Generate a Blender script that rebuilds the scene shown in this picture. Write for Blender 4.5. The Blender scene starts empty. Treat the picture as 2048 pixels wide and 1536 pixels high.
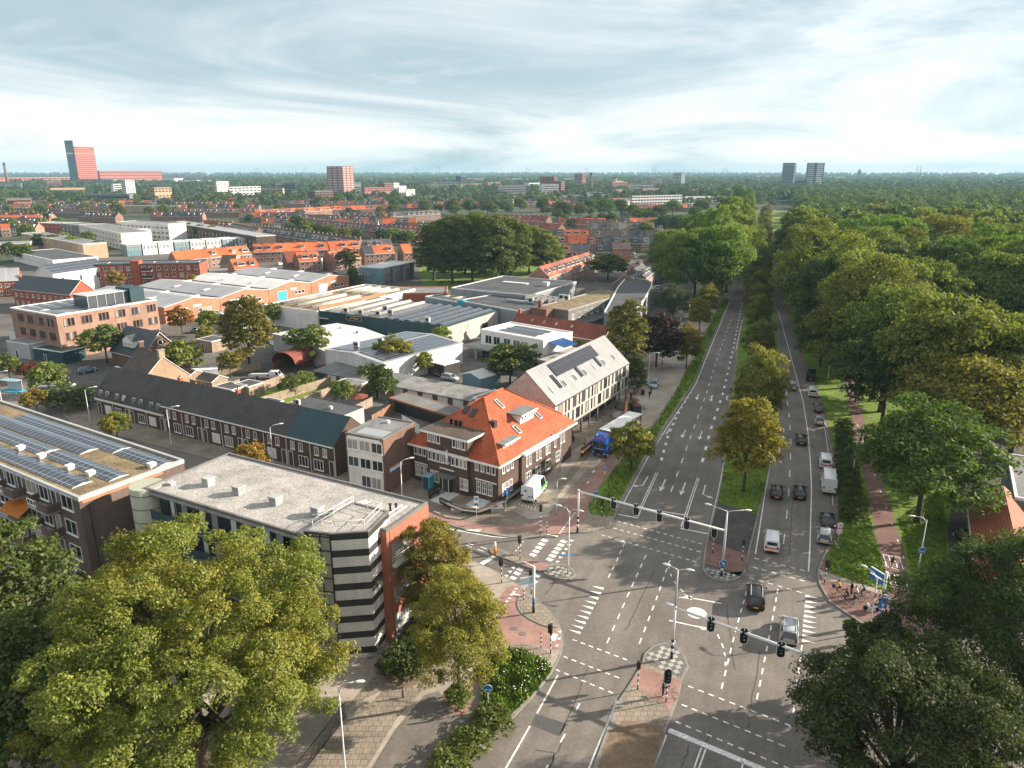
import bpy, math, random
import numpy as np
from mathutils import Vector, Matrix
R = math.radians
PI = math.pi
random.seed(7)
rng = np.random.default_rng(7)
scn = bpy.context.scene
COL = scn.collection

# ---------------------------------------------------------------- camera
CAM_H, FPX, CX, CY = 45.0, 1447.0, 1024.0, 768.0
PITCH = math.atan2(425, 1447)
cd = bpy.data.cameras.new("camera"); cd.sensor_width = 36; cd.lens = FPX / 2048 * 36
cd.clip_start = 1; cd.clip_end = 40000
cam = bpy.data.objects.new("camera", cd); COL.objects.link(cam)
cam.location = (0, 0, CAM_H); cam.rotation_euler = (PI / 2 - PITCH, 0, 0)
scn.camera = cam
_c, _s = math.cos(PITCH), math.sin(PITCH)
def G(px, py, z=0.0):
    "ground (or height z) point seen at a photo pixel"
    u, v = (px - CX) / FPX, -(py - CY) / FPX
    dx, dy, dz = u, _c + v * _s, -_s + v * _c
    t = (z - CAM_H) / dz
    return Vector((dx * t, dy * t, z))

# ---------------------------------------------------------------- sky, sun, exposure
SUN_AZ, SUN_EL = 14.0, 21.0          # azimuth counted from +x, elevation
w = bpy.data.worlds.new("World"); scn.world = w; w.use_nodes = True
wn = w.node_tree; wn.nodes.clear()
def nd(nt, t, **kw):
    n = nt.nodes.new(t)
    for k, v in kw.items():
        if isinstance(k, str) and hasattr(n, k): setattr(n, k, v)
        else: n.inputs[k].default_value = v
    return n
def ins(n, **kw):
    for k, v in kw.items(): n.inputs[k].default_value = v
    return n
sky = nd(wn, 'ShaderNodeTexSky'); sky.sky_type = 'NISHITA'; sky.sun_disc = False
sky.sun_elevation = R(SUN_EL); sky.sun_rotation = R(90 - SUN_AZ)
sky.altitude = 50; sky.air_density = 1.0; sky.dust_density = .25; sky.ozone_density = 2.0
geo = nd(wn, 'ShaderNodeTexCoord')
sep = nd(wn, 'ShaderNodeSeparateXYZ'); wn.links.new(geo.outputs['Generated'], sep.inputs[0])
zc = nd(wn, 'ShaderNodeMath', operation='MAXIMUM'); zc.inputs[1].default_value = 0.0
wn.links.new(sep.outputs[2], zc.inputs[0])
za = nd(wn, 'ShaderNodeMath', operation='ADD'); za.inputs[1].default_value = 0.22
wn.links.new(zc.outputs[0], za.inputs[0])
def wdiv(i):
    m = nd(wn, 'ShaderNodeMath', operation='DIVIDE')
    wn.links.new(sep.outputs[i], m.inputs[0]); wn.links.new(za.outputs[0], m.inputs[1]); return m
dx_, dy_ = wdiv(0), wdiv(1)
cmb = nd(wn, 'ShaderNodeCombineXYZ'); wn.links.new(dx_.outputs[0], cmb.inputs[0]); wn.links.new(dy_.outputs[0], cmb.inputs[1])
def cloud(rot, sx, sy, scale, detail, lo, hi, off):
    mp = nd(wn, 'ShaderNodeMapping'); mp.inputs['Rotation'].default_value = (0, 0, R(rot)); mp.inputs['Scale'].default_value = (sx, sy, 1)
    mp.inputs['Location'].default_value = (off, off * .7, off)
    wn.links.new(cmb.outputs[0], mp.inputs[0])
    n = nd(wn, 'ShaderNodeTexNoise'); ins(n, Scale=scale, Detail=detail, Roughness=.6, Distortion=.9)
    wn.links.new(mp.outputs[0], n.inputs['Vector'])
    r = nd(wn, 'ShaderNodeMapRange', interpolation_type='SMOOTHSTEP'); ins(r, **{'From Min': lo, 'From Max': hi})
    wn.links.new(n.outputs[0], r.inputs[0]); return r
c1 = cloud(-38, .75, 1.0, .62, 11, .27, .58, 5.3)
c2 = cloud(-25, .7, 1.3, 1.7, 11, .42, .85, 9.4)
cm = nd(wn, 'ShaderNodeMath', operation='MULTIPLY'); cm.inputs[1].default_value = .5; wn.links.new(c2.outputs[0], cm.inputs[0])
cx_ = nd(wn, 'ShaderNodeMath', operation='MAXIMUM'); wn.links.new(c1.outputs[0], cx_.inputs[0]); wn.links.new(cm.outputs[0], cx_.inputs[1])
cf = nd(wn, 'ShaderNodeMath', operation='MULTIPLY_ADD'); cf.inputs[1].default_value = .86; cf.inputs[2].default_value = .10; wn.links.new(cx_.outputs[0], cf.inputs[0])
# high thin cloud takes its brightness from the sky round it (whiter, a little brighter)
sg = nd(wn, 'ShaderNodeGamma'); sg.inputs[1].default_value = .70; wn.links.new(sky.outputs[0], sg.inputs[0])
hs = nd(wn, 'ShaderNodeHueSaturation'); ins(hs, Saturation=.12, Value=3.5); wn.links.new(sg.outputs[0], hs.inputs['Color'])
h0 = nd(wn, 'ShaderNodeHueSaturation'); ins(h0, Saturation=.72, Value=1.30); wn.links.new(sg.outputs[0], h0.inputs['Color'])
tn = nd(wn, 'ShaderNodeMixRGB', blend_type='MULTIPLY'); tn.inputs[0].default_value = 1; tn.inputs[2].default_value = (.80, .945, 1.01, 1); wn.links.new(h0.outputs[0], tn.inputs[1])
def toward(src, col, f):                      # thin high veil evens the sky out towards one tone
    m = nd(wn, 'ShaderNodeMixRGB'); m.inputs[0].default_value = f; m.inputs[2].default_value = (*col, 1); wn.links.new(src.outputs[0], m.inputs[1]); return m
tn = toward(tn, (2.6, 4.05, 4.7), .6); hs = toward(hs, (6.3, 6.4, 6.3), .65)
mixc = nd(wn, 'ShaderNodeMixRGB'); wn.links.new(cf.outputs[0], mixc.inputs[0]); wn.links.new(tn.outputs[0], mixc.inputs[1]); wn.links.new(hs.outputs[0], mixc.inputs[2])
bg = nd(wn, 'ShaderNodeBackground'); bg.inputs[1].default_value = .057
wn.links.new(mixc.outputs[0], bg.inputs[0])
wo = nd(wn, 'ShaderNodeOutputWorld'); wn.links.new(bg.outputs[0], wo.inputs[0])
sd = bpy.data.lights.new("sun", 'SUN'); sd.energy = 5.0; sd.angle = R(.5); sd.color = (1, .88, .735)
so = bpy.data.objects.new("sun", sd); COL.objects.link(so)
_d = Vector((math.cos(R(SUN_AZ)) * math.cos(R(SUN_EL)), math.sin(R(SUN_AZ)) * math.cos(R(SUN_EL)), math.sin(R(SUN_EL))))
so.rotation_euler = _d.to_track_quat('Z', 'Y').to_euler(); so.location = (60, 20, 80)
vs = scn.view_settings; vs.view_transform = 'Standard'; vs.look = 'None'; vs.gamma = 1; vs.exposure = 1.35
scn.display_settings.display_device = 'sRGB'
cy = scn.cycles
cy.max_bounces = 5; cy.diffuse_bounces = 2; cy.glossy_bounces = 2; cy.transmission_bounces = 2; cy.transparent_max_bounces = 4; cy.volume_bounces = 0
cy.caustics_reflective = False; cy.caustics_refractive = False
cy.use_adaptive_sampling = True; cy.adaptive_threshold = .02
try:
    cy.use_denoising = True; cy.denoiser = 'OPENIMAGEDENOISE'; cy.denoising_input_passes = 'RGB_ALBEDO_NORMAL'; cy.denoising_prefilter = 'ACCURATE'
except Exception: pass

# ---------------------------------------------------------------- materials
MATS = {}
def mat(name, col, rough=.85, var=.2, sc=.3, fine=.12, fsc=5, pat=None, ps=(1, 1), pcol=None, mort=.04, metal=0, spec=.3, off=.5, rnd=0, stain=0, streak=0):
    "procedural surface: base colour broken up by two noises, an optional metre-scaled pattern, optional per-object variation"
    if name in MATS: return MATS[name]
    m = bpy.data.materials.new(name); m.use_nodes = True; nt = m.node_tree; nt.nodes.clear(); L = nt.links.new
    out = nd(nt, 'ShaderNodeOutputMaterial'); b = nd(nt, 'ShaderNodeBsdfPrincipled'); L(b.outputs[0], out.inputs[0])
    ins(b, Roughness=rough, Metallic=metal); b.inputs['Specular IOR Level'].default_value = spec
    col = tuple(col) + (1,)
    geo = nd(nt, 'ShaderNodeNewGeometry')
    if pat:
        uv = nd(nt, 'ShaderNodeUVMap'); bt = nd(nt, 'ShaderNodeTexBrick')
        bt.offset = off if pat != 'grid' else 0
        ins(bt, Color1=col, Color2=tuple(c * .82 for c in col[:3]) + (1,), Mortar=tuple(pcol or [c * .5 for c in col[:3]]) + (1,), Scale=1.0)
        bt.inputs['Mortar Size'].default_value = mort; bt.inputs['Mortar Smooth'].default_value = .2
        bt.inputs['Brick Width'].default_value = ps[0]; bt.inputs['Row Height'].default_value = ps[1]
        L(uv.outputs[0], bt.inputs['Vector']); src = bt.outputs[0]
    else:
        rg = nd(nt, 'ShaderNodeRGB'); rg.outputs[0].default_value = col; src = rg.outputs[0]
    def mul(src, fac_out):
        mm = nd(nt, 'ShaderNodeVectorMath', operation='SCALE'); L(src, mm.inputs[0]); L(fac_out, mm.inputs['Scale']); return mm.outputs[0]
    def noise(s, v, det=4, vec=None):
        n = nd(nt, 'ShaderNodeTexNoise'); ins(n, Scale=s, Detail=det, Roughness=.6); L(vec or geo.outputs['Position'], n.inputs['Vector'])
        r = nd(nt, 'ShaderNodeMapRange'); ins(r, **{'From Min': .3, 'From Max': .7, 'To Min': 1 - v, 'To Max': 1 + v}); L(n.outputs[0], r.inputs[0]); return r.outputs[0]
    if var: src = mul(src, noise(sc, var))
    if fine: src = mul(src, noise(fsc, fine, 2))
    if streak:                                     # tyre-polished lanes: long streaks along the main road
        cb = nd(nt, 'ShaderNodeCombineXYZ')
        for i, v_ in enumerate(((.939 * .75, -.345 * .75, 0), (.345 * .035, .939 * .035, 0))):
            dp = nd(nt, 'ShaderNodeVectorMath', operation='DOT_PRODUCT'); dp.inputs[1].default_value = v_; L(geo.outputs['Position'], dp.inputs[0]); L(dp.outputs['Value'], cb.inputs[i])
        src = mul(src, noise(1.0, streak, 3, cb.outputs[0])); src = mul(src, noise(.035, streak * .8, 2))
    if stain:
        mp = nd(nt, 'ShaderNodeMapping'); mp.inputs['Scale'].default_value = (1, 1, .12); L(geo.outputs['Position'], mp.inputs[0])
        src = mul(src, noise(1.6, stain, 3, mp.outputs[0]))
    if rnd:
        oi = nd(nt, 'ShaderNodeObjectInfo'); r = nd(nt, 'ShaderNodeMapRange'); ins(r, **{'To Min': 1 - rnd, 'To Max': 1 + rnd}); L(oi.outputs['Random'], r.inputs[0]); src = mul(src, r.outputs[0])
    L(src, b.inputs['Base Color']); MATS[name] = m; return m
def glassmat(name, col=(.025, .03, .035), blind=.25):
    m = bpy.data.materials.new(name); m.use_nodes = True; nt = m.node_tree; b = nt.nodes['Principled BSDF']
    oi = nd(nt, 'ShaderNodeObjectInfo'); cr = nd(nt, 'ShaderNodeValToRGB'); cr.color_ramp.interpolation = 'CONSTANT'
    e = cr.color_ramp.elements; e[0].color = col + (1,); e[0].position = 0
    e[1].position = 1 - blind; e[1].color = (.30, .28, .25, 1)
    x = e.new((1 - blind) * .6); x.color = tuple(c * 2.2 + .01 for c in col) + (1,)
    nt.links.new(oi.outputs['Random'], cr.inputs[0]); nt.links.new(cr.outputs[0], b.inputs['Base Color'])
    ins(b, Roughness=.12); b.inputs['Specular IOR Level'].default_value = .5; MATS[name] = m; return m
def leafmat(name, autumn=.25, acol=(.20, .115, .018)):
    "leaf: per-tree object colour x per-clump tint, some light passing through"
    m = bpy.data.materials.new(name); m.use_nodes = True; nt = m.node_tree; nt.nodes.clear(); L = nt.links.new
    oi = nd(nt, 'ShaderNodeObjectInfo'); at = nd(nt, 'ShaderNodeAttribute', attribute_name='tint')
    sp = nd(nt, 'ShaderNodeSeparateColor'); L(at.outputs[0], sp.inputs[0])
    r = nd(nt, 'ShaderNodeMapRange'); ins(r, **{'To Min': .62, 'To Max': 1.38}); L(sp.outputs[0], r.inputs[0])
    a = nd(nt, 'ShaderNodeMapRange'); ins(a, **{'From Min': 1 - autumn - .12, 'From Max': 1 - autumn + .12, 'To Max': .85}); L(sp.outputs[1], a.inputs[0])
    mx = nd(nt, 'ShaderNodeMixRGB'); L(a.outputs[0], mx.inputs[0]); L(oi.outputs['Color'], mx.inputs[1]); mx.inputs[2].default_value = acol + (1,)
    sc_ = nd(nt, 'ShaderNodeVectorMath', operation='SCALE'); L(mx.outputs[0], sc_.inputs[0]); L(r.outputs[0], sc_.inputs['Scale'])
    df = nd(nt, 'ShaderNodeBsdfDiffuse'); tr = nd(nt, 'ShaderNodeBsdfTranslucent'); L(sc_.outputs[0], df.inputs[0])
    ty = nd(nt, 'ShaderNodeMixRGB', blend_type='MULTIPLY'); ty.inputs[0].default_value = 1; ty.inputs[2].default_value = (1.12, 1.2, .55, 1); L(sc_.outputs[0], ty.inputs[1]); L(ty.outputs[0], tr.inputs[0])
    ms = nd(nt, 'ShaderNodeMixShader'); ms.inputs[0].default_value = .42; L(df.outputs[0], ms.inputs[1]); L(tr.outputs[0], ms.inputs[2])
    gl = nd(nt, 'ShaderNodeBsdfGlossy'); ins(gl, Roughness=.6); gl.inputs[0].default_value = (1, 1, 1, 1)
    m2 = nd(nt, 'ShaderNodeMixShader'); m2.inputs[0].default_value = .02; L(ms.outputs[0], m2.inputs[1]); L(gl.outputs[0], m2.inputs[2])
    o = nd(nt, 'ShaderNodeOutputMaterial'); L(m2.outputs[0], o.inputs[0]); MATS[name] = m; return m
M = MATS
def paint(name, col, rough=.35, metal=0, spec=.5): return mat(name, col, rough, var=0, fine=.04, fsc=3, metal=metal, spec=spec)
mat('asphalt', (.160, .142, .125), .88, .2, .22, .14, 3, streak=.13)
mat('asphalt_new', (.075, .073, .072), .85, .15, .15, .12, 2.5)
mat('kerb', (.23, .215, .195), .9, .2, .5, .1)
mat('paver', (.27, .225, .175), .9, .28, .22, .1, 3, pat='brick', ps=(.6, .6), pcol=(.12, .105, .09), mort=.03)
mat('paver_light', (.33, .285, .235), .9, .3, .16, .12, 2.5)
mat('paver_dark', (.095, .085, .08), .9, .25, .2, .15, 3, pat='brick', ps=(.42, .22), mort=.02)
mat('red_path', (.295, .172, .145), .9, .25, .25, .12, 4)
mat('red_brick_path', (.22, .125, .105), .9, .25, .3, .15, 4, pat='brick', ps=(.4, .2), mort=.02)
mat('white_mark', (.66, .65, .62), .8, .2, 1.1, .32, 5)
mat('soil', (.19, .135, .09), 1, .3, .4, .2, 4)
mat('grass', (.12, .185, .022), 1, .35, .25, .3, 3)
mat('grass_blade', (.135, .205, .024), .9, .3, .3, .3, 3)
mat('ground_mix', (.045, .058, .028), 1, .45, .05, .3, .6)
mat('yard', (.105, .097, .087), 1, .4, .08, .25, .9)
mat('checker_light', (.37, .35, .32), .9, .2, .8, .15, 6); mat('checker_dark', (.135, .13, .12), .9, .2, .8, .15, 6)
mat('bark', (.075, .058, .043), .95, .3, 2, .2); mat('flower', (.8, .8, .78), .8, 0)
mat('brick_dark', (.095, .062, .05), .9, .2, .4, .18, 6, stain=.1); mat('brick_grey', (.125, .09, .076), .9, .2, .4, .2, 6, stain=.12); mat('brick_office', (.29, .178, .132), .9, .2, .3, .16, 6, stain=.12); mat('brick_brown', (.16, .095, .07), .9, .2, .4, .2, 6, stain=.12)
mat('brick_red', (.30, .085, .05), .9, .15, .4, .15, 6, stain=.1); mat('brick_orange', (.38, .175, .105), .9, .2, .3, .15, 6, stain=.1)
mat('brick_tan', (.42, .29, .19), .9, .15, .4, .15, 5, stain=.08); mat('brick_cream', (.52, .48, .43), .9, .18, .5, .2, 3, pat='brick', ps=(.5, .1), pcol=(.3, .25, .2), mort=.012)
mat('panel_red', (.40, .15, .095), .75, .1, .4, .08, 6, pat='grid', ps=(.5, .5), mort=.012)
mat('concrete', (.30, .29, .275), .9, .2, .4, .15, stain=.12); mat('concrete_dark', (.16, .155, .15), .9, .2, .4, .15, stain=.1)
mat('render_white', (.66, .65, .62), .85, .1, .3, .06, stain=.1); mat('render_grey', (.36, .37, .37), .8, .12, .3, .06, stain=.08)
mat('white_trim', (.72, .71, .68), .55, .06, 1, .05); mat('black_trim', (.02, .02, .022), .5, .1); mat('dark_trim', (.05, .055, .06), .5, .1)
mat('tile_orange', (.44, .108, .043), .78, .26, .45, .24, 3.5, pat='brick', ps=(.3, .36), pcol=(.24, .055, .025), mort=.045, off=0)
mat('tile_red', (.24, .07, .045), .8, .25, .4, .2, 3, pat='brick', ps=(.3, .36), mort=.045, off=0)
mat('tile_russet', (.36, .125, .065), .8, .25, .4, .22, 3, pat='brick', ps=(.3, .36), mort=.045, off=0); mat('tile_dark', (.078, .072, .069), .7, .2, .4, .2, 3, pat='brick', ps=(.32, .4), mort=.05, off=0)
mat('tile_slate', (.065, .078, .088), .55, .12, .4, .12, 3, pat='brick', ps=(.4, .4), mort=.03)
mat('tile_brown', (.12, .092, .072), .8, .25, .4, .2, 3, pat='brick', ps=(.3, .36), mort=.05, off=0)
mat('far_orange', (.46, .115, .045), .8, .25, .12, .12, 1, rnd=.2); mat('far_red', (.22, .07, .05), .8, .25, .12, .12, 1, rnd=.22)
mat('far_dark', (.065, .066, .072), .7, .25, .12, .12, 1, rnd=.25); mat('far_brown', (.13, .10, .08), .8, .25, .12, .12, 1, rnd=.2)
mat('far_wall', (.26, .15, .11), .9, .2, .1, .15, 1, rnd=.3); mat('far_white', (.6, .59, .57), .8, .1, .2, .08, 1, rnd=.12)
mat('roof_gravel', (.33, .31, .29), 1, .26, .35, .42, 6.5, stain=0); mat('roof_moss', (.19, .145, .085), 1, .4, .5, .35, 4)
mat('roof_felt', (.07, .073, .078), .75, .3, .25, .15, 2); mat('roof_felt_grey', (.17, .17, .17), .8, .3, .2, .15, 2); mat('roof_white', (.55, .54, .53), .7, .16, .15, .06, 2)
mat('rooflight', (.40, .37, .31), .6, .2, .6, .1, 4); mat('wall_buff', (.38, .355, .32), .85, .14, .3, .08, stain=.14); mat('roof_grey', (.33, .33, .345), .6, .15, .12, .06, 2, pat='brick', ps=(1.1, 60), pcol=(.25, .25, .26), mort=.05)
mat('metal_seam', (.31, .31, .315), .45, .1, .3, .05, 2, pat='brick', ps=(.55, 90), pcol=(.13, .125, .12), mort=.075, metal=.15)
mat('corrugated', (.28, .27, .255), .9, .35, .4, .2, 3, pat='brick', ps=(.5, 90), pcol=(.15, .145, .135), mort=.1)
mat('cladding_teal', (.022, .058, .068), .5, .1, .3, .05, 2, pat='brick', ps=(1.2, 60), mort=.03); mat('cladding_white', (.60, .61, .61), .6, .08, .3, .04, 2, pat='brick', ps=(.9, 60), pcol=(.42, .43, .43), mort=.03)
mat('cladding_blue', (.13, .23, .27), .5, .1, .3, .05); mat('cladding_grey', (.25, .27, .285), .5, .12, .3, .06, pat='brick', ps=(1.5, 60), pcol=(.15, .16, .17), mort=.04)
mat('solar', (.03, .039, .058), .18, 0, 1, .1, 2, pat='grid', ps=(1.05, 1.7), pcol=(.34, .36, .39), mort=.035, spec=.7)
mat('solar_black', (.018, .02, .026), .2, 0, 1, .1, 2, pat='grid', ps=(1.05, 1.7), pcol=(.06, .06, .065), mort=.03, spec=.6)
mat('fence_wood', (.33, .26, .185), .9, .25, .6, .2, 5, pat='brick', ps=(1.8, .16), pcol=(.16, .12, .085), mort=.02); mat('fence_red', (.30, .155, .085), .9, .2, .6, .2, 5, pat='brick', ps=(.14, 30), mort=.02)
mat('stripe_dark', (.042, .036, .033), .8, .12, .6, .08); mat('stripe_light', (.58, .55, .515), .85, .12, .5, .1, stain=.06)
mat('teal_panel', (.055, .088, .098), .6, .1, .5, .05, pat='brick', ps=(8, .14), mort=.015); mat('cyl_green', (.36, .37, .29), .6, .06, .5, .05)
mat('steel', (.42, .43, .43), .42, .08, 2, .05, metal=.5); mat('galv', (.5, .51, .51), .5, .08, 2, .05, metal=.25); mat('pole_white', (.7, .7, .69), .5, .05, 2, .05)
paint('black', (.014, .014, .015), .5); paint('rubber', (.018, .018, .018), .85, spec=.2); paint('sign_blue', (.015, .14, .42), .4); paint('sign_red', (.5, .02, .02), .4); paint('sign_white', (.75, .75, .75), .5)
paint('lens_dark', (.03, .03, .03), .25); paint('orange', (.75, .24, .01), .5); paint('yellow_plate', (.75, .42, .02), .5); paint('gold', (.7, .5, .16), .5); paint('teal_sign', (.03, .30, .42), .5)
glassmat('glass'); glassmat('glass_dark', (.015, .018, .022), .08); paint('car_glass', (.012, .016, .02), .08, spec=.8)
leafmat('leaf', .06, (.17, .165, .026)); leafmat('leaf_mix', .27, (.31, .25, .03)); leafmat('leaf_gold', .24, (.30, .225, .03)); leafmat('leaf_plain', .03)

# ---------------------------------------------------------------- mesh builder
class MB:
    def __init__(s): s.v = []; s.f = []; s.m = []; s.sm = []
    def face(s, pts, mi=0, sm=False):
        i = len(s.v); s.v += [tuple(p) for p in pts]; s.f.append(list(range(i, i + len(pts)))); s.m.append(mi); s.sm.append(sm)
    def box(s, x0, y0, z0, x1, y1, z1, mi=0, bottom=True):
        a, b, c, d = (x0, y0), (x1, y0), (x1, y1), (x0, y1)
        s.prism([a, b, c, d], z0, z1, mi, mi, bottom)
        return s
    def prism(s, poly, z0, z1, mi=0, mt=None, bottom=False):
        mt = mi if mt is None else mt; n = len(poly)
        if sum(poly[i][0] * poly[(i + 1) % n][1] - poly[(i + 1) % n][0] * poly[i][1] for i in range(n)) < 0: poly = list(poly)[::-1]
        for i in range(n):
            a, b = poly[i], poly[(i + 1) % n]
            s.face([(a[0], a[1], z0), (b[0], b[1], z0), (b[0], b[1], z1), (a[0], a[1], z1)], mi)
        s.face([(p[0], p[1], z1) for p in poly], mt)
        if bottom: s.face([(p[0], p[1], z0) for p in poly[::-1]], mi)
        return s
    def beam(s, p0, p1, w, h, mi=0):
        p0, p1 = Vector(p0), Vector(p1); d = (p1 - p0).normalized()
        u = d.cross(Vector((0, 0, 1))); u = u.normalized() if u.length > 1e-4 else Vector((1, 0, 0)); v = u.cross(d)
        q = [u * (a * w / 2) + v * (b * h / 2) for a, b in ((-1, -1), (1, -1), (1, 1), (-1, 1))]
        A = [p0 + x for x in q]; B = [p1 + x for x in q]
        for i in range(4): s.face([A[i], B[i], B[(i + 1) % 4], A[(i + 1) % 4]], mi)
        s.face(A, mi); s.face(B[::-1], mi); return s
    def path(s, pts, rad, n=8, mi=0, sm=True, cap=True):
        pts = [Vector(p) for p in pts]; rad = rad if isinstance(rad, (list, tuple)) else [rad] * len(pts); rings = []
        base = len(s.v)
        for i, p in enumerate(pts):
            d = (pts[min(i + 1, len(pts) - 1)] - pts[max(i - 1, 0)]).normalized()
            u = d.cross(Vector((.31, .23, .92))); u = u.normalized() if u.length > 1e-3 else Vector((1, 0, 0)); v = d.cross(u)
            for k in range(n):
                a = 2 * PI * k / n; s.v.append(tuple(p + (u * math.cos(a) + v * math.sin(a)) * rad[i]))
        for i in range(len(pts) - 1):
            for k in range(n):
                a, b = base + i * n + k, base + i * n + (k + 1) % n
                s.f.append([a, b, b + n, a + n]); s.m.append(mi); s.sm.append(sm)
        if cap:
            s.f.append([base + k for k in range(n)][::-1]); s.m.append(mi); s.sm.append(False)
            s.f.append([base + (len(pts) - 1) * n + k for k in range(n)]); s.m.append(mi); s.sm.append(False)
        return s
    def lathe(s, prof, c=(0, 0), n=16, mi=0, z=0):
        return s.path([(c[0], c[1], z + h) for _, h in prof], [r for r, _ in prof], n, mi)
    def disc(s, c, nrm, r, n=16, mi=0, th=0.0):
        nrm = Vector(nrm).normalized(); c = Vector(c)
        if th: return s.path([c - nrm * th / 2, c + nrm * th / 2], r, n, mi, sm=False)
        u = nrm.orthogonal().normalized(); v = nrm.cross(u)
        s.face([c + (u * math.cos(2 * PI * k / n) + v * math.sin(2 * PI * k / n)) * r for k in range(n)], mi); return s
    def ball(s, c, r, n=10, m=6, mi=0):
        if not isinstance(r, (tuple, list)): r = (r, r, r)
        base = len(s.v)
        for i in range(m + 1):
            t = PI * i / m
            for k in range(n):
                a = 2 * PI * k / n; s.v.append((c[0] + r[0] * math.sin(t) * math.cos(a), c[1] + r[1] * math.sin(t) * math.sin(a), c[2] - r[2] * math.cos(t)))
        for i in range(m):
            for k in range(n):
                a, b = base + i * n + k, base + i * n + (k + 1) % n
                s.f.append([a, b, b + n, a + n]); s.m.append(mi); s.sm.append(True)
        return s
    def mesh(s, name, mats):
        me = bpy.data.meshes.new(name)
        V = np.array(s.v, dtype=np.float64); lens = np.array([len(f) for f in s.f]); loops = np.concatenate([np.array(f) for f in s.f])
        me.vertices.add(len(V)); me.vertices.foreach_set('co', V.ravel())
        me.loops.add(len(loops)); me.loops.foreach_set('vertex_index', loops.astype(np.int32))
        me.polygons.add(len(lens)); me.polygons.foreach_set('loop_start', np.concatenate([[0], np.cumsum(lens)[:-1]]).astype(np.int32))
        me.polygons.foreach_set('material_index', np.array(s.m, dtype=np.int32)); me.polygons.foreach_set('use_smooth', np.array(s.sm, dtype=bool))
        me.update(calc_edges=True)
        for m in (mats if isinstance(mats, (list, tuple)) else [mats]): me.materials.append(M[m] if isinstance(m, str) else m)
        nr = np.zeros(len(lens) * 3); me.polygons.foreach_get('normal', nr); nr = np.repeat(nr.reshape(-1, 3), lens, axis=0)
        P = V[loops]; U = np.stack([-nr[:, 1], nr[:, 0], np.zeros(len(nr))], 1); ln = np.linalg.norm(U, axis=1)
        U[ln < .05] = (1, 0, 0); U /= np.linalg.norm(U, axis=1)[:, None]; W = np.cross(nr, U)
        uv = me.uv_layers.new(name='uv'); uv.data.foreach_set('uv', np.stack([(P * U).sum(1), (P * W).sum(1)], 1).ravel())
        return me
    def build(s, name, mats, parent=None, loc=None, rz=0):
        o = bpy.data.objects.new(name, s.mesh(name, mats)); return link(o, parent, loc, rz)
def link(o, parent=None, loc=None, rz=0):
    COL.objects.link(o)
    if parent is not None: o.parent = parent
    if loc is not None: o.location = loc
    if rz: o.rotation_euler = (0, 0, rz)
    return o
SUBP = True
def inst(name, mesh, parent=None, loc=None, rz=0):
    if isinstance(mesh, tuple):                    # a window: frame with its pane as a sub-part, or both in one mesh when far off
        if not SUBP: return link(bpy.data.objects.new(name, mesh[0]), parent, loc, rz)
        o = link(bpy.data.objects.new(name, mesh[1]), parent, loc, rz); link(bpy.data.objects.new('pane', mesh[2]), o); return o
    return link(bpy.data.objects.new(name, mesh), parent, loc, rz)
def tag(o, label=None, cat=None, group=None, kind=None):
    if label: o['label'] = label
    if cat: o['category'] = cat
    if group: o['group'] = group
    if kind: o['kind'] = kind
    return o
def thing(name, label, cat, loc=(0, 0, 0), rz=0, group=None):
    o = bpy.data.objects.new(name, None); o.empty_display_size = .2
    return tag(link(o, None, loc, rz), label, cat, group)
def dup(root, loc=None, rz=None, label=None, group=None):
    r = root.copy(); COL.objects.link(r)
    if loc is not None: r.location = loc
    if rz is not None: r.rotation_euler = (0, 0, rz)
    if label: r['label'] = label
    if group: r['group'] = group
    for ch in list(root.children):
        c = ch.copy(); COL.objects.link(c); c.parent = r
        for g in ch.children:
            d = g.copy(); COL.objects.link(d); d.parent = c
    return r
def textmesh(txt, size, ext=.01):
    cu = bpy.data.curves.new('lettering', 'FONT'); cu.body = txt; cu.size = size; cu.extrude = ext; cu.align_x = 'CENTER'; cu.align_y = 'CENTER'
    o = bpy.data.objects.new('lettering', cu); COL.objects.link(o)
    me = bpy.data.meshes.new_from_object(o.evaluated_get(bpy.context.evaluated_depsgraph_get())); bpy.data.objects.remove(o); return me
def text(txt, size, matn, parent, loc, rot, name='lettering'):
    me = textmesh(txt, size); me.materials.clear(); me.materials.append(M[matn])
    o = inst(name, me, parent); o.matrix_local = Matrix.Translation(loc) @ rot.to_4x4(); return o
def upright(dirx):
    "rotation for flat lettering stood up in a wall whose right-hand direction is dirx"
    x = Vector((dirx[0], dirx[1], 0)).normalized(); z = Vector((0, 0, 1)); n = x.cross(z)
    return Matrix((x, z, n)).transposed()
def smooth(pts, it=2, closed=True):
    for _ in range(it):
        q = []; n = len(pts)
        for i in range(n if closed else n - 1):
            a, b = pts[i], pts[(i + 1) % n]
            q += [(a[0] * .75 + b[0] * .25, a[1] * .75 + b[1] * .25), (a[0] * .25 + b[0] * .75, a[1] * .25 + b[1] * .75)]
        pts = q if closed else [pts[0]] + q + [pts[-1]]
    return pts
def W2(pts, z=0): return [(lambda g: (g.x, g.y))(G(x, y, z)) for x, y in pts]
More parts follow.
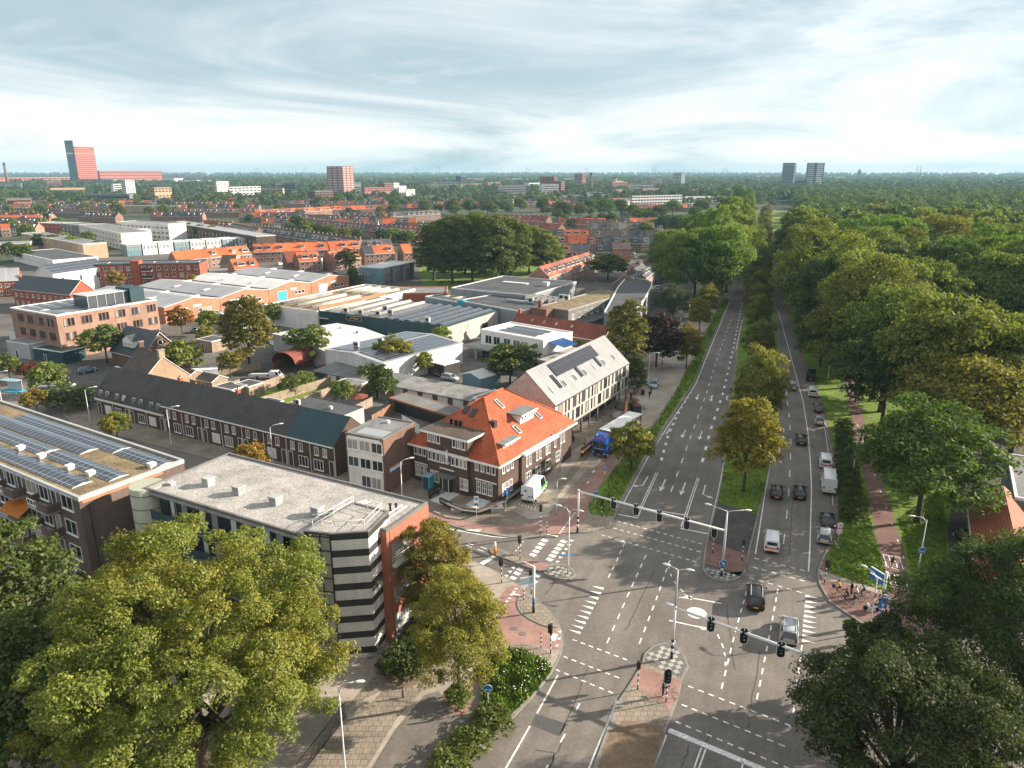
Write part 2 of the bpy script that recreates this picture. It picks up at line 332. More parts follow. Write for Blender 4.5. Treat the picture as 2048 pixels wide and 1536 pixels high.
# ================================================================ GROUND
def area2(p): return sum(p[i][0] * p[(i + 1) % len(p)][1] - p[(i + 1) % len(p)][0] * p[i][1] for i in range(len(p)))
def ccw(p): return list(p) if area2(p) > 0 else list(p)[::-1]
def inside(p, poly):
    x, y = p; r = False; n = len(poly)
    for i in range(n):
        (x1, y1), (x2, y2) = poly[i], poly[(i + 1) % n]
        if (y1 > y) != (y2 > y) and x < (x2 - x1) * (y - y1) / (y2 - y1) + x1: r = not r
    return r
def inset(p, d):
    n = len(p); out = []
    for i in range(n):
        a, b, c = Vector(p[i - 1]), Vector(p[i]), Vector(p[(i + 1) % n])
        n1 = Vector((-(b - a).y, (b - a).x)); n2 = Vector((-(c - b).y, (c - b).x))
        if n1.length: n1.normalize()
        if n2.length: n2.normalize()
        m = n1 + n2
        if m.length < .3: m = n1.copy()
        m = m.normalized(); out.append(tuple(b + m * min(d / max(m.dot(n1), .4), 2 * d)))
    return out
def sheet(name, pts, z, matn, world=False, kind='structure'):
    p = ccw(pts if world else W2(pts)); b = MB(); b.face([(x, y, z) for x, y in p]); return tag(b.build(name, matn), kind=kind)
def slab(name, pts, matn, z=.12, kerb=.2, world=False):
    p = ccw(pts if world else W2(pts)); b = MB(); b.prism(p, -.05, z, 0, 1)
    if kerb:
        q = inset(p, kerb)
        for i in range(len(p)):
            j = (i + 1) % len(p); b.face([(*p[i], z + .004), (*p[j], z + .004), (*q[j], z + .004), (*q[i], z + .004)], 0)
    return tag(b.build(name, ['kerb', matn]), kind='structure')
b = MB(); b.disc((0, 0, -.04), (0, 0, 1), 9400, 64); tag(b.build('ground', 'ground_mix'), kind='structure')
sheet('yard_ground', [(-240, 160), (-95, 130), (-30, 95), (20, 110), (100, 280), (60, 420), (-260, 420)], -.02, 'yard', True)
sheet('asphalt_road', [(-140, 175), (-150, 60), (-60, 15), (60, 15), (100, 62), (62, 100), (40, 118), (-20, 96), (-80, 137)], 0, 'asphalt', True)
LEFT = [(1222, 1050), (1243, 1008), (1290, 920), (1330, 857), (1389, 767), (1417, 697), (1440, 645), (1462, 600), (1490, 530), (1510, 470), (1530, 400)]
RIGHT = [(1537, 400), (1541, 470), (1552, 550), (1562, 600), (1587, 680), (1612, 740), (1642, 820), (1664, 915), (1672, 1000), (1670, 1050)]
sheet('main_road', LEFT + RIGHT, .004, 'asphalt')
sheet('road_repair_patch', [(1072, 1428), (1136, 1448), (1118, 1472), (1062, 1450)], .008, 'asphalt_new')
slab('northwest_pavement', smooth([(150, 852), (640, 972), (780, 1004), (835, 1022), (860, 1036), (900, 1052), (940, 1062), (985, 1071), (1040, 1078), (1088, 1075), (1115, 1074), (1145, 1067), (1180, 1066), (1202, 1058), (1224, 1048), (1243, 1008)], 1, False) +
     [(1290, 920), (1330, 857), (1388, 765), (1416, 695), (1461, 600), (1509, 480), (1470, 480), (1400, 560), (1290, 700), (1180, 840), (1060, 880), (960, 900), (800, 900), (680, 880), (180, 800), (120, 825)], 'paver')
sheet('service_road', [(1015, 1018), (1035, 1000), (1065, 988), (1112, 935), (1142, 905), (1205, 862), (1262, 812), (1300, 745), (1350, 660), (1392, 600), (1425, 540), (1458, 500), (1475, 500), (1455, 560), (1440, 600), (1395, 690), (1352, 780), (1312, 840), (1258, 900), (1200, 970), (1182, 1012), (1130, 1030), (1060, 1040)], .128, 'paver_light')
sheet('cycle_path', smooth([(840, 1016), (870, 1030), (930, 1046), (1000, 1055), (1060, 1053), (1100, 1035), (1130, 1000), (1165, 960), (1200, 925), (1222, 912), (1245, 908), (1215, 950), (1190, 985), (1172, 1040), (1150, 1064), (1105, 1073), (1082, 1062), (1010, 1066), (940, 1060), (880, 1042), (845, 1026)], 1), .132, 'red_path')
sheet('parking_bay_strip', [(1030, 1014), (1070, 1020), (1110, 1000), (1190, 900), (1170, 905), (1100, 985), (1060, 995)], .132, 'paver')
sheet('soil_island', [(1095, 1030), (1130, 990), (1175, 940), (1190, 938), (1186, 948), (1150, 985), (1120, 1024), (1105, 1034)], .136, 'paver')
V1 = [(1176, 1015), (1180, 1030), (1222, 1034), (1237, 1006), (1284, 920), (1324, 855), (1387, 764), (1415, 695), (1459, 600), (1445, 600), (1405, 680), (1352, 785), (1316, 842), (1262, 900), (1205, 970)]
sheet('verge_grass', V1, .14, 'grass')
slab('southwest_pavement', [(720, 1060), (790, 1075), (860, 1085)] + smooth([(905, 1100), (945, 1122), (990, 1142), (1050, 1178), (1092, 1215), (1120, 1250), (1129, 1290), (1112, 1335), (1075, 1385)], 1, False) + [(1000, 1465), (930, 1536), (830, 1660), (-400, 1660), (-600, 1300), (-200, 1150), (200, 1000)], 'paver_light')
sheet('red_cycle_path', smooth([(1008, 1180), (1030, 1170), (1052, 1184), (1036, 1203), (1031, 1220), (1040, 1236), (1090, 1258), (1118, 1262), (1123, 1290), (1113, 1306), (1062, 1288), (1020, 1290), (985, 1310), (960, 1350), (945, 1400), (928, 1440), (905, 1440), (900, 1420), (925, 1390), (958, 1330), (980, 1270), (990, 1225)], 1), .126, 'red_path')
sheet('side_road', [(700, 1600), (745, 1536), (790, 1462), (850, 1392), (878, 1384), (905, 1432), (935, 1438), (962, 1408), (942, 1470), (880, 1550), (840, 1610)], .130, 'asphalt')
sheet('tiled_footpath', [(560, 1600), (640, 1500), (700, 1450), (765, 1385), (800, 1382), (842, 1386), (790, 1445), (735, 1536), (690, 1600)], .130, 'paver')
sheet('sandy_footpath', [(690, 1420), (760, 1340), (790, 1340), (830, 1380), (880, 1330), (905, 1300), (925, 1330), (880, 1370), (840, 1385), (760, 1385)], .126, 'paver')
VG = [(985, 1312), (1020, 1302), (1070, 1315), (1095, 1328), (1102, 1345), (1062, 1393), (962, 1488), (915, 1536), (850, 1610), (800, 1610), (888, 1536), (945, 1462), (965, 1405), (965, 1370)]
sheet('verge_lawn', VG, .134, 'grass')
TG = [(878, 1400), (903, 1370), (938, 1380), (935, 1412), (905, 1428)]; sheet('tree_pit_grass', TG, .138, 'soil')
sheet('shrub_bed_soil', [(770, 1350), (800, 1290), (835, 1240), (880, 1255), (885, 1310), (832, 1372), (800, 1378)], .138, 'soil')
slab('traffic_island', smooth([(1034, 1200), (1050, 1189), (1082, 1210), (1112, 1240), (1122, 1258), (1093, 1258), (1048, 1236), (1035, 1220)], 1), 'paver', .2, .14)
slab('traffic_island', smooth([(1012, 1292), (1060, 1289), (1108, 1310), (1092, 1332), (1040, 1318)], 1), 'paver', .16, .12)
MEDR = [(1497, 1115), (1515, 1040), (1530, 980), (1545, 910), (1557, 850), (1561, 770), (1560, 700), (1554, 640), (1547, 570), (1540, 500), (1535, 420)]
MEDL = [(1529, 420), (1516, 490), (1502, 550), (1486, 640), (1474, 700), (1465, 790), (1453, 890), (1441, 970), (1429, 1018), (1414, 1075), (1407, 1115)]
CH1 = [(1405, 1138), (1412, 1151), (1430, 1161), (1455, 1165), (1477, 1158), (1490, 1146)]
slab('central_reservation', CH1 + MEDR + MEDL, 'paver_dark')
sheet('reservation_crossing', [(1408, 1128), (1482, 1150), (1492, 1138), (1496, 1112), (1418, 1084)], .126, 'red_brick_path')
MG = [(1438, 1006), (1513, 1030), (1529, 980), (1543, 910), (1555, 850), (1559, 770), (1558, 700), (1552, 640), (1545, 570), (1538, 500), (1534, 430), (1530, 430), (1518, 490), (1504, 550), (1488, 640), (1476, 700), (1467, 790), (1455, 890), (1443, 970)]
sheet('reservation_lawn', MG, .13, 'grass')
CH2 = [(1283, 1328), (1289, 1308), (1306, 1293), (1330, 1287), (1352, 1293), (1369, 1310), (1378, 1335), (1364, 1362)]
slab('near_reservation', [(1283, 1330)] + CH2[1:] + [(1358, 1395), (1340, 1440), (1325, 1490), (1310, 1536), (1285, 1640), (1130, 1640), (1186, 1536), (1232, 1410), (1262, 1365)], 'paver')
sheet('near_reservation_crossing', [(1280, 1334), (1363, 1366), (1350, 1400), (1340, 1425), (1330, 1410), (1263, 1370)], .126, 'red_path')
sheet('worn_soil', smooth([(1230, 1440), (1300, 1450), (1333, 1462), (1318, 1500), (1300, 1560), (1180, 1600), (1195, 1536)], 1), .126, 'soil')
slab('splitter_island', smooth([(978, 1100), (995, 1097), (1022, 1110), (1060, 1122), (1098, 1130), (1088, 1146), (1056, 1137), (1018, 1121), (985, 1110)], 1), 'paver', .13, .1)
sheet('island_crossing', [(1046, 1120), (1096, 1131), (1087, 1144), (1052, 1136)], .14, 'red_path')
CH3 = smooth([(1085, 1141), (1098, 1130), (1130, 1129), (1149, 1142), (1153, 1153), (1136, 1161), (1110, 1159), (1090, 1151)], 1)
slab('checkered_island', CH3, 'checker_dark')
CH4 = [(984, 1100), (996, 1099), (1020, 1111), (1010, 1117), (988, 1109)]
slab('park_verge', [(1540, 420), (1545, 500), (1553, 560), (1563, 600), (1588, 680), (1613, 740), (1643, 820), (1665, 915), (1673, 1000), (1670, 1050)] + smooth([(1656, 1095), (1638, 1130), (1633, 1160), (1658, 1204)], 1, False) + [(1720, 1246), (1784, 1281), (1815, 1286), (1860, 1276), (2250, 1245), (2500, 900), (1950, 560), (1640, 420)], 'red_brick_path')
PLAZA = [(1640, 1150), (1700, 1165), (1785, 1190), (1850, 1300), (1784, 1279), (1720, 1244), (1660, 1204)]
sheet('corner_footpath', [(1636, 1140), (1650, 1146), (1700, 1163), (1785, 1190), (1785, 1197), (1700, 1172), (1645, 1160)], .126, 'paver_light')
PG = [(1650, 1143), (1652, 1112), (1664, 1100), (1676, 1050), (1679, 990), (1671, 915), (1649, 820), (1619, 740), (1594, 680), (1567, 600), (1548, 500), (1541.5, 421), (1640, 421), (1950, 565), (2480, 900), (2240, 1235), (1900, 1240), (1840, 1212), (1786, 1188), (1700, 1161)]
sheet('park_lawn', PG, .13, 'grass')
sheet('park_cycle_path', [(1640, 560), (1672, 700), (1701, 827), (1711, 888), (1731, 967), (1749, 1055), (1758, 1095), (1772, 1150), (1786, 1202), (1832, 1205), (1815, 1140), (1805, 1092), (1792, 1055), (1769, 974), (1744, 890), (1723, 827), (1695, 700), (1665, 560)], .136, 'red_brick_path')
sheet('driveway', [(1900, 1130), (1895, 1060), (1918, 940), (1935, 850), (2100, 830), (2400, 900), (2250, 1240), (1905, 1236)], .134, 'paver_dark')
def checker(name, poly, step, z, ang):
    p = ccw(W2(poly)); q = inset(p, .22); b = MB(); b.face([(x, y, z) for x, y in q], 1)
    ca, sa = math.cos(ang), math.sin(ang); c = Vector((sum(x for x, _ in q) / len(q), sum(y for _, y in q) / len(q)))
    for i in range(-14, 15):
        for j in range(-14, 15):
            if (i + j) % 2: continue
            cs = [(c.x + (a * ca - e * sa) * step, c.y + (a * sa + e * ca) * step) for a, e in ((i, j), (i + .96, j), (i + .96, j + .96), (i, j + .96))]
            if all(inside(k, q) for k in cs): b.face([(*k, z + .004) for k in cs], 0)
    tag(b.build(name, ['checker_light', 'checker_dark']), kind='structure')
checker('checkered_paving', CH1 + [(1484, 1151), (1408, 1131)], .42, .126, .35); checker('checkered_paving', CH2, .5, .126, .3); checker('checkered_paving', CH3, .42, .126, .3); checker('checkered_paving', CH4, .35, .137, .2)

sheet('clump_lawn', [(835, 535), (900, 520), (1130, 520), (1125, 570), (1050, 556), (905, 578), (850, 578)], -.012, 'grass'); sheet('garden_lawn', [(480, 800), (660, 740), (700, 760), (640, 800), (520, 850)], -.012, 'grass')
cr = MB()
for pts in (((1130, 1478), (1098, 1535)), ((1072, 1500), (1112, 1506), (1100, 1540)), ((1090, 1190), (1118, 1150), (1143, 1163)), ((1380, 1490), (1362, 1536)), ((1420, 1460), (1410, 1500)), ((1310, 1140), (1262, 1240), (1250, 1262)), ((1520, 1300), (1500, 1420), (1495, 1470)), ((1180, 1330), (1120, 1470)), ((1585, 1000), (1578, 1110)), ((1640, 880), (1662, 1010)), ((1400, 900), (1378, 1010)), ((1330, 930), (1352, 938)), ((1455, 1210), (1470, 1340)), ((960, 1128), (1000, 1140))):
    w_ = [Vector((*G(*p).xy, .008)) for p in pts]; w_ = [q + Vector((random.uniform(-.15, .15), 0, 0)) for i in range(len(w_) - 1) for q in [w_[i] + (w_[i + 1] - w_[i]) * t for t in (0, .2, .4, .6, .8)]] + [w_[-1]]
    for p, q in zip(w_, w_[1:]): n = Vector((-(q - p).y, (q - p).x, 0)).normalized() * .05; cr.face([p - n, q - n, q + n, p + n])
tag(cr.build('sealed_cracks', 'asphalt_new'), kind='structure')
# ---------------------------------------------------------------- painted markings
mk = MB(); MZ = .014
def g2(p, z=MZ): q = G(*p); return Vector((q.x, q.y, z))
def strip(a, b, wd, z=MZ):
    d = (b - a); n = Vector((-d.y, d.x, 0)).normalized() * wd / 2; mk.face([a - n, b - n, b + n, a + n])
def polyat(pts, t):
    L = [(pts[i + 1] - pts[i]).length for i in range(len(pts) - 1)]; s = t * sum(L)
    for i, l in enumerate(L):
        if s <= l or i == len(L) - 1: return pts[i] + (pts[i + 1] - pts[i]) * (s / l)
        s -= l
def solid(pts, wd=.14, z=MZ):
    w_ = [g2(p, z) for p in pts]
    for i in range(len(w_) - 1): strip(w_[i], w_[i + 1], wd)
def dashes(pts, n, wd=.14, frac=.5, z=MZ):
    w_ = [g2(p, z) for p in pts]
    for i in range(n): strip(polyat(w_, (i + .02) / n), polyat(w_, (i + frac) / n), wd)
def double(a, b, gap=.28):
    a, b = g2(a), g2(b); n = Vector((-(b - a).y, (b - a).x, 0)).normalized() * gap / 2
    strip(a - n, b - n, .13); strip(a + n, b + n, .13)
solid([(1460, 602), (1419, 700), (1391, 769), (1331, 860), (1293, 920), (1246, 1008)], .16)
dashes([(1382, 784), (1361, 817), (1337, 868), (1320, 931)], 12, .42, .38)
dashes([(1485, 600), (1466, 700), (1445, 790), (1421, 860), (1400, 941)], 30, .42, .34)
dashes([(1462, 640), (1440, 700), (1413, 786), (1379, 880), (1335, 1003)], 24, .16, .42)
double((1314, 945), (1274, 1033)); double((1396, 956), (1364, 1055))
solid([(1484, 640), (1472, 700)], .16); solid([(1448, 926), (1436, 985), (1417, 1067)], .16)
solid([(1237, 1029), (1276, 1036)], .26); solid([(1283, 1016), (1368, 1030)], .26); solid([(1361, 1057), (1417, 1068)], .26)
for a, b_, n in (((1234, 1042), (1411, 1090), 13), ((1227, 1056), (1407, 1106), 13), ((1203, 1070), (1400, 1126), 14), ((1508, 1116), (1618, 1144), 6), ((1505, 1134), (1618, 1165), 6), ((1498, 1155), (1612, 1188), 6),
                 ((1145, 1279), (1262, 1323), 7), ((1127, 1313), (1246, 1359), 7), ((1111, 1339), (1234, 1390), 7), ((1376, 1372), (1592, 1456), 10), ((1363, 1409), (1580, 1497), 10), ((1351, 1443), (1590, 1542), 11)):
    dashes([a, b_], n, .16, .55)
solid([(1549, 880), (1532, 975), (1511, 1108)], .15)
dashes([(1543, 600), (1555, 700), (1569, 760), (1578, 827), (1582, 890), (1580, 940), (1577, 997), (1572, 1044), (1568, 1080), (1562, 1122)], 26, .15, .4)
solid([(1556, 620), (1578, 700), (1606, 802), (1616, 865), (1621, 928), (1623, 979), (1620, 1090), (1617, 1143)], .16)
solid([(1636, 796), (1652, 870), (1661, 940), (1666, 1010)], .1)
dashes([(1249, 1086), (1232, 1125), (1212, 1164)], 5, .15, .5); dashes([(1292, 1110), (1256, 1190), (1208, 1300)], 9, .15, .5); dashes([(1340, 1120), (1312, 1200), (1274, 1300)], 9, .15, .5)
solid([(1238, 1082), (1250, 1085), (1248, 1090)], .15)
dashes([(1498, 1166), (1470, 1265), (1440, 1390)], 11, .16, .52); dashes([(1425, 1252), (1437, 1273), (1447, 1296), (1451, 1318), (1451, 1342)], 5, .16, .5)
dashes([(1556, 1178), (1540, 1265), (1511, 1412)], 11, .16, .52); dashes([(1604, 1290), (1585, 1440)], 6, .16, .5); dashes([(1337, 1132), (1343, 1155), (1356, 1174), (1373, 1190), (1392, 1210)], 5, .15, .4)
e0 = g2((1393, 1226)); mk.face([e0 + Vector((math.cos(a) * 1.05, math.sin(a) * 1.05, 0)) for a in [2 * PI * k / 28 for k in range(28)]])
def tri(*p): mk.face([g2(q) for q in p])
solid([(1387, 1197), (1443, 1207)], .2); tri((1355, 1195), (1386, 1199), (1383, 1192)); solid([(1386, 1198), (1369, 1189)], .15)
solid([(1338, 1241), (1397, 1254)], .2); tri((1392, 1251), (1432, 1259), (1405, 1260))
for k in range(10):
    t = k / 9; x, y = 1207 - 47 * t, 1177 + 85 * t
    if True:
        a = 1183 - 46 * t; tri((a, 1172 + 87 * t), (a + 25, 1175 + 89 * t), (a + 23, 1180 + 89 * t))
    x, y = 1611 - 7 * t, 1189 + 89 * t; tri((x, y), (x - .5, y + 6), (x + 27, y + 8))
for k in range(5):
    t = k / 4; solid([(1089 - 23 * t - 3, 1081 + 29 * t + 2), (1089 - 23 * t + 3, 1081 + 29 * t - 2)], .85)
for k in range(6):
    t = k / 5; solid([(1127 - 28 * t - 3, 1083 + 36 * t + 2), (1127 - 28 * t + 3, 1083 + 36 * t - 2)], .85)
    tri((1140 - 28 * t, 1079 + 42 * t), (1149 - 28 * t, 1081 + 42 * t), (1141 - 28 * t, 1084 + 42 * t))
for x, y in ((1040, 1139), (1034, 1147), (1026, 1156), (1074, 1151), (1068, 1163)): solid([(x - 3, y + 2), (x + 3, y - 2)], .8)
for x, y in ((1027, 1134), (1020, 1142), (1013, 1150)): tri((x - 5, y), (x + 4, y), (x + 1, y + 5))
solid([(899, 1058), (937, 1065), (983, 1073), (1054, 1078)], .2)
for a, b_ in (((932, 1090), (944, 1095)), ((936, 1087), (949, 1091)), ((961, 1094), (974, 1098)), ((955, 1099), (968, 1103)), ((1047, 1082), (1029, 1106))): dashes([a, b_], 1 if a[0] < 1000 else 4, .14, .95 if a[0] < 1000 else .5)
solid([(957, 1132), (989, 1112)], .62)
dashes([(1004, 1148), (993, 1160)], 1, .14, .9)
solid([(1116, 1350), (1074, 1427)], .16); solid([(1060, 1452), (1012, 1536)], .16); solid([(1012, 1536), (960, 1640)], .16)
for a, b_ in (((1159, 1407), (1152, 1421)), ((1130, 1468), (1121, 1485)), ((1096, 1530), (1085, 1552))): solid([a, b_], .16)
solid([(1234, 1401), (1178, 1536), (1140, 1630)], .16)
solid([(1337, 1460), (1529, 1540)], .55); solid([(1333, 1470), (1308, 1536), (1290, 1590)], .14); double((1407, 1497), (1390, 1545), .34); solid([(1486, 1525), (1480, 1560)], .14)
def arrow(tip_px, tail_px, turn=0):
    a, t = g2(tail_px), g2(tip_px); d = (t - a); L = d.length; d.normalize(); n = Vector((d.y, -d.x, 0))
    if not turn:
        strip(a, t - d * 1.5, .2); m = t - d * 1.6; mk.face([t, m + n * .42, m - n * .42])
    else:
        k = a + d * (L * .72); strip(a, k, .2); e = k + n * turn * .75 + d * .5; strip(k - n * turn * .08, e, .2)
        f = (e - k).normalized(); q = Vector((-f.y, f.x, 0)); mk.face([e + f * .95, e + q * .42, e - q * .42] if True else [])
for tip, tail in (((1320, 983), (1331, 959)), ((1361, 991), (1371, 965)), ((1363, 876), (1371, 860)), ((1398, 880), (1404, 863)), ((1393, 800), (1397, 788)), ((1421, 803), (1425, 790))): arrow(tip, tail)
arrow((1281, 978), (1296, 953), 1); arrow((1330, 872), (1340, 857), 1); arrow((1404, 996), (1411, 970), -1); arrow((1452, 802), (1455, 792), -1)
MZ_ = MZ; MZ = .142
def up(f):
    global MZ
    MZ = .142; f(); MZ = MZ_
def on_pavement():
    z = .146
    dashes([(1150, 1027), (1117, 1072)], 11, .3, .5, z)
    for a, b_, wd in (((1095, 1071), (1116, 1075), .3), ((1023, 1189), (1047, 1195), .3), ((1112, 1270), (1104, 1284), .55)): solid([a, b_], wd, z)
    dashes([(1033, 1178), (1012, 1208), (991, 1238)], 9, .3, .5, z)
    for k in range(4): dashes([(1200 - 3 * k * 0 - 11 * k, 920 + 22 * k), (1196 - 11 * k, 925 + 22 * k)], 1, .25, .9, z)
    for k in range(9): x, y = 1706 + 11.5 * k, 850 + 33 * k; dashes([(x + 8, y), (x + 10, y + 5)], 1, .15, .9, z)
    for x, y in ((1120, 1266), (1118, 1280), (1114, 1294)): tri_up(((x - 5, y), (x + 3, y - 4), (x + 2, y + 3)))
    # raised-table markings on the park cycle path
    for (x0, y0), (x1, y1) in (((1762, 1110), (1809, 1119)), ((1769, 1134), (1802, 1143)), ((1773, 1147), (1816, 1157)), ((1779, 1174), (1812, 1182))): solid([(x0, y0), (x1, y1)], .12, z)
    for (x0, y0), s in (((1762, 1110), 1), ((1769, 1134), -1), ((1773, 1147), 1), ((1779, 1174), -1)):
        for k in range(4): x, y = x0 + 4 + k * 11, y0 + 1 + k * 2.2; solid([(x, y), (x + 3 * s, y + 11 * s)], .13, z)
    # diagonal parking strip by the school corner
    solid([(1036, 1011), (1072, 1022)], .12, z)
    for k in range(6): solid([(1040 + k * 6, 1008 + k * 1.6), (1037 + k * 6.5, 1012 + k * 1.8)], .14, z)
    tri_up(((928, 1062), (963, 1060), (958, 1066)))
def tri_up(p): mk.face([g2(q, .146) for q in p])
MZ = MZ_
on_pavement()
tag(mk.build('road_markings', 'white_mark'), kind='structure')
for a, b_ in (((1142, 1110), (1130, 1110)),):
    bb = MB(); bb.box(-.9, -.12, .006, .9, .12, .014); tag(bb.build('blue_road_mark', 'sign_blue', None, g2((1137, 1110), 0)), kind='structure')
for px in ((980, 1128), (1028, 1259), (848, 1025), (903, 1390), (1046, 1270), (895, 1490)):
    q = g2(px, 0); bb = MB(); zz = .012 if px[0] in (980,) else .15; bb.disc((0, 0, zz), (0, 0, 1), .35, 14); tag(bb.build('manhole_cover', 'paver_light' if px[0] == 848 else 'concrete_dark', None, (q.x, q.y, 0)), kind='structure')

# ---------------------------------------------------------------- long grass in the verges (nobody could count it)
def grass(name, polys, dens, hgt, wid, flowers=0, z=.14):
    V = []; F = []; mi = []
    for poly in polys:
        p = W2(poly); xs = [a for a, _ in p]; ys = [a for _, a in p]; n = int(abs(area2(p)) / 2 * dens); k = 0
        bx = (min(xs), max(xs), min(ys), max(ys)); tries = 0
        while k < n and tries < n * 12:
            tries += 1; x, y = random.uniform(bx[0], bx[1]), random.uniform(bx[2], bx[3])
            if not inside((x, y), p): continue
            k += 1; cl = .6 + .8 * abs(math.sin(x * 1.3) * math.cos(y * 1.1 + x)); h = hgt * cl * random.uniform(.5, 1.2); a = random.uniform(0, 2 * PI); c, s = math.cos(a) * wid, math.sin(a) * wid; lx, ly = random.uniform(-.5, .5) * h, random.uniform(-.5, .5) * h
            i = len(V); V += [(x - c, y - s, z - .02), (x + c, y + s, z - .02), (x + lx + c * .4, y + ly + s * .4, z + h), (x + lx - c * .4, y + ly - s * .4, z + h)]; F.append([i, i + 1, i + 2, i + 3]); mi.append(0)
        for _ in range(flowers):
            x, y = random.uniform(bx[0], bx[1]), random.uniform(bx[2], bx[3])
            if inside((x, y), p) and y > (bx[2] + bx[3]) * .5 + 2:
                i = len(V); r = .055; zz = z + hgt * 1.05; V += [(x - r, y - r, zz), (x + r, y - r, zz), (x + r, y + r, zz), (x - r, y + r, zz)]; F.append([i, i + 1, i + 2, i + 3]); mi.append(1)
    b = MB(); b.v = V; b.f = F; b.m = mi; b.sm = [False] * len(F); return tag(b.build(name, ['grass_blade', 'flower']), kind='stuff')
grass('long_grass', [VG], 130, .55, .10, 260)
grass('verge_tufts', [V1], 16, .5, .13)
grass('lawn_tufts', [[(1650, 1143), (1652, 1112), (1664, 1100), (1676, 1050), (1679, 990), (1725, 990), (1742, 1045), (1758, 1105), (1786, 1188), (1700, 1161)], [(1795, 1040), (1812, 1095), (1835, 1205), (1890, 1230), (1893, 1060), (1880, 980)]], 38, .16, .10)
grass('reservation_tufts', [MG[:6] + MG[-3:]], 14, .15, .10)
# ================================================================ TREES
def leafcloud(name, blobs, n, size, matn, seed, upb=.25, flat=1.0, fill=.10):
    "a crown of many small leaf faces spread over lumpy clumps; per-clump and per-leaf tint kept in a colour attribute"
    r = np.random.default_rng(seed); B0 = np.array(blobs, float); sub = []
    for q in B0:                                   # every clump is itself a spray of smaller, ragged clumps
        m = 7 if q[3] > .45 else 3
        dd = r.normal(size=(m, 3)); dd /= np.linalg.norm(dd, axis=1)[:, None]; dd[:, 2] = np.abs(dd[:, 2]) * .9 - .25
        for e in dd: f = r.uniform(.34, .62); sub.append([*(q[:3] + e * q[3:6] * r.uniform(.5, .95)), *(q[3:6] * f * r.uniform(.75, 1.3, 3))])
        sub.append([*q[:3], *(q[3:6] * .7)])
    B = np.array(sub); K = len(B)
    area = (B[:, 3] * B[:, 4]) ** .9; pick = r.choice(K, n, p=area / area.sum())
    d = r.normal(size=(n, 3)); d /= np.linalg.norm(d, axis=1)[:, None]
    low = d[:, 2] < -.35; d[low, 2] *= -1
    rad = 1 - r.normal(.06, .17, n); inn = r.random(n) < fill; rad[inn] = r.random(inn.sum()) * .9
    pos = B[pick, :3] + d * rad[:, None] * B[pick, 3:6]
    keep = np.ones(n, bool)
    for k in range(len(B0)):
        q = (pos - B0[k, :3]) / B0[k, 3:6]; keep &= ~((q ** 2).sum(1) < .33)
    pos, d, pick = pos[keep], d[keep], pick[keep]; n = len(pos)
    nn = d * .8 + r.normal(0, .55, (n, 3)); nn[:, 2] += upb; nn /= np.linalg.norm(nn, axis=1)[:, None]
    t = r.normal(size=(n, 3)); u = np.cross(nn, t); u /= np.linalg.norm(u, axis=1)[:, None]; v = np.cross(nn, u)
    s = size * r.uniform(.4, 1.5, n)[:, None]
    V = np.stack([pos - u * s, pos - v * s * .55 + u * s * .1, pos + u * s, pos + v * s * .6 + u * s * .1], 1).reshape(-1, 3)
    me = bpy.data.meshes.new(name); me.vertices.add(4 * n); me.vertices.foreach_set('co', V.ravel()); me.loops.add(4 * n); me.loops.foreach_set('vertex_index', np.arange(4 * n, dtype=np.int32))
    me.polygons.add(n); me.polygons.foreach_set('loop_start', np.arange(0, 4 * n, 4, dtype=np.int32)); me.update(calc_edges=True)
    bt = r.random((K, 2)); c = np.zeros((n, 4)); ext = np.abs(pos).max(); w3 = r.uniform(1.5, 3.5, (3, 3)) / ext * 2.2; wv = np.sin(pos @ w3 + r.uniform(0, 6, 3)).sum(1) / 3
    c[:, 0] = np.clip(bt[pick, 0] * .4 + r.random(n) * .6, 0, 1); c[:, 1] = np.clip(.5 + wv * .42 + (bt[pick, 1] - .5) * .35 + (r.random(n) - .5) * .45, 0, 1); c[:, 3] = 1
    at = me.color_attributes.new('tint', 'FLOAT_COLOR', 'POINT'); at.data.foreach_set('color', np.repeat(c, 4, axis=0).ravel())
    me.materials.append(M[matn]); return me
def blobs_for(W, Hc, z0, n, seed, br=.26, shape='round', rough=.2):
    r = np.random.default_rng(seed); out = []
    for i in range(n):
        t = (i + .5) / n; zz = 1 - 1.75 * t; a = i * 2.39996 + r.uniform(-.3, .3); rr = math.sqrt(max(0, 1 - zz * zz))
        if shape == 'cone': k = (1 - (zz * .5 + .5)) ** .75 * 1.05 + .08; rr = k
        if shape == 'oval': rr *= .92 if zz > 0 else 1.06
        f = r.uniform(.62, .62 + rough + .12); b = br * W * .5 * r.uniform(.75, 1.3) * (1.25 if shape != 'cone' else (.6 + .7 * rr))
        out.append((math.cos(a) * rr * f * W / 2, math.sin(a) * rr * f * W / 2, z0 + Hc * (.47 + .5 * zz * (f + .12)), b, b, b * r.uniform(.7, .95)))
    out.append((0, 0, z0 + Hc * .5, W * .27, W * .27, Hc * .3)); return out
def limbs(blobs, z0, tr, n, seed, Hc):
    r = random.Random(seed); b = MB(); top = z0 + Hc * .62
    b.path([(0, 0, -.1), (0, 0, .5), (r.uniform(-.1, .1), 0, z0), (r.uniform(-.3, .3), r.uniform(-.3, .3), z0 + Hc * .35), (0, 0, top)], [tr * 1.5, tr * 1.1, tr * .85, tr * .55, tr * .15], 8)
    for q in r.sample(blobs, min(n, len(blobs))):
        zb = z0 + Hc * r.uniform(.02, .3); m = (q[0] * .5, q[1] * .5, (zb + q[2]) * .5 + .3)
        b.path([(0, 0, zb), m, q[:3]], [tr * .45, tr * .28, tr * .08], 6)
    return b
PROT = {}
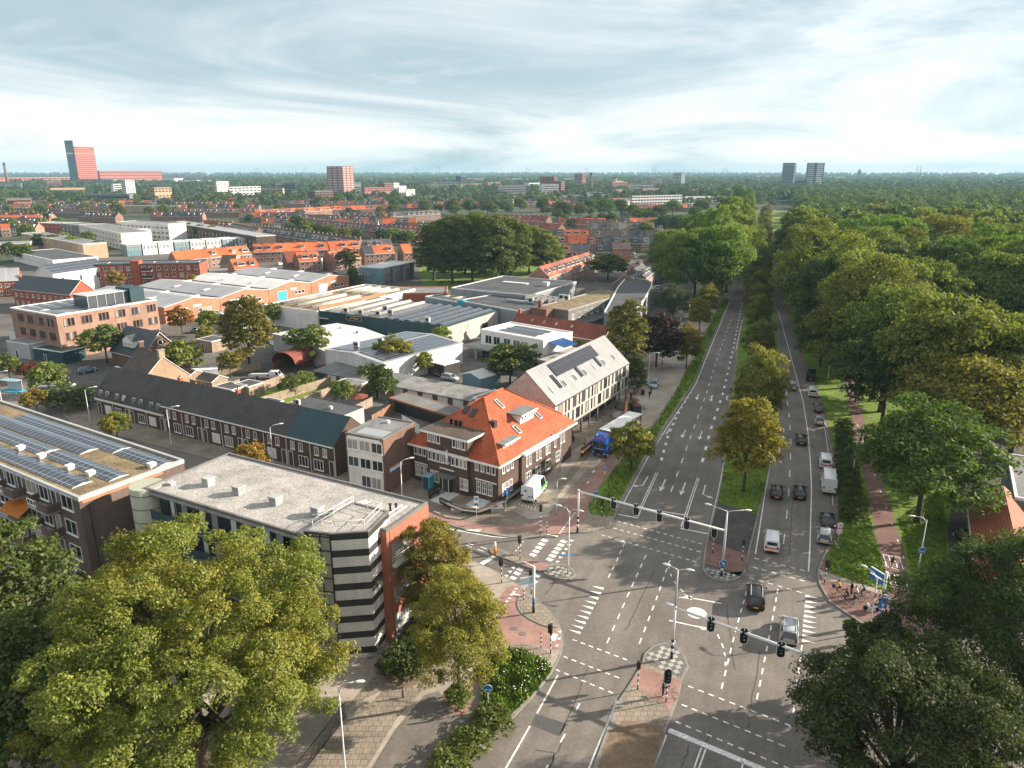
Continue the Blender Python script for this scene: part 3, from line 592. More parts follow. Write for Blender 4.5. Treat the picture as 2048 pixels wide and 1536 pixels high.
def prot(key, W, H, z0, nb, n, leaf, matn, seed, tr=.28, br=.26, shape='round', rough=.2, nl=9, upb=.25):
    bl = blobs_for(W, H - z0, z0, nb, seed, br, shape, rough)
    PROT[key] = (leafcloud(key + '_crown', bl, n, leaf, matn, seed, upb), limbs(bl, z0, tr, nl, seed, H - z0).mesh(key + '_trunk', 'bark'))
for i in range(4): prot('oak%d' % i, 15, 18, 4, (34, 40, 30, 46)[i], 30000, .25, 'leaf', 20 + i, .35, (.29, .25, .31, .24)[i], ('round', 'round', 'oval', 'round')[i], .26)
for i in range(3): prot('far%d' % i, 13, 16, 3, 26, 2600, .72, 'leaf', 40 + i, .3, .28, nl=4)
for i in range(2): prot('lime%d' % i, 9, 14, 3, 46, 22000, .2, 'leaf_gold', 60 + i, .22, .24, 'oval')
for i in range(2): prot('street%d' % i, 6, 8, 2.0, 26, 5200, .24, 'leaf_mix', 70 + i, .13, .27)
prot('yellow', 4, 5, 1.4, 22, 3600, .19, 'leaf_gold', 80, .09, .28); prot('conifer', 5.2, 7, .5, 40, 6500, .2, 'leaf_plain', 81, .14, .3, 'cone')
prot('poplar', 11, 24, 1.2, 60, 24000, .32, 'leaf', 83, .4, .3); prot('shrub', 3, 2.2, .1, 16, 1800, .16, 'leaf', 84, .05, .34); prot('purple', 9, 11, 2, 40, 9000, .28, 'leaf_plain', 85, .22, .25)
prot('tallthin', 8, 15, 2.5, 46, 10000, .27, 'leaf_mix', 86, .2, .25, 'oval')
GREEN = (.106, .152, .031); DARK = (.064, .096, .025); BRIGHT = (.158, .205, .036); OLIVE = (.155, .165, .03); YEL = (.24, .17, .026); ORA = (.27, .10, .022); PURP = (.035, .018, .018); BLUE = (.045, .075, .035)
def jit(c, k=.15): f = random.uniform(1 - k, 1 + k); return (c[0] * f * random.uniform(.9, 1.15), c[1] * f, c[2] * f, 1)
def tree(key, x, y, label, group=None, s=1.0, sz=None, col=GREEN, name='tree', parts=True, cat='tree', z=0, rz=None, sx=1.0):
    cm, tm = PROT[key]; rz = random.uniform(0, 2 * PI) if rz is None else rz
    r = thing(name, label, cat, (x, y, z), rz, group); r.scale = (s * sx, s * sx, s * (sz or 1))
    c = inst('crown', cm, r); c.color = jit(col); inst('trunk', tm, r); return r
PROT_H = {'oak': 18, 'far': 16, 'lime': 14, 'street': 8, 'yellow': 5, 'conifer': 7, 'poplar': 24, 'shrub': 2.2, 'purple': 11, 'tallthin': 15}
PROT_W = {'oak': 15, 'far': 13, 'lime': 9, 'street': 6, 'yellow': 4, 'conifer': 5.2, 'poplar': 11, 'shrub': 3, 'purple': 9, 'tallthin': 8}
def ptree(key, px, py, h, wd, label, col=GREEN, group=None, name='tree', cat='tree', z=0):
    "tree standing on the ground point seen at (px, py), h metres tall and wd wide"
    q = G(px, py); k = key.rstrip('0123456789'); s = h / PROT_H[k]; return tree(key, q.x, q.y, label, group, s, 1, col, name, sx=wd / (PROT_W[k] * s), cat=cat, z=z)

# the big plane tree in front of the apartment blocks
def hero(name, x, y, W, H, z0, n, leaf, matn, seed, col, label, nb=170, tr=.5, br=.12, rough=.4, extra=80):
    bl = blobs_for(W, H - z0, z0, nb, seed, br, 'round', rough); r = np.random.default_rng(seed + 1)
    for k in range(extra):                                    # sprays that break the outline
        a = r.uniform(0, 2 * PI); e = r.uniform(-.15, 1.2); f = r.uniform(.9, 1.15)
        bl.append((math.cos(a) * math.cos(e) * W / 2 * f, math.sin(a) * math.cos(e) * W / 2 * f, z0 + (H - z0) * (.45 + .52 * math.sin(e) * f), W * r.uniform(.022, .05), W * r.uniform(.022, .05), W * r.uniform(.02, .045)))
    t = thing(name, label, 'tree', (x, y, 0)); c = link(bpy.data.objects.new('crown', leafcloud(name + '_crown', bl, n, leaf, matn, seed, .3, fill=.06)), t); c.color = col + (1,)
    limbs(bl, z0, tr, 34, seed, H - z0).build('trunk', 'bark', t); return t
hero('plane_tree', -23.6, 45.2, 19.5, 18.6, 2.4, 380000, .10, 'leaf_mix', 101, (.18, .21, .032), 'huge spreading yellow green plane tree in front of the gravel roofed apartment block')
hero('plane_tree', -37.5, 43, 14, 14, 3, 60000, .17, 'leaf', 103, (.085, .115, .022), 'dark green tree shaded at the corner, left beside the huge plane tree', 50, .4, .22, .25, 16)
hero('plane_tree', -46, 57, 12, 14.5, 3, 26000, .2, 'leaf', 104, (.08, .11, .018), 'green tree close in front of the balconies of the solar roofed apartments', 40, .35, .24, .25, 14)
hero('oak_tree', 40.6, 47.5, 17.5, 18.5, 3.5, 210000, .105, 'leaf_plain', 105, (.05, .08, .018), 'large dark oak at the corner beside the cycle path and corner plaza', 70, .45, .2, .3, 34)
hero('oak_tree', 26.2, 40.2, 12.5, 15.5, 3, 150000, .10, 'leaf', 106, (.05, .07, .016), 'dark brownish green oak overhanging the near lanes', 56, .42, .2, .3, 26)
hero('lime_tree', -4.6, 53.4, 7.4, 12.4, 3, 80000, .085, 'leaf_gold', 107, (.235, .225, .034), 'golden green lime tree by the junction in front of the striped tower', 44, .2, .24, .3, 20)
hero('lime_tree', -7.6, 63.0, 6.4, 12.8, 2.5, 60000, .095, 'leaf_gold', 108, (.18, .165, .03), 'olive brown lime tree close to the red end wall of the apartment block', 44, .2, .24, .25, 12)
hero('oak_tree', 31.5, 53.0, 5.5, 8.5, 2, 20000, .15, 'leaf', 109, (.055, .08, .018), 'small dark tree in front of the large oak by the lamp post on the plaza', 30, .15, .24, .3, 14)
# limes down the central reservation and along the verges
for i, (px, py, h, wd, lab) in enumerate(((1486, 985, 14.5, 9.2, 'golden brown lime nearest the junction on the central reservation'), (1511, 872, 15, 8.8, 'second golden lime on the reservation, partly behind the nearest one'), (1514, 742, 12, 7.5, 'green lime on the reservation where the left turn lane begins'), (1512, 680, 12, 7, 'green lime on the reservation beyond the left turn lane'))):
    ptree('lime%d' % (i % 2), px, py, h, wd, lab, ((.185, .19, .03) if i < 2 else (.12, .15, .03)), 'limes on the central reservation', 'lime_tree')
for k in range(19):
    t = k / 18; px, py = 1511 + 20 * t, 650 - 212 * t ** .7
    ptree('lime%d' % (k % 2), px, py, 14 if k > 4 else 12.5, 10 if k > 4 else 8.5, 'green brown lime far along the central reservation', (.12, .15, .028) if k % 3 else (.16, .16, .028), 'limes far along the central reservation', 'lime_tree')
ptree('street0', 1262, 944, 8.0, 6.6, 'small brownish green tree on the verge beside the blue truck', OLIVE, None, 'street_tree')
ptree('lime1', 1372, 738, 10, 7.2, 'yellow green tree leaning over the service road on the left verge', (.15, .135, .022), None, 'lime_tree')
for k, (px, py) in enumerate(((1398, 668), (1412, 640), (1423, 615), (1432, 596), (1440, 578))): ptree('lime%d' % (k % 2), px, py, 10.5, 7, 'golden green lime in the row along the left verge of the main road', (.19, .18, .03), 'limes along the left verge', 'lime_tree')
ptree('tallthin', 1248, 760, 18, 9, 'tall yellow green tree at the far end of the pale modern building', (.14, .14, .022), None, 'tall_tree')
ptree('purple', 1312, 735, 12.5, 11, 'dark purple leaved tree beside the service road', PURP, None, 'copper_beech'); ptree('oak2', 1345, 640, 10, 11, 'dark bluish green tree at the edge of the car park', BLUE, None, 'street_tree')
ptree('conifer', 1268, 782, 9, 5, 'narrow dark conifer next to the tall yellow green tree', DARK, None, 'conifer')
# town trees, each where the photograph shows it
TT = [('street1', 1020, 770, 9, 11, DARK, 'dense dark green tree in the yard behind the pale modern building'), ('street0', 790, 745, 8.5, 9, OLIVE, 'brown green tree at the right end of the white hall'), ('street1', 622, 730, 9.5, 9.5, GREEN, 'round green tree in front of the pale low hall'),
      ('tallthin', 500, 735, 17, 12, (.13, .13, .022), 'drooping yellow green birch between the yards and the garages'), ('street0', 548, 652, 7, 6, BRIGHT, 'small bright green tree beside the birch'), ('conifer', 765, 795, 7.5, 6.6, (.07, .12, .02), 'bright green conical conifer in front of the garage row'),
      ('yellow', 462, 755, 6, 5, (.13, .13, .02), 'yellowish young tree beside the white trailer in the yards'), ('street0', 365, 755, 8.5, 9, BRIGHT, 'green tree beside the gabled house with a round window'), ('street1', 215, 725, 9, 10, GREEN, 'broad dark tree in front of the brown brick office'),
      ('street1', 150, 708, 6, 5, BRIGHT, 'small tree at the foot of the brown brick office corner'), ('street0', 365, 668, 8, 7, ORA, 'orange autumn tree in the yard before the brick warehouses'), ('yellow', 420, 672, 7.5, 5.5, (.15, .19, .022), 'bright lime green tree in the parking yard of the warehouses'),
      ('yellow', 410, 690, 5, 4.5, BRIGHT, 'low bright green tree under the lime green one'), ('street0', 100, 790, 7, 7, BRIGHT, 'leafy green tree near the bus shelter'), ('street1', 65, 762, 4, 6, (.14, .045, .02), 'low rust red shrub like tree beside the teal shed'), ('street0', 20, 760, 6, 5, GREEN, 'green tree at the left edge by the bus shelter'),
      ('yellow', 75, 830, 5.2, 4.6, (.21, .17, .025), 'yellow street tree beyond the solar panels roof'), ('yellow', 236, 885, 5.4, 4.6, (.17, .18, .025), 'lime yellow street tree in front of the mansard houses'), ('yellow', 505, 955, 5.4, 5, (.24, .155, .025), 'golden street tree in front of the terrace by the lamp post'),
      ('shrub', 145, 815, 4, 9, DARK, 'dark hedge mass at the end of the terrace'), ('street1', 685, 815, 5.5, 5, GREEN, 'green garden tree behind the terrace'), ('shrub', 610, 775, 3, 4, BRIGHT, 'round green garden bush by the wooden fences'), ('shrub', 582, 788, 3.4, 4.4, GREEN, 'garden bush beside the wooden fences'), ('shrub', 735, 770, 4, 4, BRIGHT, 'light green shrub next to the conical conifer'),
      ('yellow', 885, 705, 7, 4.5, BRIGHT, 'slender green tree against the white end wall'), ('yellow', 850, 755, 6, 3.5, BRIGHT, 'thin green tree by the white canopy'), ('street0', 697, 540, 10, 11, DARK, 'dark round tree in front of the orange terrace'), ('conifer', 706, 572, 9, 6, DARK, 'dark pointed conifer at the warehouse corner'),
      ('street0', 1215, 560, 11, 17, DARK, 'wide dark tree behind the flat roofed works'), ('street1', 385, 585, 7, 6, YEL, 'golden tree in front of the red brick flats'), ('yellow', 235, 582, 8, 6, YEL, 'orange yellow tree before the red brick flats')]
for key, px, py, h, wd, c, lab in TT: ptree(key, px, py, h, wd, lab, c, None, 'town_tree' if key != 'shrub' else 'garden_shrub', 'tree' if key != 'shrub' else 'shrub')
for px, py, h in ((868, 560, 24), (905, 566, 28), (945, 568, 29), (985, 570, 28), (1022, 562, 27), (890, 545, 25), (960, 545, 28), (1005, 548, 27), (930, 548, 27)): ptree('poplar', px, py, h, 16, 'tall dark tree in the clump beyond the teal hall', (.10, .125, .026), 'clump of tall trees beyond the teal hall', 'tall_tree')
for px, py, h in ((1058, 545, 22), (1085, 548, 20), (1100, 545, 17)): ptree('poplar', px, py, h, 13, 'bright green tree at the right end of the tall clump', BRIGHT, 'bright trees right of the tall clump', 'tall_tree')
for px, py, h, wd in ((1352, 590, 23, 18), (1388, 608, 26, 21), (1428, 610, 27, 21), (1452, 585, 26, 18), (1472, 555, 27, 19), (1335, 560, 20, 17), (1400, 545, 27, 19), (1440, 530, 29, 19), (1470, 510, 28, 18), (1455, 480, 28, 18), (1480, 470, 27, 18), (1425, 560, 29, 18), (1345, 555, 20, 14), (1490, 445, 27, 17), (1478, 430, 28, 18)):
    ptree('oak%d' % (int(px) % 4), px, py, h, wd, 'large bright green plane in the mass left of the main road', (.15, .205, .032) if py > 500 else (.13, .18, .03), 'bright planes left of the main road', 'plane_tree')
# single trees on the park side
ptree('oak1', 1834, 1045, 16, 16.5, 'bushy green oak alone on the lawn beside the cycle path', (.105, .155, .026), None, 'oak_tree'); ptree('oak0', 1905, 945, 18.5, 18, 'yellow tinged maple behind the lone oak on the lawn', (.185, .165, .03), None, 'maple_tree')
ptree('oak3', 2020, 905, 22, 20, 'tall fresh green oak at the right edge behind the maple', BRIGHT, None, 'oak_tree')
# the park wood: individual oaks out to where the crowns merge
ud = Vector((.345, .939)); vd = Vector((.939, -.345)); e0_ = Vector((60.5, 132))
WOOD = []
cnt = 0
u = -22.0
while u < 420:
    v = (17.0 if u < 0 else 9.5 if u < 40 else 6.0 if u < 70 else 2.0 if u < 100 else -2.0)
    while v < 210:
        p = e0_ + ud * (u + random.uniform(-3.2, 3.2)) + vd * (v + random.uniform(-2.6, 2.6)); v += random.uniform(14, 19)
        d = p.length; q = (p.x * FPX / (p.y * _c + 40 * _s) + CX)
        if q > 2200 or p.y < 105: continue
        if u < 55 and v > 34 and q > 1885: continue
        WOOD.append((d, p.x, p.y))
    u += 15.0
WOOD.sort(); rest = WOOD[250:]
for i, (d, x, y) in enumerate(WOOD[:250]):
    c = random.choice((GREEN, BRIGHT, (.125, .195, .028), (.14, .17, .028), DARK, (.115, .16, .026), OLIVE))
    tree(('oak%d' if d < 330 else 'far%d') % (i % (4 if d < 330 else 3)), x, y, 'broad oak crown in the dense park wood right of the main road', 'oaks of the park wood', random.uniform(1.15, 1.5) if i < 90 else random.uniform(1.0, 1.45), random.uniform(.92, 1.12), c, 'oak_tree')
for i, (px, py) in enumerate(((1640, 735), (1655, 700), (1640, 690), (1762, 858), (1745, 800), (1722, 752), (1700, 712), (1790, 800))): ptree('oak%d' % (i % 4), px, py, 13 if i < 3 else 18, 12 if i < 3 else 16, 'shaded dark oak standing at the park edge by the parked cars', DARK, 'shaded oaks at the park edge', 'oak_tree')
for i in range(12):
    t = i / 11; px, py = 1686 + 16 * t, 860 + 180 * t
    ptree('shrub', px, py, 1.6, 3.2, 'dark shrub in the clipped row between the parked cars and cycle path', DARK if i < 7 else (.08, .11, .02), 'shrubs along the parking strip', 'verge_shrub', 'shrub', z=.1)
for px, py in ((790, 1345), (805, 1320), (822, 1350), (830, 1300), (845, 1330), (852, 1280), (866, 1305), (868, 1262), (850, 1250)): ptree('shrub', px, py, 1.7, 2.8, 'leafy green shrub in the bed at the foot of the striped tower', (.07, .10, .02), 'shrubs in the bed below the striped tower', 'bed_shrub', 'shrub', z=.12)
ptree('shrub', 918, 1410, 1.6, 2.2, 'pale green shrub at the foot of the golden lime', BRIGHT, None, 'bed_shrub', 'shrub', z=.12)
for px, py in ((940, 1500), (900, 1540), (985, 1455)): ptree('shrub', px, py, 1.3, 3.2, 'low yellow green bush in the long grass of the verge', (.10, .13, .02), 'bushes in the verge grass', 'verge_shrub', 'shrub', z=.12)

# far wood and suburban greenery that reads as one mass
def canopy(name, P, S, C, matn, per=60, leaf=.9, seed=5, col=(.068, .094, .028, 1)):
    r = np.random.default_rng(seed); n = len(P); P = np.asarray(P, float); S = np.asarray(S, float); C = np.asarray(C, float)
    d = r.normal(size=(n, per, 3)); d /= np.linalg.norm(d, axis=2)[:, :, None]; d[:, :, 2] = np.abs(d[:, :, 2]) * 1.0 - .25 * r.random((n, per))
    lump = 1 + .22 * np.sin(d[:, :, :1] * 5 + r.uniform(0, 6, (n, 1, 1))) * np.cos(d[:, :, 1:2] * 4 + r.uniform(0, 6, (n, 1, 1)))
    pos = np.concatenate([P, S[:, 2:3] * .42], 1)[:, None, :] + d * lump * np.stack([S[:, 0], S[:, 0], S[:, 2] * .56], 1)[:, None, :] * (1 - .15 * r.random((n, per, 1)))
    nn = d * .9 + r.normal(0, .4, d.shape); nn[:, :, 2] += .3; nn /= np.linalg.norm(nn, axis=2)[:, :, None]
    u = np.cross(nn, r.normal(size=nn.shape)); u /= np.linalg.norm(u, axis=2)[:, :, None]; v = np.cross(nn, u); s = (leaf * S[:, 0] / np.sqrt(per) * 2.6)[:, None, None] * r.uniform(.6, 1.25, (n, per, 1))
    V = np.stack([pos - u * s, pos - v * s * .8, pos + u * s, pos + v * s * .8], 2).reshape(-1, 3); N = n * per
    me = bpy.data.meshes.new(name); me.vertices.add(4 * N); me.vertices.foreach_set('co', V.ravel()); me.loops.add(4 * N); me.loops.foreach_set('vertex_index', np.arange(4 * N, dtype=np.int32))
    me.polygons.add(N); me.polygons.foreach_set('loop_start', np.arange(0, 4 * N, 4, dtype=np.int32)); me.update(calc_edges=True)
    c = np.zeros((n, per, 4)); c[:, :, 0] = np.clip(C[:, :1] * .6 + r.random((n, per)) * .4, 0, 1); c[:, :, 1] = np.clip(C[:, 1:2] * .85 + r.random((n, per)) * .15, 0, 1); c[:, :, 3] = 1
    at = me.color_attributes.new('tint', 'FLOAT_COLOR', 'POINT'); at.data.foreach_set('color', np.repeat(c.reshape(-1, 4), 4, axis=0).ravel()); me.materials.append(M[matn])
    o = link(bpy.data.objects.new(name, me)); o.color = col; return tag(o, kind='stuff')
def scatter(n, d0, d1, a0, a1, s0, s1, keep=None, p=.8):
    P = []; S = []; C = []; k = 0
    while len(P) < n and k < n * 20:
        k += 1; t = random.random(); d = d0 * (d1 / d0) ** t if p == 'log' else math.sqrt(d0 * d0 + t * (d1 * d1 - d0 * d0)); a = R(random.uniform(a0, a1)); x, y = d * math.sin(a), d * math.cos(a)
        if keep and not keep(x, y): continue
        f = random.uniform(s0, s1); P.append((x, y)); S.append((f, f, f * random.uniform(1.5, 2.2))); g = .5 + .5 * math.sin(x * .011 + 1) * math.sin(y * .007); C.append((random.random(), min(1, max(0, random.gauss(g, .25)))))
    return P, S, C
def side(x, y): return (x - 60.5) * vd.x + (y - 132) * vd.y          # metres right of the park kerb
def along(x, y): return (x - 60.5) * ud.x + (y - 132) * ud.y
def in_wood(x, y): return side(x, y) > 2 and along(x, y) > 120 and not (along(x, y) < 405 and side(x, y) < 205)
P, S, C = scatter(1700, 300, 1500, 14, 42, 6.5, 11, in_wood)
P += [(x, y) for _, x, y in rest]; S += [(7, 7, 16)] * len(rest); C += [(random.random(), random.random() * .8) for _ in rest]
[C.__setitem__(i, (q[0], q[1] * .75)) for i, q in enumerate(C)]
canopy('park_woodland', P, S, C, 'leaf', 220, .85, 5, (.09, .125, .03, 1))
# ================================================================ BUILDINGS (near and middle)
class Site:
    "a thing whose local x runs along its front, y to the back"
    def __init__(s, name, label, cat, A, B, C, h, group=None, L=None, D=None, world=False):
        a, b, c = (A, B, C) if world else (G(*A, h), G(*B, h), G(*C, h) if C else None)
        a, b = Vector((a[0], a[1])), Vector((b[0], b[1])); d = b - a; s.L = L or d.length; d.normalize(); n = Vector((-d.y, d.x))
        s.D = D or (Vector((c[0], c[1])) - a).dot(n); s.rz = math.atan2(d.y, d.x); s.a, s.d, s.n = a, d, n; s.h = h
        s.root = thing(name, label, cat, (a.x, a.y, 0), s.rz, group)
    def loc(s, px, py, z): q = G(px, py, z); r = Vector((q.x, q.y)) - s.a; return (r.dot(s.d), r.dot(s.n))
WM = {}
def winmesh(w, h, cols=1, rows=1, fr='white_trim', gl='glass', t=.09, sill=True, proud=.07):
    k = (round(w, 2), round(h, 2), cols, rows, fr, gl, t, sill)
    if k in WM: return WM[k]
    b = MB()
    b.box(-w / 2, -proud, 0, -w / 2 + t, .0, h); b.box(w / 2 - t, -proud, 0, w / 2, .0, h); b.box(-w / 2 + t, -proud, 0, w / 2 - t, 0, t); b.box(-w / 2 + t, -proud, h - t, w / 2 - t, 0, h)
    for i in range(1, cols): x = -w / 2 + w * i / cols; b.box(x - t * .4, -proud * .9, t, x + t * .4, 0, h - t)
    for j in range(1, rows): z = h * j / rows; b.box(-w / 2 + t, -proud * .8, z - t * .35, w / 2 - t, 0, z + t * .35)
    if sill: b.box(-w / 2 - .06, -.16, -.07, w / 2 + .06, 0, -.002)
    g = MB(); g.box(-w / 2 + .01, -.02, .01, w / 2 - .01, .05, h - .01); f1, p1 = b.mesh('window', fr), g.mesh('pane', gl)
    b.box(-w / 2 + .01, -.02, .01, w / 2 - .01, .05, h - .01, 1); WM[k] = (b.mesh('window', [fr, gl]), f1, p1); return WM[k]
def put(root, name, mesh, face, x, z, L, D, off=0):
    loc, rz = {'F': ((x, -off, z), 0), 'R': ((L + off, x, z), PI / 2), 'B': ((L - x, D + off, z), PI), 'L': ((-off, D - x, z), -PI / 2)}[face]
    return inst(name, mesh, root, loc, rz)
def wins(S, face, xs, z, w, h, name='window', off=0, L=None, D=None, **k):
    me = winmesh(w, h, **k)
    for x in xs: put(S.root, name, me, face, x, z, L or S.L, D or S.D, off)
def rect(L, D, x=0, y=0): return [(x, y), (x + L, y), (x + L, y + D), (x, y + D)]
def ring(b, p, d0, d1, z0, z1, mi=0):
    a, c = inset(p, d0), inset(p, d1); n = len(p)
    for i in range(n):
        j = (i + 1) % n
        b.face([(*a[i], z0), (*a[j], z0), (*a[j], z1), (*a[i], z1)], mi); b.face([(*a[i], z1), (*a[j], z1), (*c[j], z1), (*c[i], z1)], mi)
        b.face([(*c[j], z0), (*c[i], z0), (*c[i], z1), (*c[j], z1)], mi); b.face([(*a[j], z0), (*a[i], z0), (*c[i], z0), (*c[j], z0)], mi)
def flat(root, p, h, wallm, roofm, trim='white_trim', par=.3, tw=.28, fascia=.0, z0=-.1):
    p = ccw(p); b = MB(); b.prism(p, z0, h - par); w_ = b.build('wall', wallm, root)
    b = MB(); ring(b, p, -.03 if fascia else .0, tw, h - max(fascia, par) if fascia else h - par, h); b.build('parapet' if not fascia else 'fascia', trim, root)
    b = MB(); b.face([(x, y, h - par + .006) for x, y in inset(p, tw * .9)]); return b.build('roof', roofm, root)
def gable(root, L, D, he, hr, roofm, wallm, x0=0, y0=0, ridge=.5, over=.3, ends=.15, axis='x', z0=-.1, th=.16, trim=None, name='roof'):
    T = (lambda x, y, z: (x0 + x, y0 + y, z)) if axis == 'x' else (lambda x, y, z: (x0 + y, y0 + x, z))
    fl = (lambda q: q) if axis == 'x' else (lambda q: q[::-1])
    if axis == 'y': L, D = D, L
    ry = D * ridge; b = MB()
    for q in ([(0, 0, z0), (L, 0, z0), (L, 0, he), (0, 0, he)], [(L, D, z0), (0, D, z0), (0, D, he), (L, D, he)], [(0, D, z0), (0, 0, z0), (0, 0, he), (0, ry, hr), (0, D, he)], [(L, 0, z0), (L, D, z0), (L, D, he), (L, ry, hr), (L, 0, he)]): b.face(fl([T(*k) for k in q]))
    if wallm: b.build('wall', wallm, root)
    b = MB(); s1 = (hr - he) / ry; s2 = (hr - he) / (D - ry); xa, xb = -ends, L + ends; e = .02
    P = [(-over, he - over * s1 + e), (ry, hr + e), (D + over, he - over * s2 + e)]
    for (ya, za), (yb, zb) in ((P[0], P[1]), (P[1], P[2])):
        b.face(fl([T(xa, ya, za + th), T(xb, ya, za + th), T(xb, yb, zb + th), T(xa, yb, zb + th)]))
        b.face(fl([T(xa, yb, zb), T(xb, yb, zb), T(xb, ya, za), T(xa, ya, za)]), 1)
        b.face(fl([T(xa, ya, za), T(xa, ya, za + th), T(xa, yb, zb + th), T(xa, yb, zb)]), 1); b.face(fl([T(xb, yb, zb), T(xb, yb, zb + th), T(xb, ya, za + th), T(xb, ya, za)]), 1)
    for (ya, za), sg in ((P[0], 1), (P[2], -1)):
        q = [T(xa, ya, za), T(xb, ya, za), T(xb, ya, za + th), T(xa, ya, za + th)]; b.face(fl(q if sg > 0 else q[::-1]), 1)
    return b.build(name, [roofm, trim or 'white_trim'], root)
def boxpart(root, name, x0, y0, z0, x1, y1, z1, m): b = MB(); b.box(x0, y0, z0, x1, y1, z1); return b.build(name, m, root)
def vent(root, x, y, z, s=.8, h=.9, m='galv', name='roof_vent'):
    b = MB(); b.box(-s / 2, -s / 2, 0, s / 2, s / 2, h * .3, 0)
    for k in range(3): b.box(-s * .55, -s * .55, h * (.34 + .2 * k), s * .55, s * .55, h * (.48 + .2 * k), 0)
    b.box(-s * .4, -s * .4, h * .3, s * .4, s * .4, h * .9, 1); b.box(-s * .6, -s * .6, h * .92, s * .6, s * .6, h, 0); return b.build(name, [m, 'black_trim'], root, (x, y, z))
def acunit(root, x, y, z, rz=0, s=1):
    b = MB(); b.box(-.5 * s, -.2 * s, .12, .5 * s, .2 * s, 1.0 * s, 0); b.disc((0, -.21 * s, .55 * s), (0, -1, 0), .3 * s, 12, 1, .03); b.box(-.45 * s, -.25 * s, 0, .45 * s, .25 * s, .1, 1); return b.build('air_conditioner', ['galv', 'black_trim'], root, (x, y, z), rz)
def chimney(root, x, y, z, h=1.2, s=.6, m='brick_red'):
    b = MB(); b.box(-s / 2, -s / 2, -.8, s / 2, s / 2, h, 0); b.box(-s * .6, -s * .6, h, s * .6, s * .6, h + .12, 1); b.lathe([(.11, 0), (.1, .35)], (0, 0), 8, 2, h + .12); return b.build('chimney', [m, 'concrete', 'tile_red'], root, (x, y, z))
def skylight(root, x, y, z, w, h, tilt, rz=0, m='glass', fr='dark_trim'):
    b = MB(); b.box(-w / 2, 0, .0, w / 2, h, .10, 0); b.box(-w / 2 + .1, .1, .10, w / 2 - .1, h - .1, .112, 1); o = b.build('skylight', [fr, m], root); o.matrix_local = Matrix.Translation((x, y, z)) @ Matrix.Rotation(rz, 4, 'Z') @ Matrix.Rotation(tilt, 4, 'X'); return o
def solar_row(root, x0, x1, y, z, w=1.65, tilt=10, m='solar', name='solar_panel_row', tent=True):
    b = MB(); h = math.tan(R(tilt)) * w
    b.face([(x0, y - w, z + .08), (x1, y - w, z + .08), (x1, y, z + .08 + h), (x0, y, z + .08 + h)], 0)
    if tent: b.face([(x0, y, z + .08 + h), (x1, y, z + .08 + h), (x1, y + w, z + .08), (x0, y + w, z + .08)], 0)
    for xx in (x0, x1): b.face([(xx, y - w, z), (xx, y + w, z), (xx, y + w, z + .08), (xx, y, z + .08 + h), (xx, y - w, z + .08)] if xx == x1 else [(xx, y + w, z), (xx, y - w, z), (xx, y - w, z + .08), (xx, y, z + .08 + h), (xx, y + w, z + .08)], 1)
    b.face([(x0, y - w, z), (x1, y - w, z), (x1, y - w, z + .08), (x0, y - w, z + .08)], 1)
    if not tent: b.face([(x1, y, z), (x0, y, z), (x0, y, z + .08 + h), (x1, y, z + .08 + h)], 1)
    return b.build(name, [m, 'galv'], root)
def door(root, face, x, z, L, D, w=.95, h=2.2, m='dark_trim', fr='white_trim', name='door'):
    b = MB(); b.box(-w / 2, -.03, 0, w / 2, .05, h, 0); b.box(-w / 2 - .08, -.07, 0, -w / 2, 0, h + .08, 1); b.box(w / 2, -.07, 0, w / 2 + .08, 0, h + .08, 1); b.box(-w / 2, -.07, h, w / 2, 0, h + .08, 1)
    return put(root, name, b.mesh('door', [m, fr]), face, x, z, L, D)

# ---- apartment block with solar panels (left)
S = Site('apartment_block', 'brown brick apartment block with solar panels on its mossy flat roof', 'building', (-45.8 - .85 * 62, 69.9 + .527 * 62), (-45.8, 69.9), None, 12, D=12.4, world=True); L, D, h = S.L, S.D, 12
flat(S.root, rect(L, D), h, 'brick_grey', 'roof_moss', 'render_grey', .22, .3, .5)
for k, (y, xa, xb) in enumerate(((2.2, L - 40, L - 3.2), (5.4, L - 48, L - 16.5), (5.4, L - 15.6, L - 1.6), (8.1, L - 50, L - 12.5), (10.4, L - 34, L - 9.5), (10.4, L - 9, L - .6))): solar_row(S.root, xa, xb, y, h - .2, 1.15, 10)
for x, y in ((L - 20.5, 4), (L - 15.5, 4.0), (L - 9, 3.9), (L - 5.2, 4.2), (L - 1.5, 9.3)): vent(S.root, x, y, h - .22, .7, .55, 'white_trim')
for fl in range(4):
    z = .4 + fl * 3.0
    for bay in range(8):
        x = L - 3.1 - bay * 7.4
        wins(S, 'F', [x + .6], z + .55, 2.3, 1.75, cols=2); wins(S, 'F', [x - 4.2], z + .5, 1.9, 1.8, cols=2); wins(S, 'F', [x - 2.1], z + .05, 1.1, 2.3, cols=1)
        if bay < 6:
            b = MB(); b.box(x - 5.6, -1.35, z - .2, x - 1.2, 0, z, 0); b.box(x - 5.6, -1.35, z, x - 5.5, 0, z + 1.0, 1); b.box(x - 1.3, -1.35, z, x - 1.2, 0, z + 1.0, 1)
            b.box(x - 3.5, -1.35, z, x - 1.3, -1.25, z + .95, 1)
            for zz in (z + .3, z + .95): b.beam((x - 5.5, -1.3, zz), (x - 3.5, -1.3, zz), .07, .07, 2)
            for q in range(4): b.beam((x - 5.45 + q * .63, -1.3, z), (x - 5.45 + q * .63, -1.3, z + .95), .06, .06, 2)
            b.build('balcony', ['concrete', 'brick_grey', 'white_trim'], S.root)
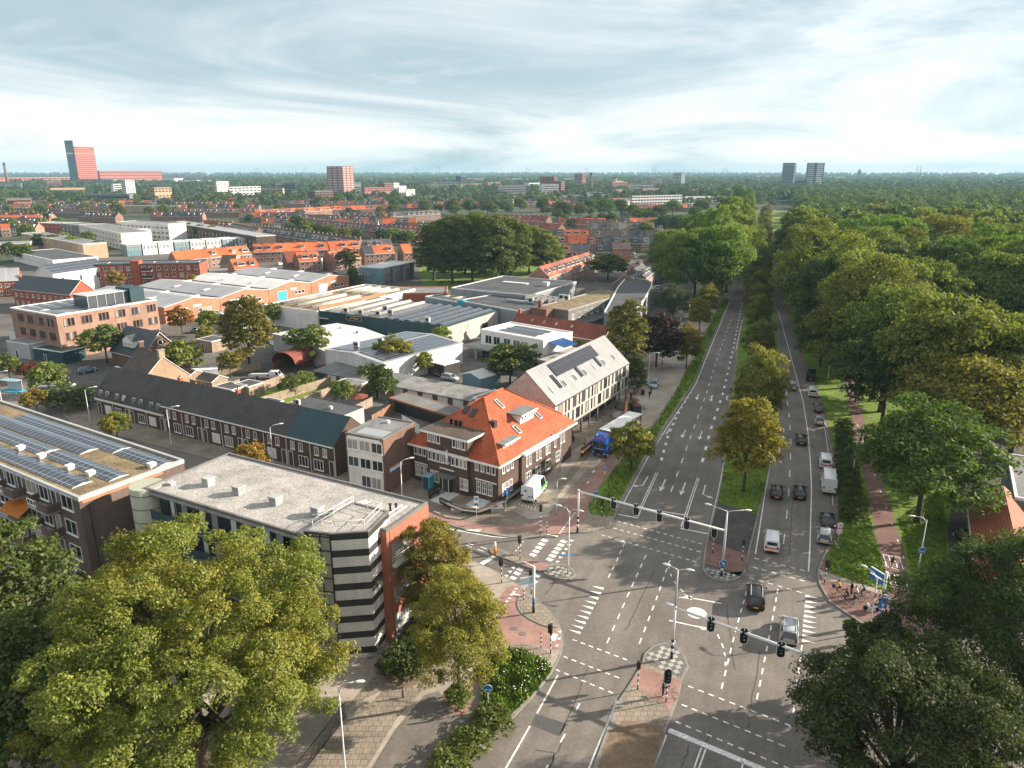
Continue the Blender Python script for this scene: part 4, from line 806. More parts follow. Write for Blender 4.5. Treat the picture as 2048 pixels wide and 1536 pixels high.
b = MB(); b.face([(L - 14.6, -.1, 8.7), (L - 10.2, -.1, 8.7), (L - 10.2, -1.9, 7.6), (L - 14.6, -1.9, 7.6)][::-1]); b.face([(L - 14.6, -.1, 8.7), (L - 10.2, -.1, 8.7), (L - 10.2, -1.9, 7.6), (L - 14.6, -1.9, 7.6)]); b.build('awning', 'orange', S.root)
boxpart(S.root, 'downpipe', L + .02, .9, 0, L + .1, 1.0, 10.8, 'dark_trim')
boxpart(S.root, 'wall_trim', L + .0, .3, 11.15, L + .04, 9.6, 11.5, 'brick_orange')

# ---- gallery apartments with gravel roof, green cylinder and striped stair tower
S = Site('gallery_apartments', 'grey gallery apartment block with gravel roof and striped stair tower', 'building', (-39.4, 71.1), (-39.4 + .883 * 28.8, 71.1 - .47 * 28.8), None, 12.6, D=11.4, world=True); L, D, h = 28.8, 11.4, 12.6
P0 = [(0, .9), (23.3, .9), (25.6, 4.4), (L, 4.5), (L, D), (0, D)]
b = MB(); b.prism(ccw(P0), -.1, h - .3, 0); b.build('wall', 'render_grey', S.root)
P1_ = [(0, 0), (23.3, 0), (25.6, 4.4), (L, 4.5), (L, D), (0, D)]
b = MB(); ring(b, P1_, 0, .25, h - .5, h); b.build('parapet', 'concrete_dark', S.root)
b = MB(); b.face([(x, y, h - .2) for x, y in inset(P1_, .22)]); b.build('roof', 'roof_gravel', S.root)
b = MB(); b.prism([(25.6, 4.36), (L + .02, 4.46), (L + .02, 4.9), (25.6, 4.8)], 0, h - .3, 0); b.box(L, 4.9, -.1, L + .06, 5.1, h - .3); b.box(L, 8.2, -.1, L + .06, D, h - .3); b.box(L, 5.1, 10.7, L + .06, 8.2, h - .3); b.box(L, 5.1, 6.2, L + .06, 8.2, 7.4); b.box(L, 5.1, 3.0, L + .06, 8.2, 4.2); b.build('end_wall', 'panel_red', S.root)
b = MB(); b.box(L - .02, 5.1, 4.2, L + .03, 8.2, 10.7, 0); b.build('recess', 'glass_dark', S.root)
b = MB(); b.box(L, 5.1, 8.35, L + .5, 8.2, 8.6, 0)
for z in (8.8, 9.05, 9.3, 9.55): b.beam((L + .45, 5.1, z), (L + .45, 8.2, z), .05, .07, 0)
b.build('balcony', 'white_trim', S.root)
for fl in range(4):
    z = fl * 3.08
    b = MB(); b.box(.3, -.12, z + 2.78, 23.1, .9, z + 3.0, 0); b.build('gallery_floor', 'concrete', S.root)
    if fl < 3: b = MB(); b.box(.3, -.18, z + 3.0, 23.1, -.1, z + 4.05, 0); b.build('gallery_parapet', 'teal_panel', S.root)
    for k in range(5):
        x = .9 + k * 4.55
        b = MB(); b.box(x, .86, z + .05 if fl else .05, x + 1.9, .9, z + 2.35, 1); b.box(x + 1.95, .86, z + .3, x + 2.75, .9, z + 2.5, 0); b.box(x + 2.8, .86, z + .05, x + 3.6, .9, z + 2.4, 2); b.build('window', ['white_trim', 'glass_dark', 'stripe_dark'], S.root)
for k in range(6): x = .4 + k * 4.55; boxpart(S.root, 'gallery_post', x, -.22, 0, x + .16, -.18, h - .5, 'cladding_teal')
b = MB(); b.path([(-.6, .8, 0), (-.6, .8, h - .1)], 1.75, 24)
for k in range(8): b.path([(-.6, .8, .9 + k * 1.55), (-.6, .8, .98 + k * 1.55)], 1.79, 24, 1)
b.build('stair_cylinder', ['cyl_green', 'concrete_dark'], S.root)
TW = [(23.3, -.5), (25.9, .3), (28.55, 2.2), (27.7, 6.4), (23.3, 6.4)]; th = 13.35
glass_bay = [(23.85, -.33), (25.75, .26)]
z = 0; k = 0
tb = MB(); bounds = [0, .55]
while bounds[-1] < th - .2: bounds.append(bounds[-1] + (.72 if len(bounds) % 2 == 0 else 1.02))
bounds[-1] = th
for i in range(len(bounds) - 1): tb.prism(ccw(TW if i % 2 == 0 else inset(ccw(TW), .004)), bounds[i], bounds[i + 1], i % 2, 0)
tw_o = tb.build('stair_tower', ['stripe_light', 'stripe_dark'], S.root)
b = MB(); a_, c_ = Vector((*glass_bay[0], 0)), Vector((*glass_bay[1], 0)); dd = (c_ - a_).normalized(); nn_ = Vector((dd.y, -dd.x, 0)); q = [a_ + nn_ * .05, c_ + nn_ * .05, c_ - nn_ * .1, a_ - nn_ * .1]
b.prism([(k.x, k.y) for k in q], .3, th - .15, 1, 1)
for i in range(10): zz = .3 + i * 1.42; b.beam(a_ + nn_ * .06 + Vector((0, 0, zz)), c_ + nn_ * .06 + Vector((0, 0, zz)), .08, .09, 0)
for i in range(3): q = a_ + dd * ((c_ - a_).length * i / 2) + nn_ * .06; b.beam(q + Vector((0, 0, .3)), q + Vector((0, 0, th - .1)), .09, .08, 0)
b.build('stair_window', ['black_trim', 'glass_dark'], S.root)
b = MB(); ring(b, ccw(TW), -.02, .2, th, th + .12); b.build('tower_parapet', 'concrete_dark', S.root)
b = MB(); b.face([(x, y, th + .03) for x, y in inset(ccw(TW), .2)]); b.build('tower_roof', 'roof_gravel', S.root)
b = MB(); RP = inset(ccw(TW), .5)
for i in range(5):
    p0, p1 = RP[i], RP[(i + 1) % 5]
    for zz in (.55, 1.05): b.path([(*p0, th + zz), (*p1, th + zz)], .028, 6)
    b.path([(*p0, th), (*p0, th + 1.05)], .028, 6); m = ((p0[0] + p1[0]) / 2, (p0[1] + p1[1]) / 2); b.path([(*m, th), (*m, th + 1.05)], .028, 6)
b.build('roof_railing', 'pole_white', S.root)
for (x0, y0), (x1, y1) in (((21.6, 3.0), (24.4, 7.8)), ((28.0, 5.0), (28.2, 8.6))):
    b = MB()
    for o in (0, .55): b.path([(x0 - o, y0, h + .35), (x1 - o, y1, h + .55)], .06, 6)
    b.build('ladder', 'sign_white', S.root)
for x, y in ((5.3, 4.0), (9.9, 4.0), (15.2, 4.0), (20.6, 4.2)): vent(S.root, x, y, h - .2, .9, .95, 'render_grey')
boxpart(S.root, 'roof_hatch', 21.6, 4.4, h - .2, 22.7, 5.2, h + .1, 'stripe_dark'); vent(S.root, 1.6, 2.2, h - .2, .6, .3)
for x, y in ((26.4, 8.3), (26.9, 8.6)): b = MB(); b.lathe([(.1, 0), (.1, .55), (.16, .6), (.16, .75)], (x, y), 8, 0, h - .2); b.build('flue', 'black_trim', S.root)
pa, pb = Vector((28.55, 2.2)), Vector((27.7, 6.4)); dr = (pb - pa).normalized(); nr_ = Vector((dr.y, -dr.x))
def onface(t, z, o=.05): q = pa + dr * ((pb - pa).length * t) + nr_ * o; return Vector((q.x, q.y, z))
text('De Hoven', .95, 'black', S.root, onface(.5, 7.35), upright(dr))
b = MB(); q0, q1 = onface(1.0, 0, .1), onface(1.28, 0, .35); b.beam(q0 + Vector((0, 0, 2.6)), q0 + Vector((0, 0, 5.4)), .06, .06); b.build('sign_bracket', 'galv', S.root)
t_ = thing('banner', 'tall turquoise banner hanging at the entrance beside the striped tower', 'banner', tuple(S.root.matrix_basis @ (onface(1.22, 2.2, .5))), S.rz + math.atan2(dr.y, dr.x))
b = MB(); b.box(-.6, -.04, 0, .6, 0, 3.3, 0); b.box(-.6, -.05, 2.75, .6, -.042, 3.0, 1); b.build('cloth', ['teal_sign', 'sign_white'], t_)
b = MB(); b.path([(.3 * math.cos(a), -.06, .9 + .38 * math.sin(a)) for a in [2 * PI * k / 16 for k in range(17)]], .05, 5); b.build('emblem', 'black', t_)
boxpart(t_, 'printed_band', -.45, -.05, 1.75, .45, -.042, 2.1, 'sign_white')

# ---- dark roofed terrace, each house a thing
A0, B0 = Vector((-80.0, 132.8)), Vector((-26.9, 102.3)); dR = (B0 - A0).normalized(); nR = Vector((-dR.y, dR.x)); rzR = math.atan2(dR.y, dR.x); NH = 12; HW = (B0 - A0).length / NH
for i in range(NH):
    p = A0 + dR * HW * i; mans = i < 4; pan = i >= NH - 2
    lab = ('brick house with row of small skylights in its steep mansard, %s from the hedge' % ('first', 'second', 'third', 'fourth')[i]) if mans else ('terraced house under new blue black roof, %s' % ('second from the flats', 'next to the white fronted flats')[i - NH + 2]) if pan else 'plain dark tiled brick terraced house, number %s after the mansard houses' % ('one', 'two', 'three', 'four', 'five', 'six')[i - 4]
    t = thing('terraced_house', lab, 'house', (p.x, p.y, 0), rzR, 'terrace of dark roofed brick houses'); he, hr = (3.3, 8.5) if mans else (5.0, 8.5)
    class s_: root = t; L = HW; D = 8.0
    if mans:
        b = MB()
        for q in ([(0, 0, -.1), (HW, 0, -.1), (HW, 0, he), (0, 0, he)], [(HW, 8, -.1), (0, 8, -.1), (0, 8, 5), (HW, 8, 5)], [(0, 8, -.1), (0, 0, -.1), (0, 0, he), (0, .9, 5.2), (0, 4, hr), (0, 8, 5)], [(HW, 0, -.1), (HW, 8, -.1), (HW, 8, 5), (HW, 4, hr), (HW, .9, 5.2), (HW, 0, he)]): b.face(q)
        b.build('wall', 'brick_dark', t)
        b = MB(); pr = [(-.25, he + .05), (.75, 5.3), (4, hr + .12), (8.3, 4.9)]
        for (ya, za), (yb, zb) in zip(pr, pr[1:]): b.face([(-.0, ya, za), (HW, ya, za), (HW, yb, zb), (0, yb, zb)])
        for x in (0, HW): b.face([(x, y, z) for y, z in pr] if x else [(x, y, z) for y, z in pr[::-1]])
        b.build('roof', 'tile_dark', t); boxpart(t, 'gutter_board', 0, -.34, he - .32, HW, -.02, he + .05, 'white_trim')
        for k in (1.2, 3.3): skylight(t, k, -.02 + .12, he + .5, .95, 1.15, math.atan2(5.3 - he, 1.0), 0, 'glass', 'white_trim')
    else:
        gable(t, HW, 8, he, hr, 'cladding_teal' if pan else 'tile_dark', 'brick_dark', over=.35, ends=0, trim='dark_trim'); boxpart(t, 'gutter_board', 0, -.42, he - .16, HW, -.30, he + .02, 'white_trim')
        wins(s_, 'F', [1.35, 3.1], 2.95, .85, 1.4, cols=2, t=.1)
        if i % 3 == 1 and not pan: chimney(t, .2, 4, hr, .7)
    fx = i % 2
    if i % 3 == 0: b = MB(); b.box(-1, -.06, 0, 1, .02, 1.75); put(t, 'roller_shutter', b.mesh('shutter', 'white_trim'), 'F', 1.6 if fx else HW - 1.6, .5, HW, 8)
    else: wins(s_, 'F', [1.6 if fx else HW - 1.6], .5, 2.0, 1.75, cols=3, rows=1, t=.1)
    door(t, 'F', HW - .75 if fx else .75, .05, HW, 8, .85, 2.4)
    boxpart(t, 'downpipe', HW - .06, -.09, 0, HW + .03, -.01, he, 'white_trim')
    bx = random.uniform(2.4, 5); boxpart(t, 'rear_extension', .2, 8, -.1, HW - .6, 8 + bx, 2.9, random.choice(('brick_dark', 'render_grey', 'brick_brown'))); boxpart(t, 'extension_roof', .1, 8.02, 2.9, HW - .5, 8.1 + bx, 3.02, 'roof_felt')
boxw = Site('rear_extension_building', 'grey flat roofed extension behind the end house of the terrace', 'building', (-38.5, 118.4), (-28.0, 112.3), None, 5, D=5.5, world=True); flat(boxw.root, rect(boxw.L, 5.5), 6.6, 'render_grey', 'roof_felt', 'dark_trim', .1, .2); acunit(boxw.root, 1.5, .8, 6.5); vent(boxw.root, 8, 2, 6.5, .4, .5, 'white_trim')
# ---- white fronted three storey flats
S = Site('corner_flats', 'narrow three storey flats with white panelled front between terrace and orange roofed hall', 'building', (690, 866), (766, 880), (832, 850), 8.6, D=8.2); L, D = S.L, S.D
flat(S.root, rect(L, D), 8.7, 'brick_brown', 'roof_felt_grey', 'concrete_dark', .15, .25)
boxpart(S.root, 'front_panel', .25, -.06, 0, L - .25, -.005, 8.2, 'render_white')
for z in (3.2, 5.9): wins(S, 'F', [1.3, 3.45, 5.55], z + .45, 1.9, 1.6, off=.07, cols=2); boxpart(S.root, 'spandrel_panel', .5, -.1, z + 2.1, L - .5, -.07, z + 2.5, 'white_trim')
wins(S, 'F', [3.4, 5.2], .75, 1.7, 1.8, off=.07, cols=2); door(S.root, 'F', 1.1, .05, L, D + .1, .95, 2.3, 'white_trim')
t_ = thing('wall_sign', 'blue and red lettered white sign on the brown side wall of the flats', 'sign', tuple(S.root.matrix_basis @ Vector((L + .04, 1.2, 3.0))), S.rz + PI / 2); b = MB(); b.box(0, -.06, 0, 3.2, 0, .85, 0); b.box(0, -.07, 0, 3.2, -.06, .25, 1); b.box(0, -.07, .7, 2.5, -.06, .85, 2); b.build('board', ['sign_white', 'sign_blue', 'sign_red'], t_); b = MB(); b.disc((2.7, -.08, .55), (0, -1, 0), .2, 14, 0, .02); b.build('emblem', 'sign_blue', t_)
boxpart(S.root, 'roof_pool', 1.2, 1.0, 8.556, L - .8, 3.4, 8.562, 'steel'); vent(S.root, 3, 6.5, 8.55, .4, .4, 'white_trim')
boxpart(S.root, 'shop_sign', 5.2, -.16, 2.75, 6.2, -.1, 3.15, 'sign_white')

# ---- parish hall with orange hipped roof
S = Site('parish_hall', 'brown brick hall with large orange tiled hipped roof at the street corner', 'building', (-14.9, 101.6), (-1.9, 93.0), None, 6, D=21, world=True); L, D = S.L, S.D; he, hr = 6.0, 12.4
b = MB(); b.prism(rect(L, D), -.1, he - .05); b.box(3.2, -.5, -.1, 10.6, 0, 8.7); b.box(L, 5.5, -.1, L + .35, 14, he + .0); b.build('wall', 'brick_dark', S.root)
b = MB(); o = .55; E = [(-o, -o), (L + o, -o), (L + o, D + o), (-o, D + o)]; r0, r1 = (7.4, 8.0), (7.4, 13.2); ez = he + .05
kz = he + 1.3; K = inset(E, 1.75)
for i in range(4): j = (i + 1) % 4; b.face([(*E[i], ez), (*E[j], ez), (*K[j], kz + .35), (*K[i], kz + .35)])
Kz = [(*k, kz + .35) for k in K]; a0, a1 = (*r0, hr), (*r1, hr)
b.face([Kz[0], Kz[1], a0]); b.face([Kz[1], Kz[2], a1, a0]); b.face([Kz[2], Kz[3], a1]); b.face([Kz[3], Kz[0], a0, a1])
b.build('roof', 'tile_orange', S.root)
b = MB()
for p0, p1 in ((a0, a1), (Kz[0], a0), (Kz[1], a0), (Kz[2], a1), (Kz[3], a1), ((*E[0], ez), Kz[0]), ((*E[1], ez), Kz[1])): b.path([Vector(p0) + Vector((0, 0, .03)), Vector(p1) + Vector((0, 0, .03))], .13, 6)
b.build('ridge_tiles', 'tile_orange', S.root)
b = MB(); ring(b, ccw(E), -.1, .5, he - .22, he + .05); b.build('gutter', 'white_trim', S.root)
b = MB(); b.box(2.5, -1.2, 8.7, 11.3, 4.2, 9.0, 0); b.box(2.6, -1.1, 9.0, 11.2, 4.1, 9.05, 1); b.build('front_dormer_roof', ['white_trim', 'tile_brown'], S.root); b = MB(); b.box(3.2, .0, 5.5, 10.6, 4.0, 8.7); b.build('front_dormer', 'brick_dark', S.root)
me = winmesh(.62, 1.35, t=.1); mg = winmesh(.75, 1.75, rows=2, cols=2, t=.1)
for x in (3.7, 4.55, 5.4, 8.3, 9.15, 10.0): inst('window', me, S.root, (x, -.5, 7.2))
for x in (3.7, 4.5, 5.3, 6.1, 8.0, 8.75, 9.5, 10.2): inst('window', me, S.root, (x, -.5, 4.35))
for x in (.6, 1.45, 2.3, 11.9, 12.9, 13.9, 14.8): inst('window', me, S.root, (x, 0, 4.35))
for x in (.8, 1.7, 2.55, 4.1, 5.0, 9.6, 10.3, 12.2, 13.2, 14.2): inst('window', mg, S.root, (x, 0 if x < 3 or x > 11 else -.5, 1.0))
for x0, x1, y, z in ((2.9, 10.9, -.62, 5.95), (11.6, 15.3, -.12, 2.95), (.3, 3.0, -.12, 2.95), (5.6, 8.2, -.62, 3.4)): boxpart(S.root, 'lintel', x0, y, z, x1, y + .1, z + .2, 'render_white')
b = MB(); b.box(6.0, -.9, 0, 7.8, -.52, 2.5, 1); b.box(5.4, -1.7, 2.5, 8.4, -.5, 2.75, 0); b.build('porch', ['concrete_dark', 'black_trim'], S.root)
door(S.root, 'F', 6.9, .05, L, D, 1.0, 2.2).location.y = -.93
b = MB(); b.lathe([(.22, 0), (.2, .5), (.26, 1.0), (.24, 1.35), (.1, 1.5), (.15, 1.62), (.15, 1.8), (.05, 1.92)], (0, 0), 10); b.box(-.3, -.15, -.25, .3, .3, 0); b.build('facade_statue', 'render_white', S.root, (7.1, -.75, 4.7))
for x in (.9, 1.9): pass
wins(S, 'R', [1.2, 2.3, 3.4], 4.35, .62, 1.35); wins(S, 'R', [1.2, 2.1, 3.1], 1.0, .75, 1.75, rows=2, cols=2); wins(S, 'R', [6.8, 7.7, 9.6, 10.5, 12.4, 13.2], 3.5, .5, 2.4, off=.36, rows=2); wins(S, 'R', [7.2, 10, 12.8], .9, 1.5, 1.6, off=.36, cols=3, rows=2); wins(S, 'R', [15.6, 17.5, 18.4], 3.6, .5, 2.3); wins(S, 'R', [16.5], 1, 1.3, 1.6, cols=2, rows=2)
boxpart(S.root, 'side_gutter', L + .35, 5.0, he - .15, L + 1.35, 14.6, he + .12, 'white_trim')
def slopept(side_, u, t):     # point on a roof slope: side 'R' u=y, 'F' u=x ; t 0..1 up the main slope
    if side_ == 'R': x0, z0 = K[1][0], kz + .35; return (x0 + (r0[0] - x0) * t, u, z0 + (hr - z0) * t)
    y0, z0 = K[1][1], kz + .35; return (u, y0 + (r0[1] - y0) * t, z0 + (hr - z0) * t)
tR = math.atan2(hr - kz - .35, K[1][0] - r0[0]); tF = math.atan2(hr - kz - .35, r0[1] - K[1][1])
for side_, u, t, w_, h_ in (('F', 5.9, .55, .9, 1.5), ('F', 7.4, .52, .9, 1.5)): p = slopept(side_, u, t); skylight(S.root, p[0], p[1], p[2] + .05, w_, h_, tF)
for u, t, w_, h_ in ((9.5, .62, .7, 1.9), (8.0, .04, .8, 1.6), (14.6, .10, .8, 1.5)): p = slopept('R', u, t); skylight(S.root, p[0], p[1], p[2] + .06, w_, h_, tR, PI / 2, 'glass', 'white_trim')
for u in (5.0, 5.9, 6.7): p = slopept('F', u, .28); b = MB(); b.lathe([(.2, -.2), (.17, .5), (.28, .55), (.2, .8), (.3, .95)], (0, 0), 10); b.build('flue', 'black_trim', S.root, p)
p = slopept('R', 4.7, .42); b = MB(); b.box(-.5, -.4, -.3, .5, .4, .65); b.build('roof_vent', 'stripe_dark', S.root, p)
def dormer(y0, y1, x0, x1, z0, z1):
    b = MB(); b.box(x0, y0, z0, x1, y1, z1, 0); b.build('dormer', 'white_trim', S.root); boxpart(S.root, 'dormer_roof', x0 - .2, y0 - .4, z1, x1 + .5, y1 + .4, z1 + .15, 'roof_felt_grey')
    boxpart(S.root, 'dormer_fascia', x1 + .5, y0 - .4, z1 - .06, x1 + .56, y1 + .4, z1 + .2, 'white_trim')
    me_ = winmesh(.6, .65, t=.08, sill=False); n = int((y1 - y0) / .95)
    for k in range(n): inst('window', me_, S.root, (x1, y0 + (k + .5) * (y1 - y0) / n, z1 - .85), PI / 2)
dormer(2.6, 5.8, L - 4.0, L - .9, 6.3, 8.0); dormer(9.6, 13.4, L - 5.2, L - 2.6, 8.0, 10.0)
# low garden wall, terrace and front details
t_ = thing('garden_wall', 'low dark brick wall curving round the forecourt of the orange roofed hall', 'wall', tuple(G(880, 1000, 0))); W_ = [(690 + 190, 1000), (900, 1010), (925, 1020), (955, 1024), (990, 1012), (1012, 1000), (1060, 965), (1112, 918)]
b = MB()
for q0, q1 in zip(W_, W_[1:]): b.beam(G(*q0, .55) - t_.location, G(*q1, .55) - t_.location, .3, .85)
b.build('brickwork', 'brick_dark', t_); b = MB()
for q0, q1 in zip(W_, W_[1:]): b.beam(G(*q0, 1.02) - t_.location, G(*q1, 1.02) - t_.location, .4, .08)
b.build('coping', 'concrete_dark', t_)
sheet('forecourt_tiles', [(860, 1002), (898, 982), (920, 990), (884, 1012)], .135, 'cladding_white'); sheet('forecourt_tiles', [(930, 1012), (955, 995), (985, 1002), (960, 1020)], .135, 'cladding_white')

# ---- pale modern building with standing seam roof
S = Site('modern_building', 'long pale brick modern building with grey standing seam gable roof', 'building', (7.1, 113.1), (23.5, 140.6), None, 8, D=11.2, world=True); L, D = S.L, S.D; hr = 13.0; he = 8.0
b = MB(); b.box(0, 0, 3.1, L, D, 3.2, 0)
b.build('soffit', 'concrete', S.root)
gable(S.root, L, D, he, hr, 'metal_seam', 'brick_cream', over=.12, ends=.04, z0=3.0, trim='dark_trim')
boxpart(S.root, 'ground_floor', .5, 2.2, -.1, L - .5, D - .3, 3.05, 'glass_dark'); boxpart(S.root, 'ground_floor_wall', 0, 6.5, -.1, .6, D, 3.0, 'brick_cream')
for k in range(10): x = .3 + k * (L - .6) / 9; boxpart(S.root, 'column', x - .1, .15, 0, x + .1, .4, 3.1, 'concrete_dark')
r7 = random.Random(3)
for z in (3.5, 5.85):
    x = 1.2; k = 0
    while x < L - 1.2:
        w_ = (.5, 1.3, .5, .5, 1.4)[k % 5] if z < 4 else (1.4, .5, .55, 1.3, .5)[k % 5]; put(S.root, 'window', winmesh(w_, 1.95, t=.07, fr='stripe_dark', gl='glass', sill=False), 'F', x + w_ / 2, z, L, D); x += w_ + (1.0, .75, 1.25)[k % 3]; k += 1
boxpart(S.root, 'gutter', 0, -.14, 7.86, L, -.02, 8.02, 'dark_trim')
ts = math.atan2(hr - he, D / 2)
for k, x in enumerate((2.4, 6.9, 11.0, 15.2, 19.4, 23.6, 28.2)): skylight(S.root, x, 1.35, he + 1.2 + .22, .75, 1.4, ts, 0, 'glass', 'galv')
for x in (5.2, 13.6, 21.8): skylight(S.root, x, 1.5, he + 1.35 + .22, .9, 2.9, ts, 0, 'car_glass', 'black_trim')
b = MB(); b.box(0, 0, 0, 17.5, 2.7, .1, 0); o = b.build('solar_panel', 'solar_black', S.root); o.matrix_local = Matrix.Translation((6.5, 3.1, he + 3.1 * math.tan(ts) + .24)) @ Matrix.Rotation(ts, 4, 'X')
boxpart(S.root, 'link_roof', -7.5, 5.0, 4.6, 0, D - .5, 4.8, 'roof_felt'); boxpart(S.root, 'link_wall', -7.4, 5.2, 0, -.02, D - .6, 4.6, 'brick_dark'); boxpart(S.root, 'roof_plant', -6.8, 8.4, 4.8, -4.2, 10.4, 6.0, 'concrete_dark')
t_ = thing('boundary_wall', 'reddish brown brick wall curving along the pale modern building', 'wall', tuple(G(1163, 905))); W_ = [(1163, 905), (1200, 876), (1238, 846), (1252, 825), (1253, 800)]
b = MB()
for q0, q1 in zip(W_, W_[1:]): b.beam(G(*q0, .85) - t_.location, G(*q1, .85) - t_.location, .3, 1.6)
b.build('brickwork', 'brick_brown', t_); b = MB()
for q0, q1 in zip(W_, W_[1:]): b.beam(G(*q0, 1.7) - t_.location, G(*q1, 1.7) - t_.location, .45, .12)
b.build('coping', 'brick_orange', t_)

SUBP = False
# ---- halls and works between the terrace and the tall trees
def hall(name, lab, A, B, C, h, wallm, roofm, trim='white_trim', rise=0, axis='x', cat='building', D=None, L=None, par=.25, fascia=.35):
    S = Site(name, lab, cat, A, B, C, h, D=D, L=L)
    if rise: gable(S.root, S.L, S.D, h, h + rise, roofm, wallm, over=.15, ends=.15, axis=axis, trim=trim)
    else: flat(S.root, rect(S.L, S.D), h, wallm, roofm, trim, par, .3, fascia)
    return S
S = hall('white_hall', 'low white clad hall with solar panels on its shallow grey roof', (650, 700), (765, 728), (905, 683), 5, 'cladding_white', 'roof_grey', rise=.8, axis='y')
for k in range(2):
    b = MB(); w_ = S.L * .36; q = [(.0, 0), (w_, 0)]; sl = .8 / (S.L / 2); x0, x1 = (1.0, S.L / 2 - .8) if k == 0 else (S.L / 2 + .8, S.L - .8); zf = lambda x: 5 + (x if x < S.L / 2 else S.L - x) * sl + .3
    b.face([(x0, 1.2, zf(x0)), (x1, 1.2, zf(x1)), (x1, S.D - 1, zf(x1)), (x0, S.D - 1, zf(x0))]); b.build('solar_panel', 'solar', S.root)
for x, y in ((8, 10), (13, 7), (6.5, 4)): acunit(S.root, x, y, 5.9, .4, 1.4)
S2 = hall('grey_hall', 'low hall with wide pale grey roof left of the solar panelled hall', (545, 668), (650, 703), None, 4.4, 'render_grey', 'roof_white', rise=.7, axis='y', D=19); vent(S2.root, 14, 9, 5.0, 1.0, 1.0); acunit(S2.root, 17, 15, 4.7); vent(S2.root, 9, 15, 4.9, .7, .6)
S = hall('teal_hall', 'big dark teal clad hall with vaulted rooflights and solar panels', (635, 621), (890, 652), (1010, 622), 6, 'cladding_teal', 'roof_felt_grey', 'cladding_teal', D=27.5); L, D = S.L, S.D
boxpart(S.root, 'side_wall', L, .3, 0, L + .05, D, 5.5, 'wall_buff')
for k in range(4): b = MB(); b.path([(3 + k * 5.2, 1.2, 5.75), (3 + k * 5.2, D - .6, 5.75)], .62, 12); b.build('rooflight', 'rooflight', S.root)
for k in range(6):
    x = 23.2 + k * 3.55; solar_row(S.root, 1, 1, 1, 5.8) if False else None
    b = MB(); b.face([(x, 1, 5.85), (x + 1.7, 1, 6.2), (x + 1.7, D - 1, 6.2), (x, D - 1, 5.85)]); b.face([(x + 1.7, 1, 6.2), (x + 3.3, 1, 5.85), (x + 3.3, D - 1, 5.85), (x + 1.7, D - 1, 6.2)]); b.build('solar_panel', 'solar', S.root)
for x, y in ((9, 2), (14.5, 2), (20, 3), (17, 10), (22, 6)): acunit(S.root, x, y, 5.8, .5, 1.5)
acunit(S.root, 38, 2, 5.9, 0, 1.5)
for x in (9.6, 12.4, 15.2, 18.2): wins(S, 'F', [x], 1.6, 2.2, 1.2, fr='cladding_teal', gl='glass', cols=3)
b = MB(); b.box(.2, -.06, 0, 3.8, .0, 3.8, 1); b.box(.0, -.1, 3.8, 4, 0, 4.0, 0); b.build('loading_door', ['white_trim', 'black_trim'], S.root); door(S.root, 'F', 26.5, 0, L, D, 1, 2.2, 'cladding_blue', 'cladding_blue'); door(S.root, 'R', 20, 0, L + .05, D, 3, 3.4, 'black_trim', 'galv')
t_ = thing('sign_board', 'black sign board with gold lettering on the dark teal hall', 'sign', tuple(S.root.matrix_basis @ Vector((11.0, -.12, 4.3))), S.rz); b = MB(); b.box(0, 0, 0, 5.6, .1, 1.4, 0); b.box(.1, -.02, .1, 5.5, 0, 1.3, 1); b.build('board', ['galv', 'black'], t_); text('St. Pieter', .85, 'gold', t_, Vector((3.0, -.04, .72)), upright((1, 0)))
S = hall('moss_roofed_hall', 'older hall with mossy brown flat roof and white fascia beside the teal hall', (525, 609), (634, 622), None, 6, 'render_white', 'roof_moss', 'white_trim', D=48, fascia=1.1); L, D = S.L, S.D
for k in range(3): b = MB(); b.path([(4 + k * 6, 4, 5.8), (4 + k * 6, D - 22, 5.8)], .8, 10); b.build('rooflight', 'rooflight' if k else 'corrugated', S.root)
boxpart(S.root, 'brick_parapet', L - .5, 1, 5.7, L, D - 16, 7.0, 'brick_orange')
for k in range(4): b = MB(); b.path([(5 + k * 4, D - 18, 5.9), (6 + k * 4, D - 4, 5.9)], .6, 8); b.build('rooflight', 'rooflight', S.root)
S = hall('brick_works', 'low brick works with flat roof behind the teal hall', (775, 586), (893, 585), None, 5.5, 'brick_red', 'roof_felt_grey', 'brick_orange', D=14)
S = hall('blue_hall', 'blue metal hall with purple loading doors before the dark trees', (718, 533), (765, 536), (800, 519), 7, 'cladding_blue', 'roof_white', 'cladding_white', D=24); L, D = S.L, S.D
S.root['label'] = 'blue metal hall with purple loading doors before the tall dark trees'
b = MB()
for k in range(3): y = 1.2 + k * 7.6; b.box(L, y, .2, L + .08, y + 4.2, 4.4, 0); b.box(L, y + 4.4, .2, L + .08, y + 5.8, 6.3, 1); b.box(L, y, 4.7, L + .09, y + 4.2, 5.9, 2); b.box(L, y - .7, 0, L + .4, y - .3, 7, 3)
mat('purple', (.16, .05, .17), .5, .1); b.build('loading_door', ['concrete_dark', 'purple', 'glass', 'cladding_grey'], S.root); wins(S, 'F', [2, 3.6, 5.2], 4, 1.2, .9)
S = hall('brown_arched_shed', 'grey roofed shed with a brown arched end beside the blue hall', (655, 548), (690, 553), None, 4, 'brick_brown', 'roof_felt_grey', D=22, rise=1.6, axis='y')
def works(lab, A, B, h, D, wallm, roofm, trim='cladding_white', **k): return hall('works_building', lab, A, B, None, h, wallm, roofm, trim, D=D, **k)
S = works('pale grey works with dark felt roof and long skylight before the trees', (902, 575), (1060, 590), 7.5, 34, 'cladding_grey', 'roof_felt'); boxpart(S.root, 'skylight', 8, 20, 7.3, 18, 21.6, 7.6, 'white_trim'); boxpart(S.root, 'plant_tower', 24, 20, 7.2, 26, 22, 8.6, 'galv')
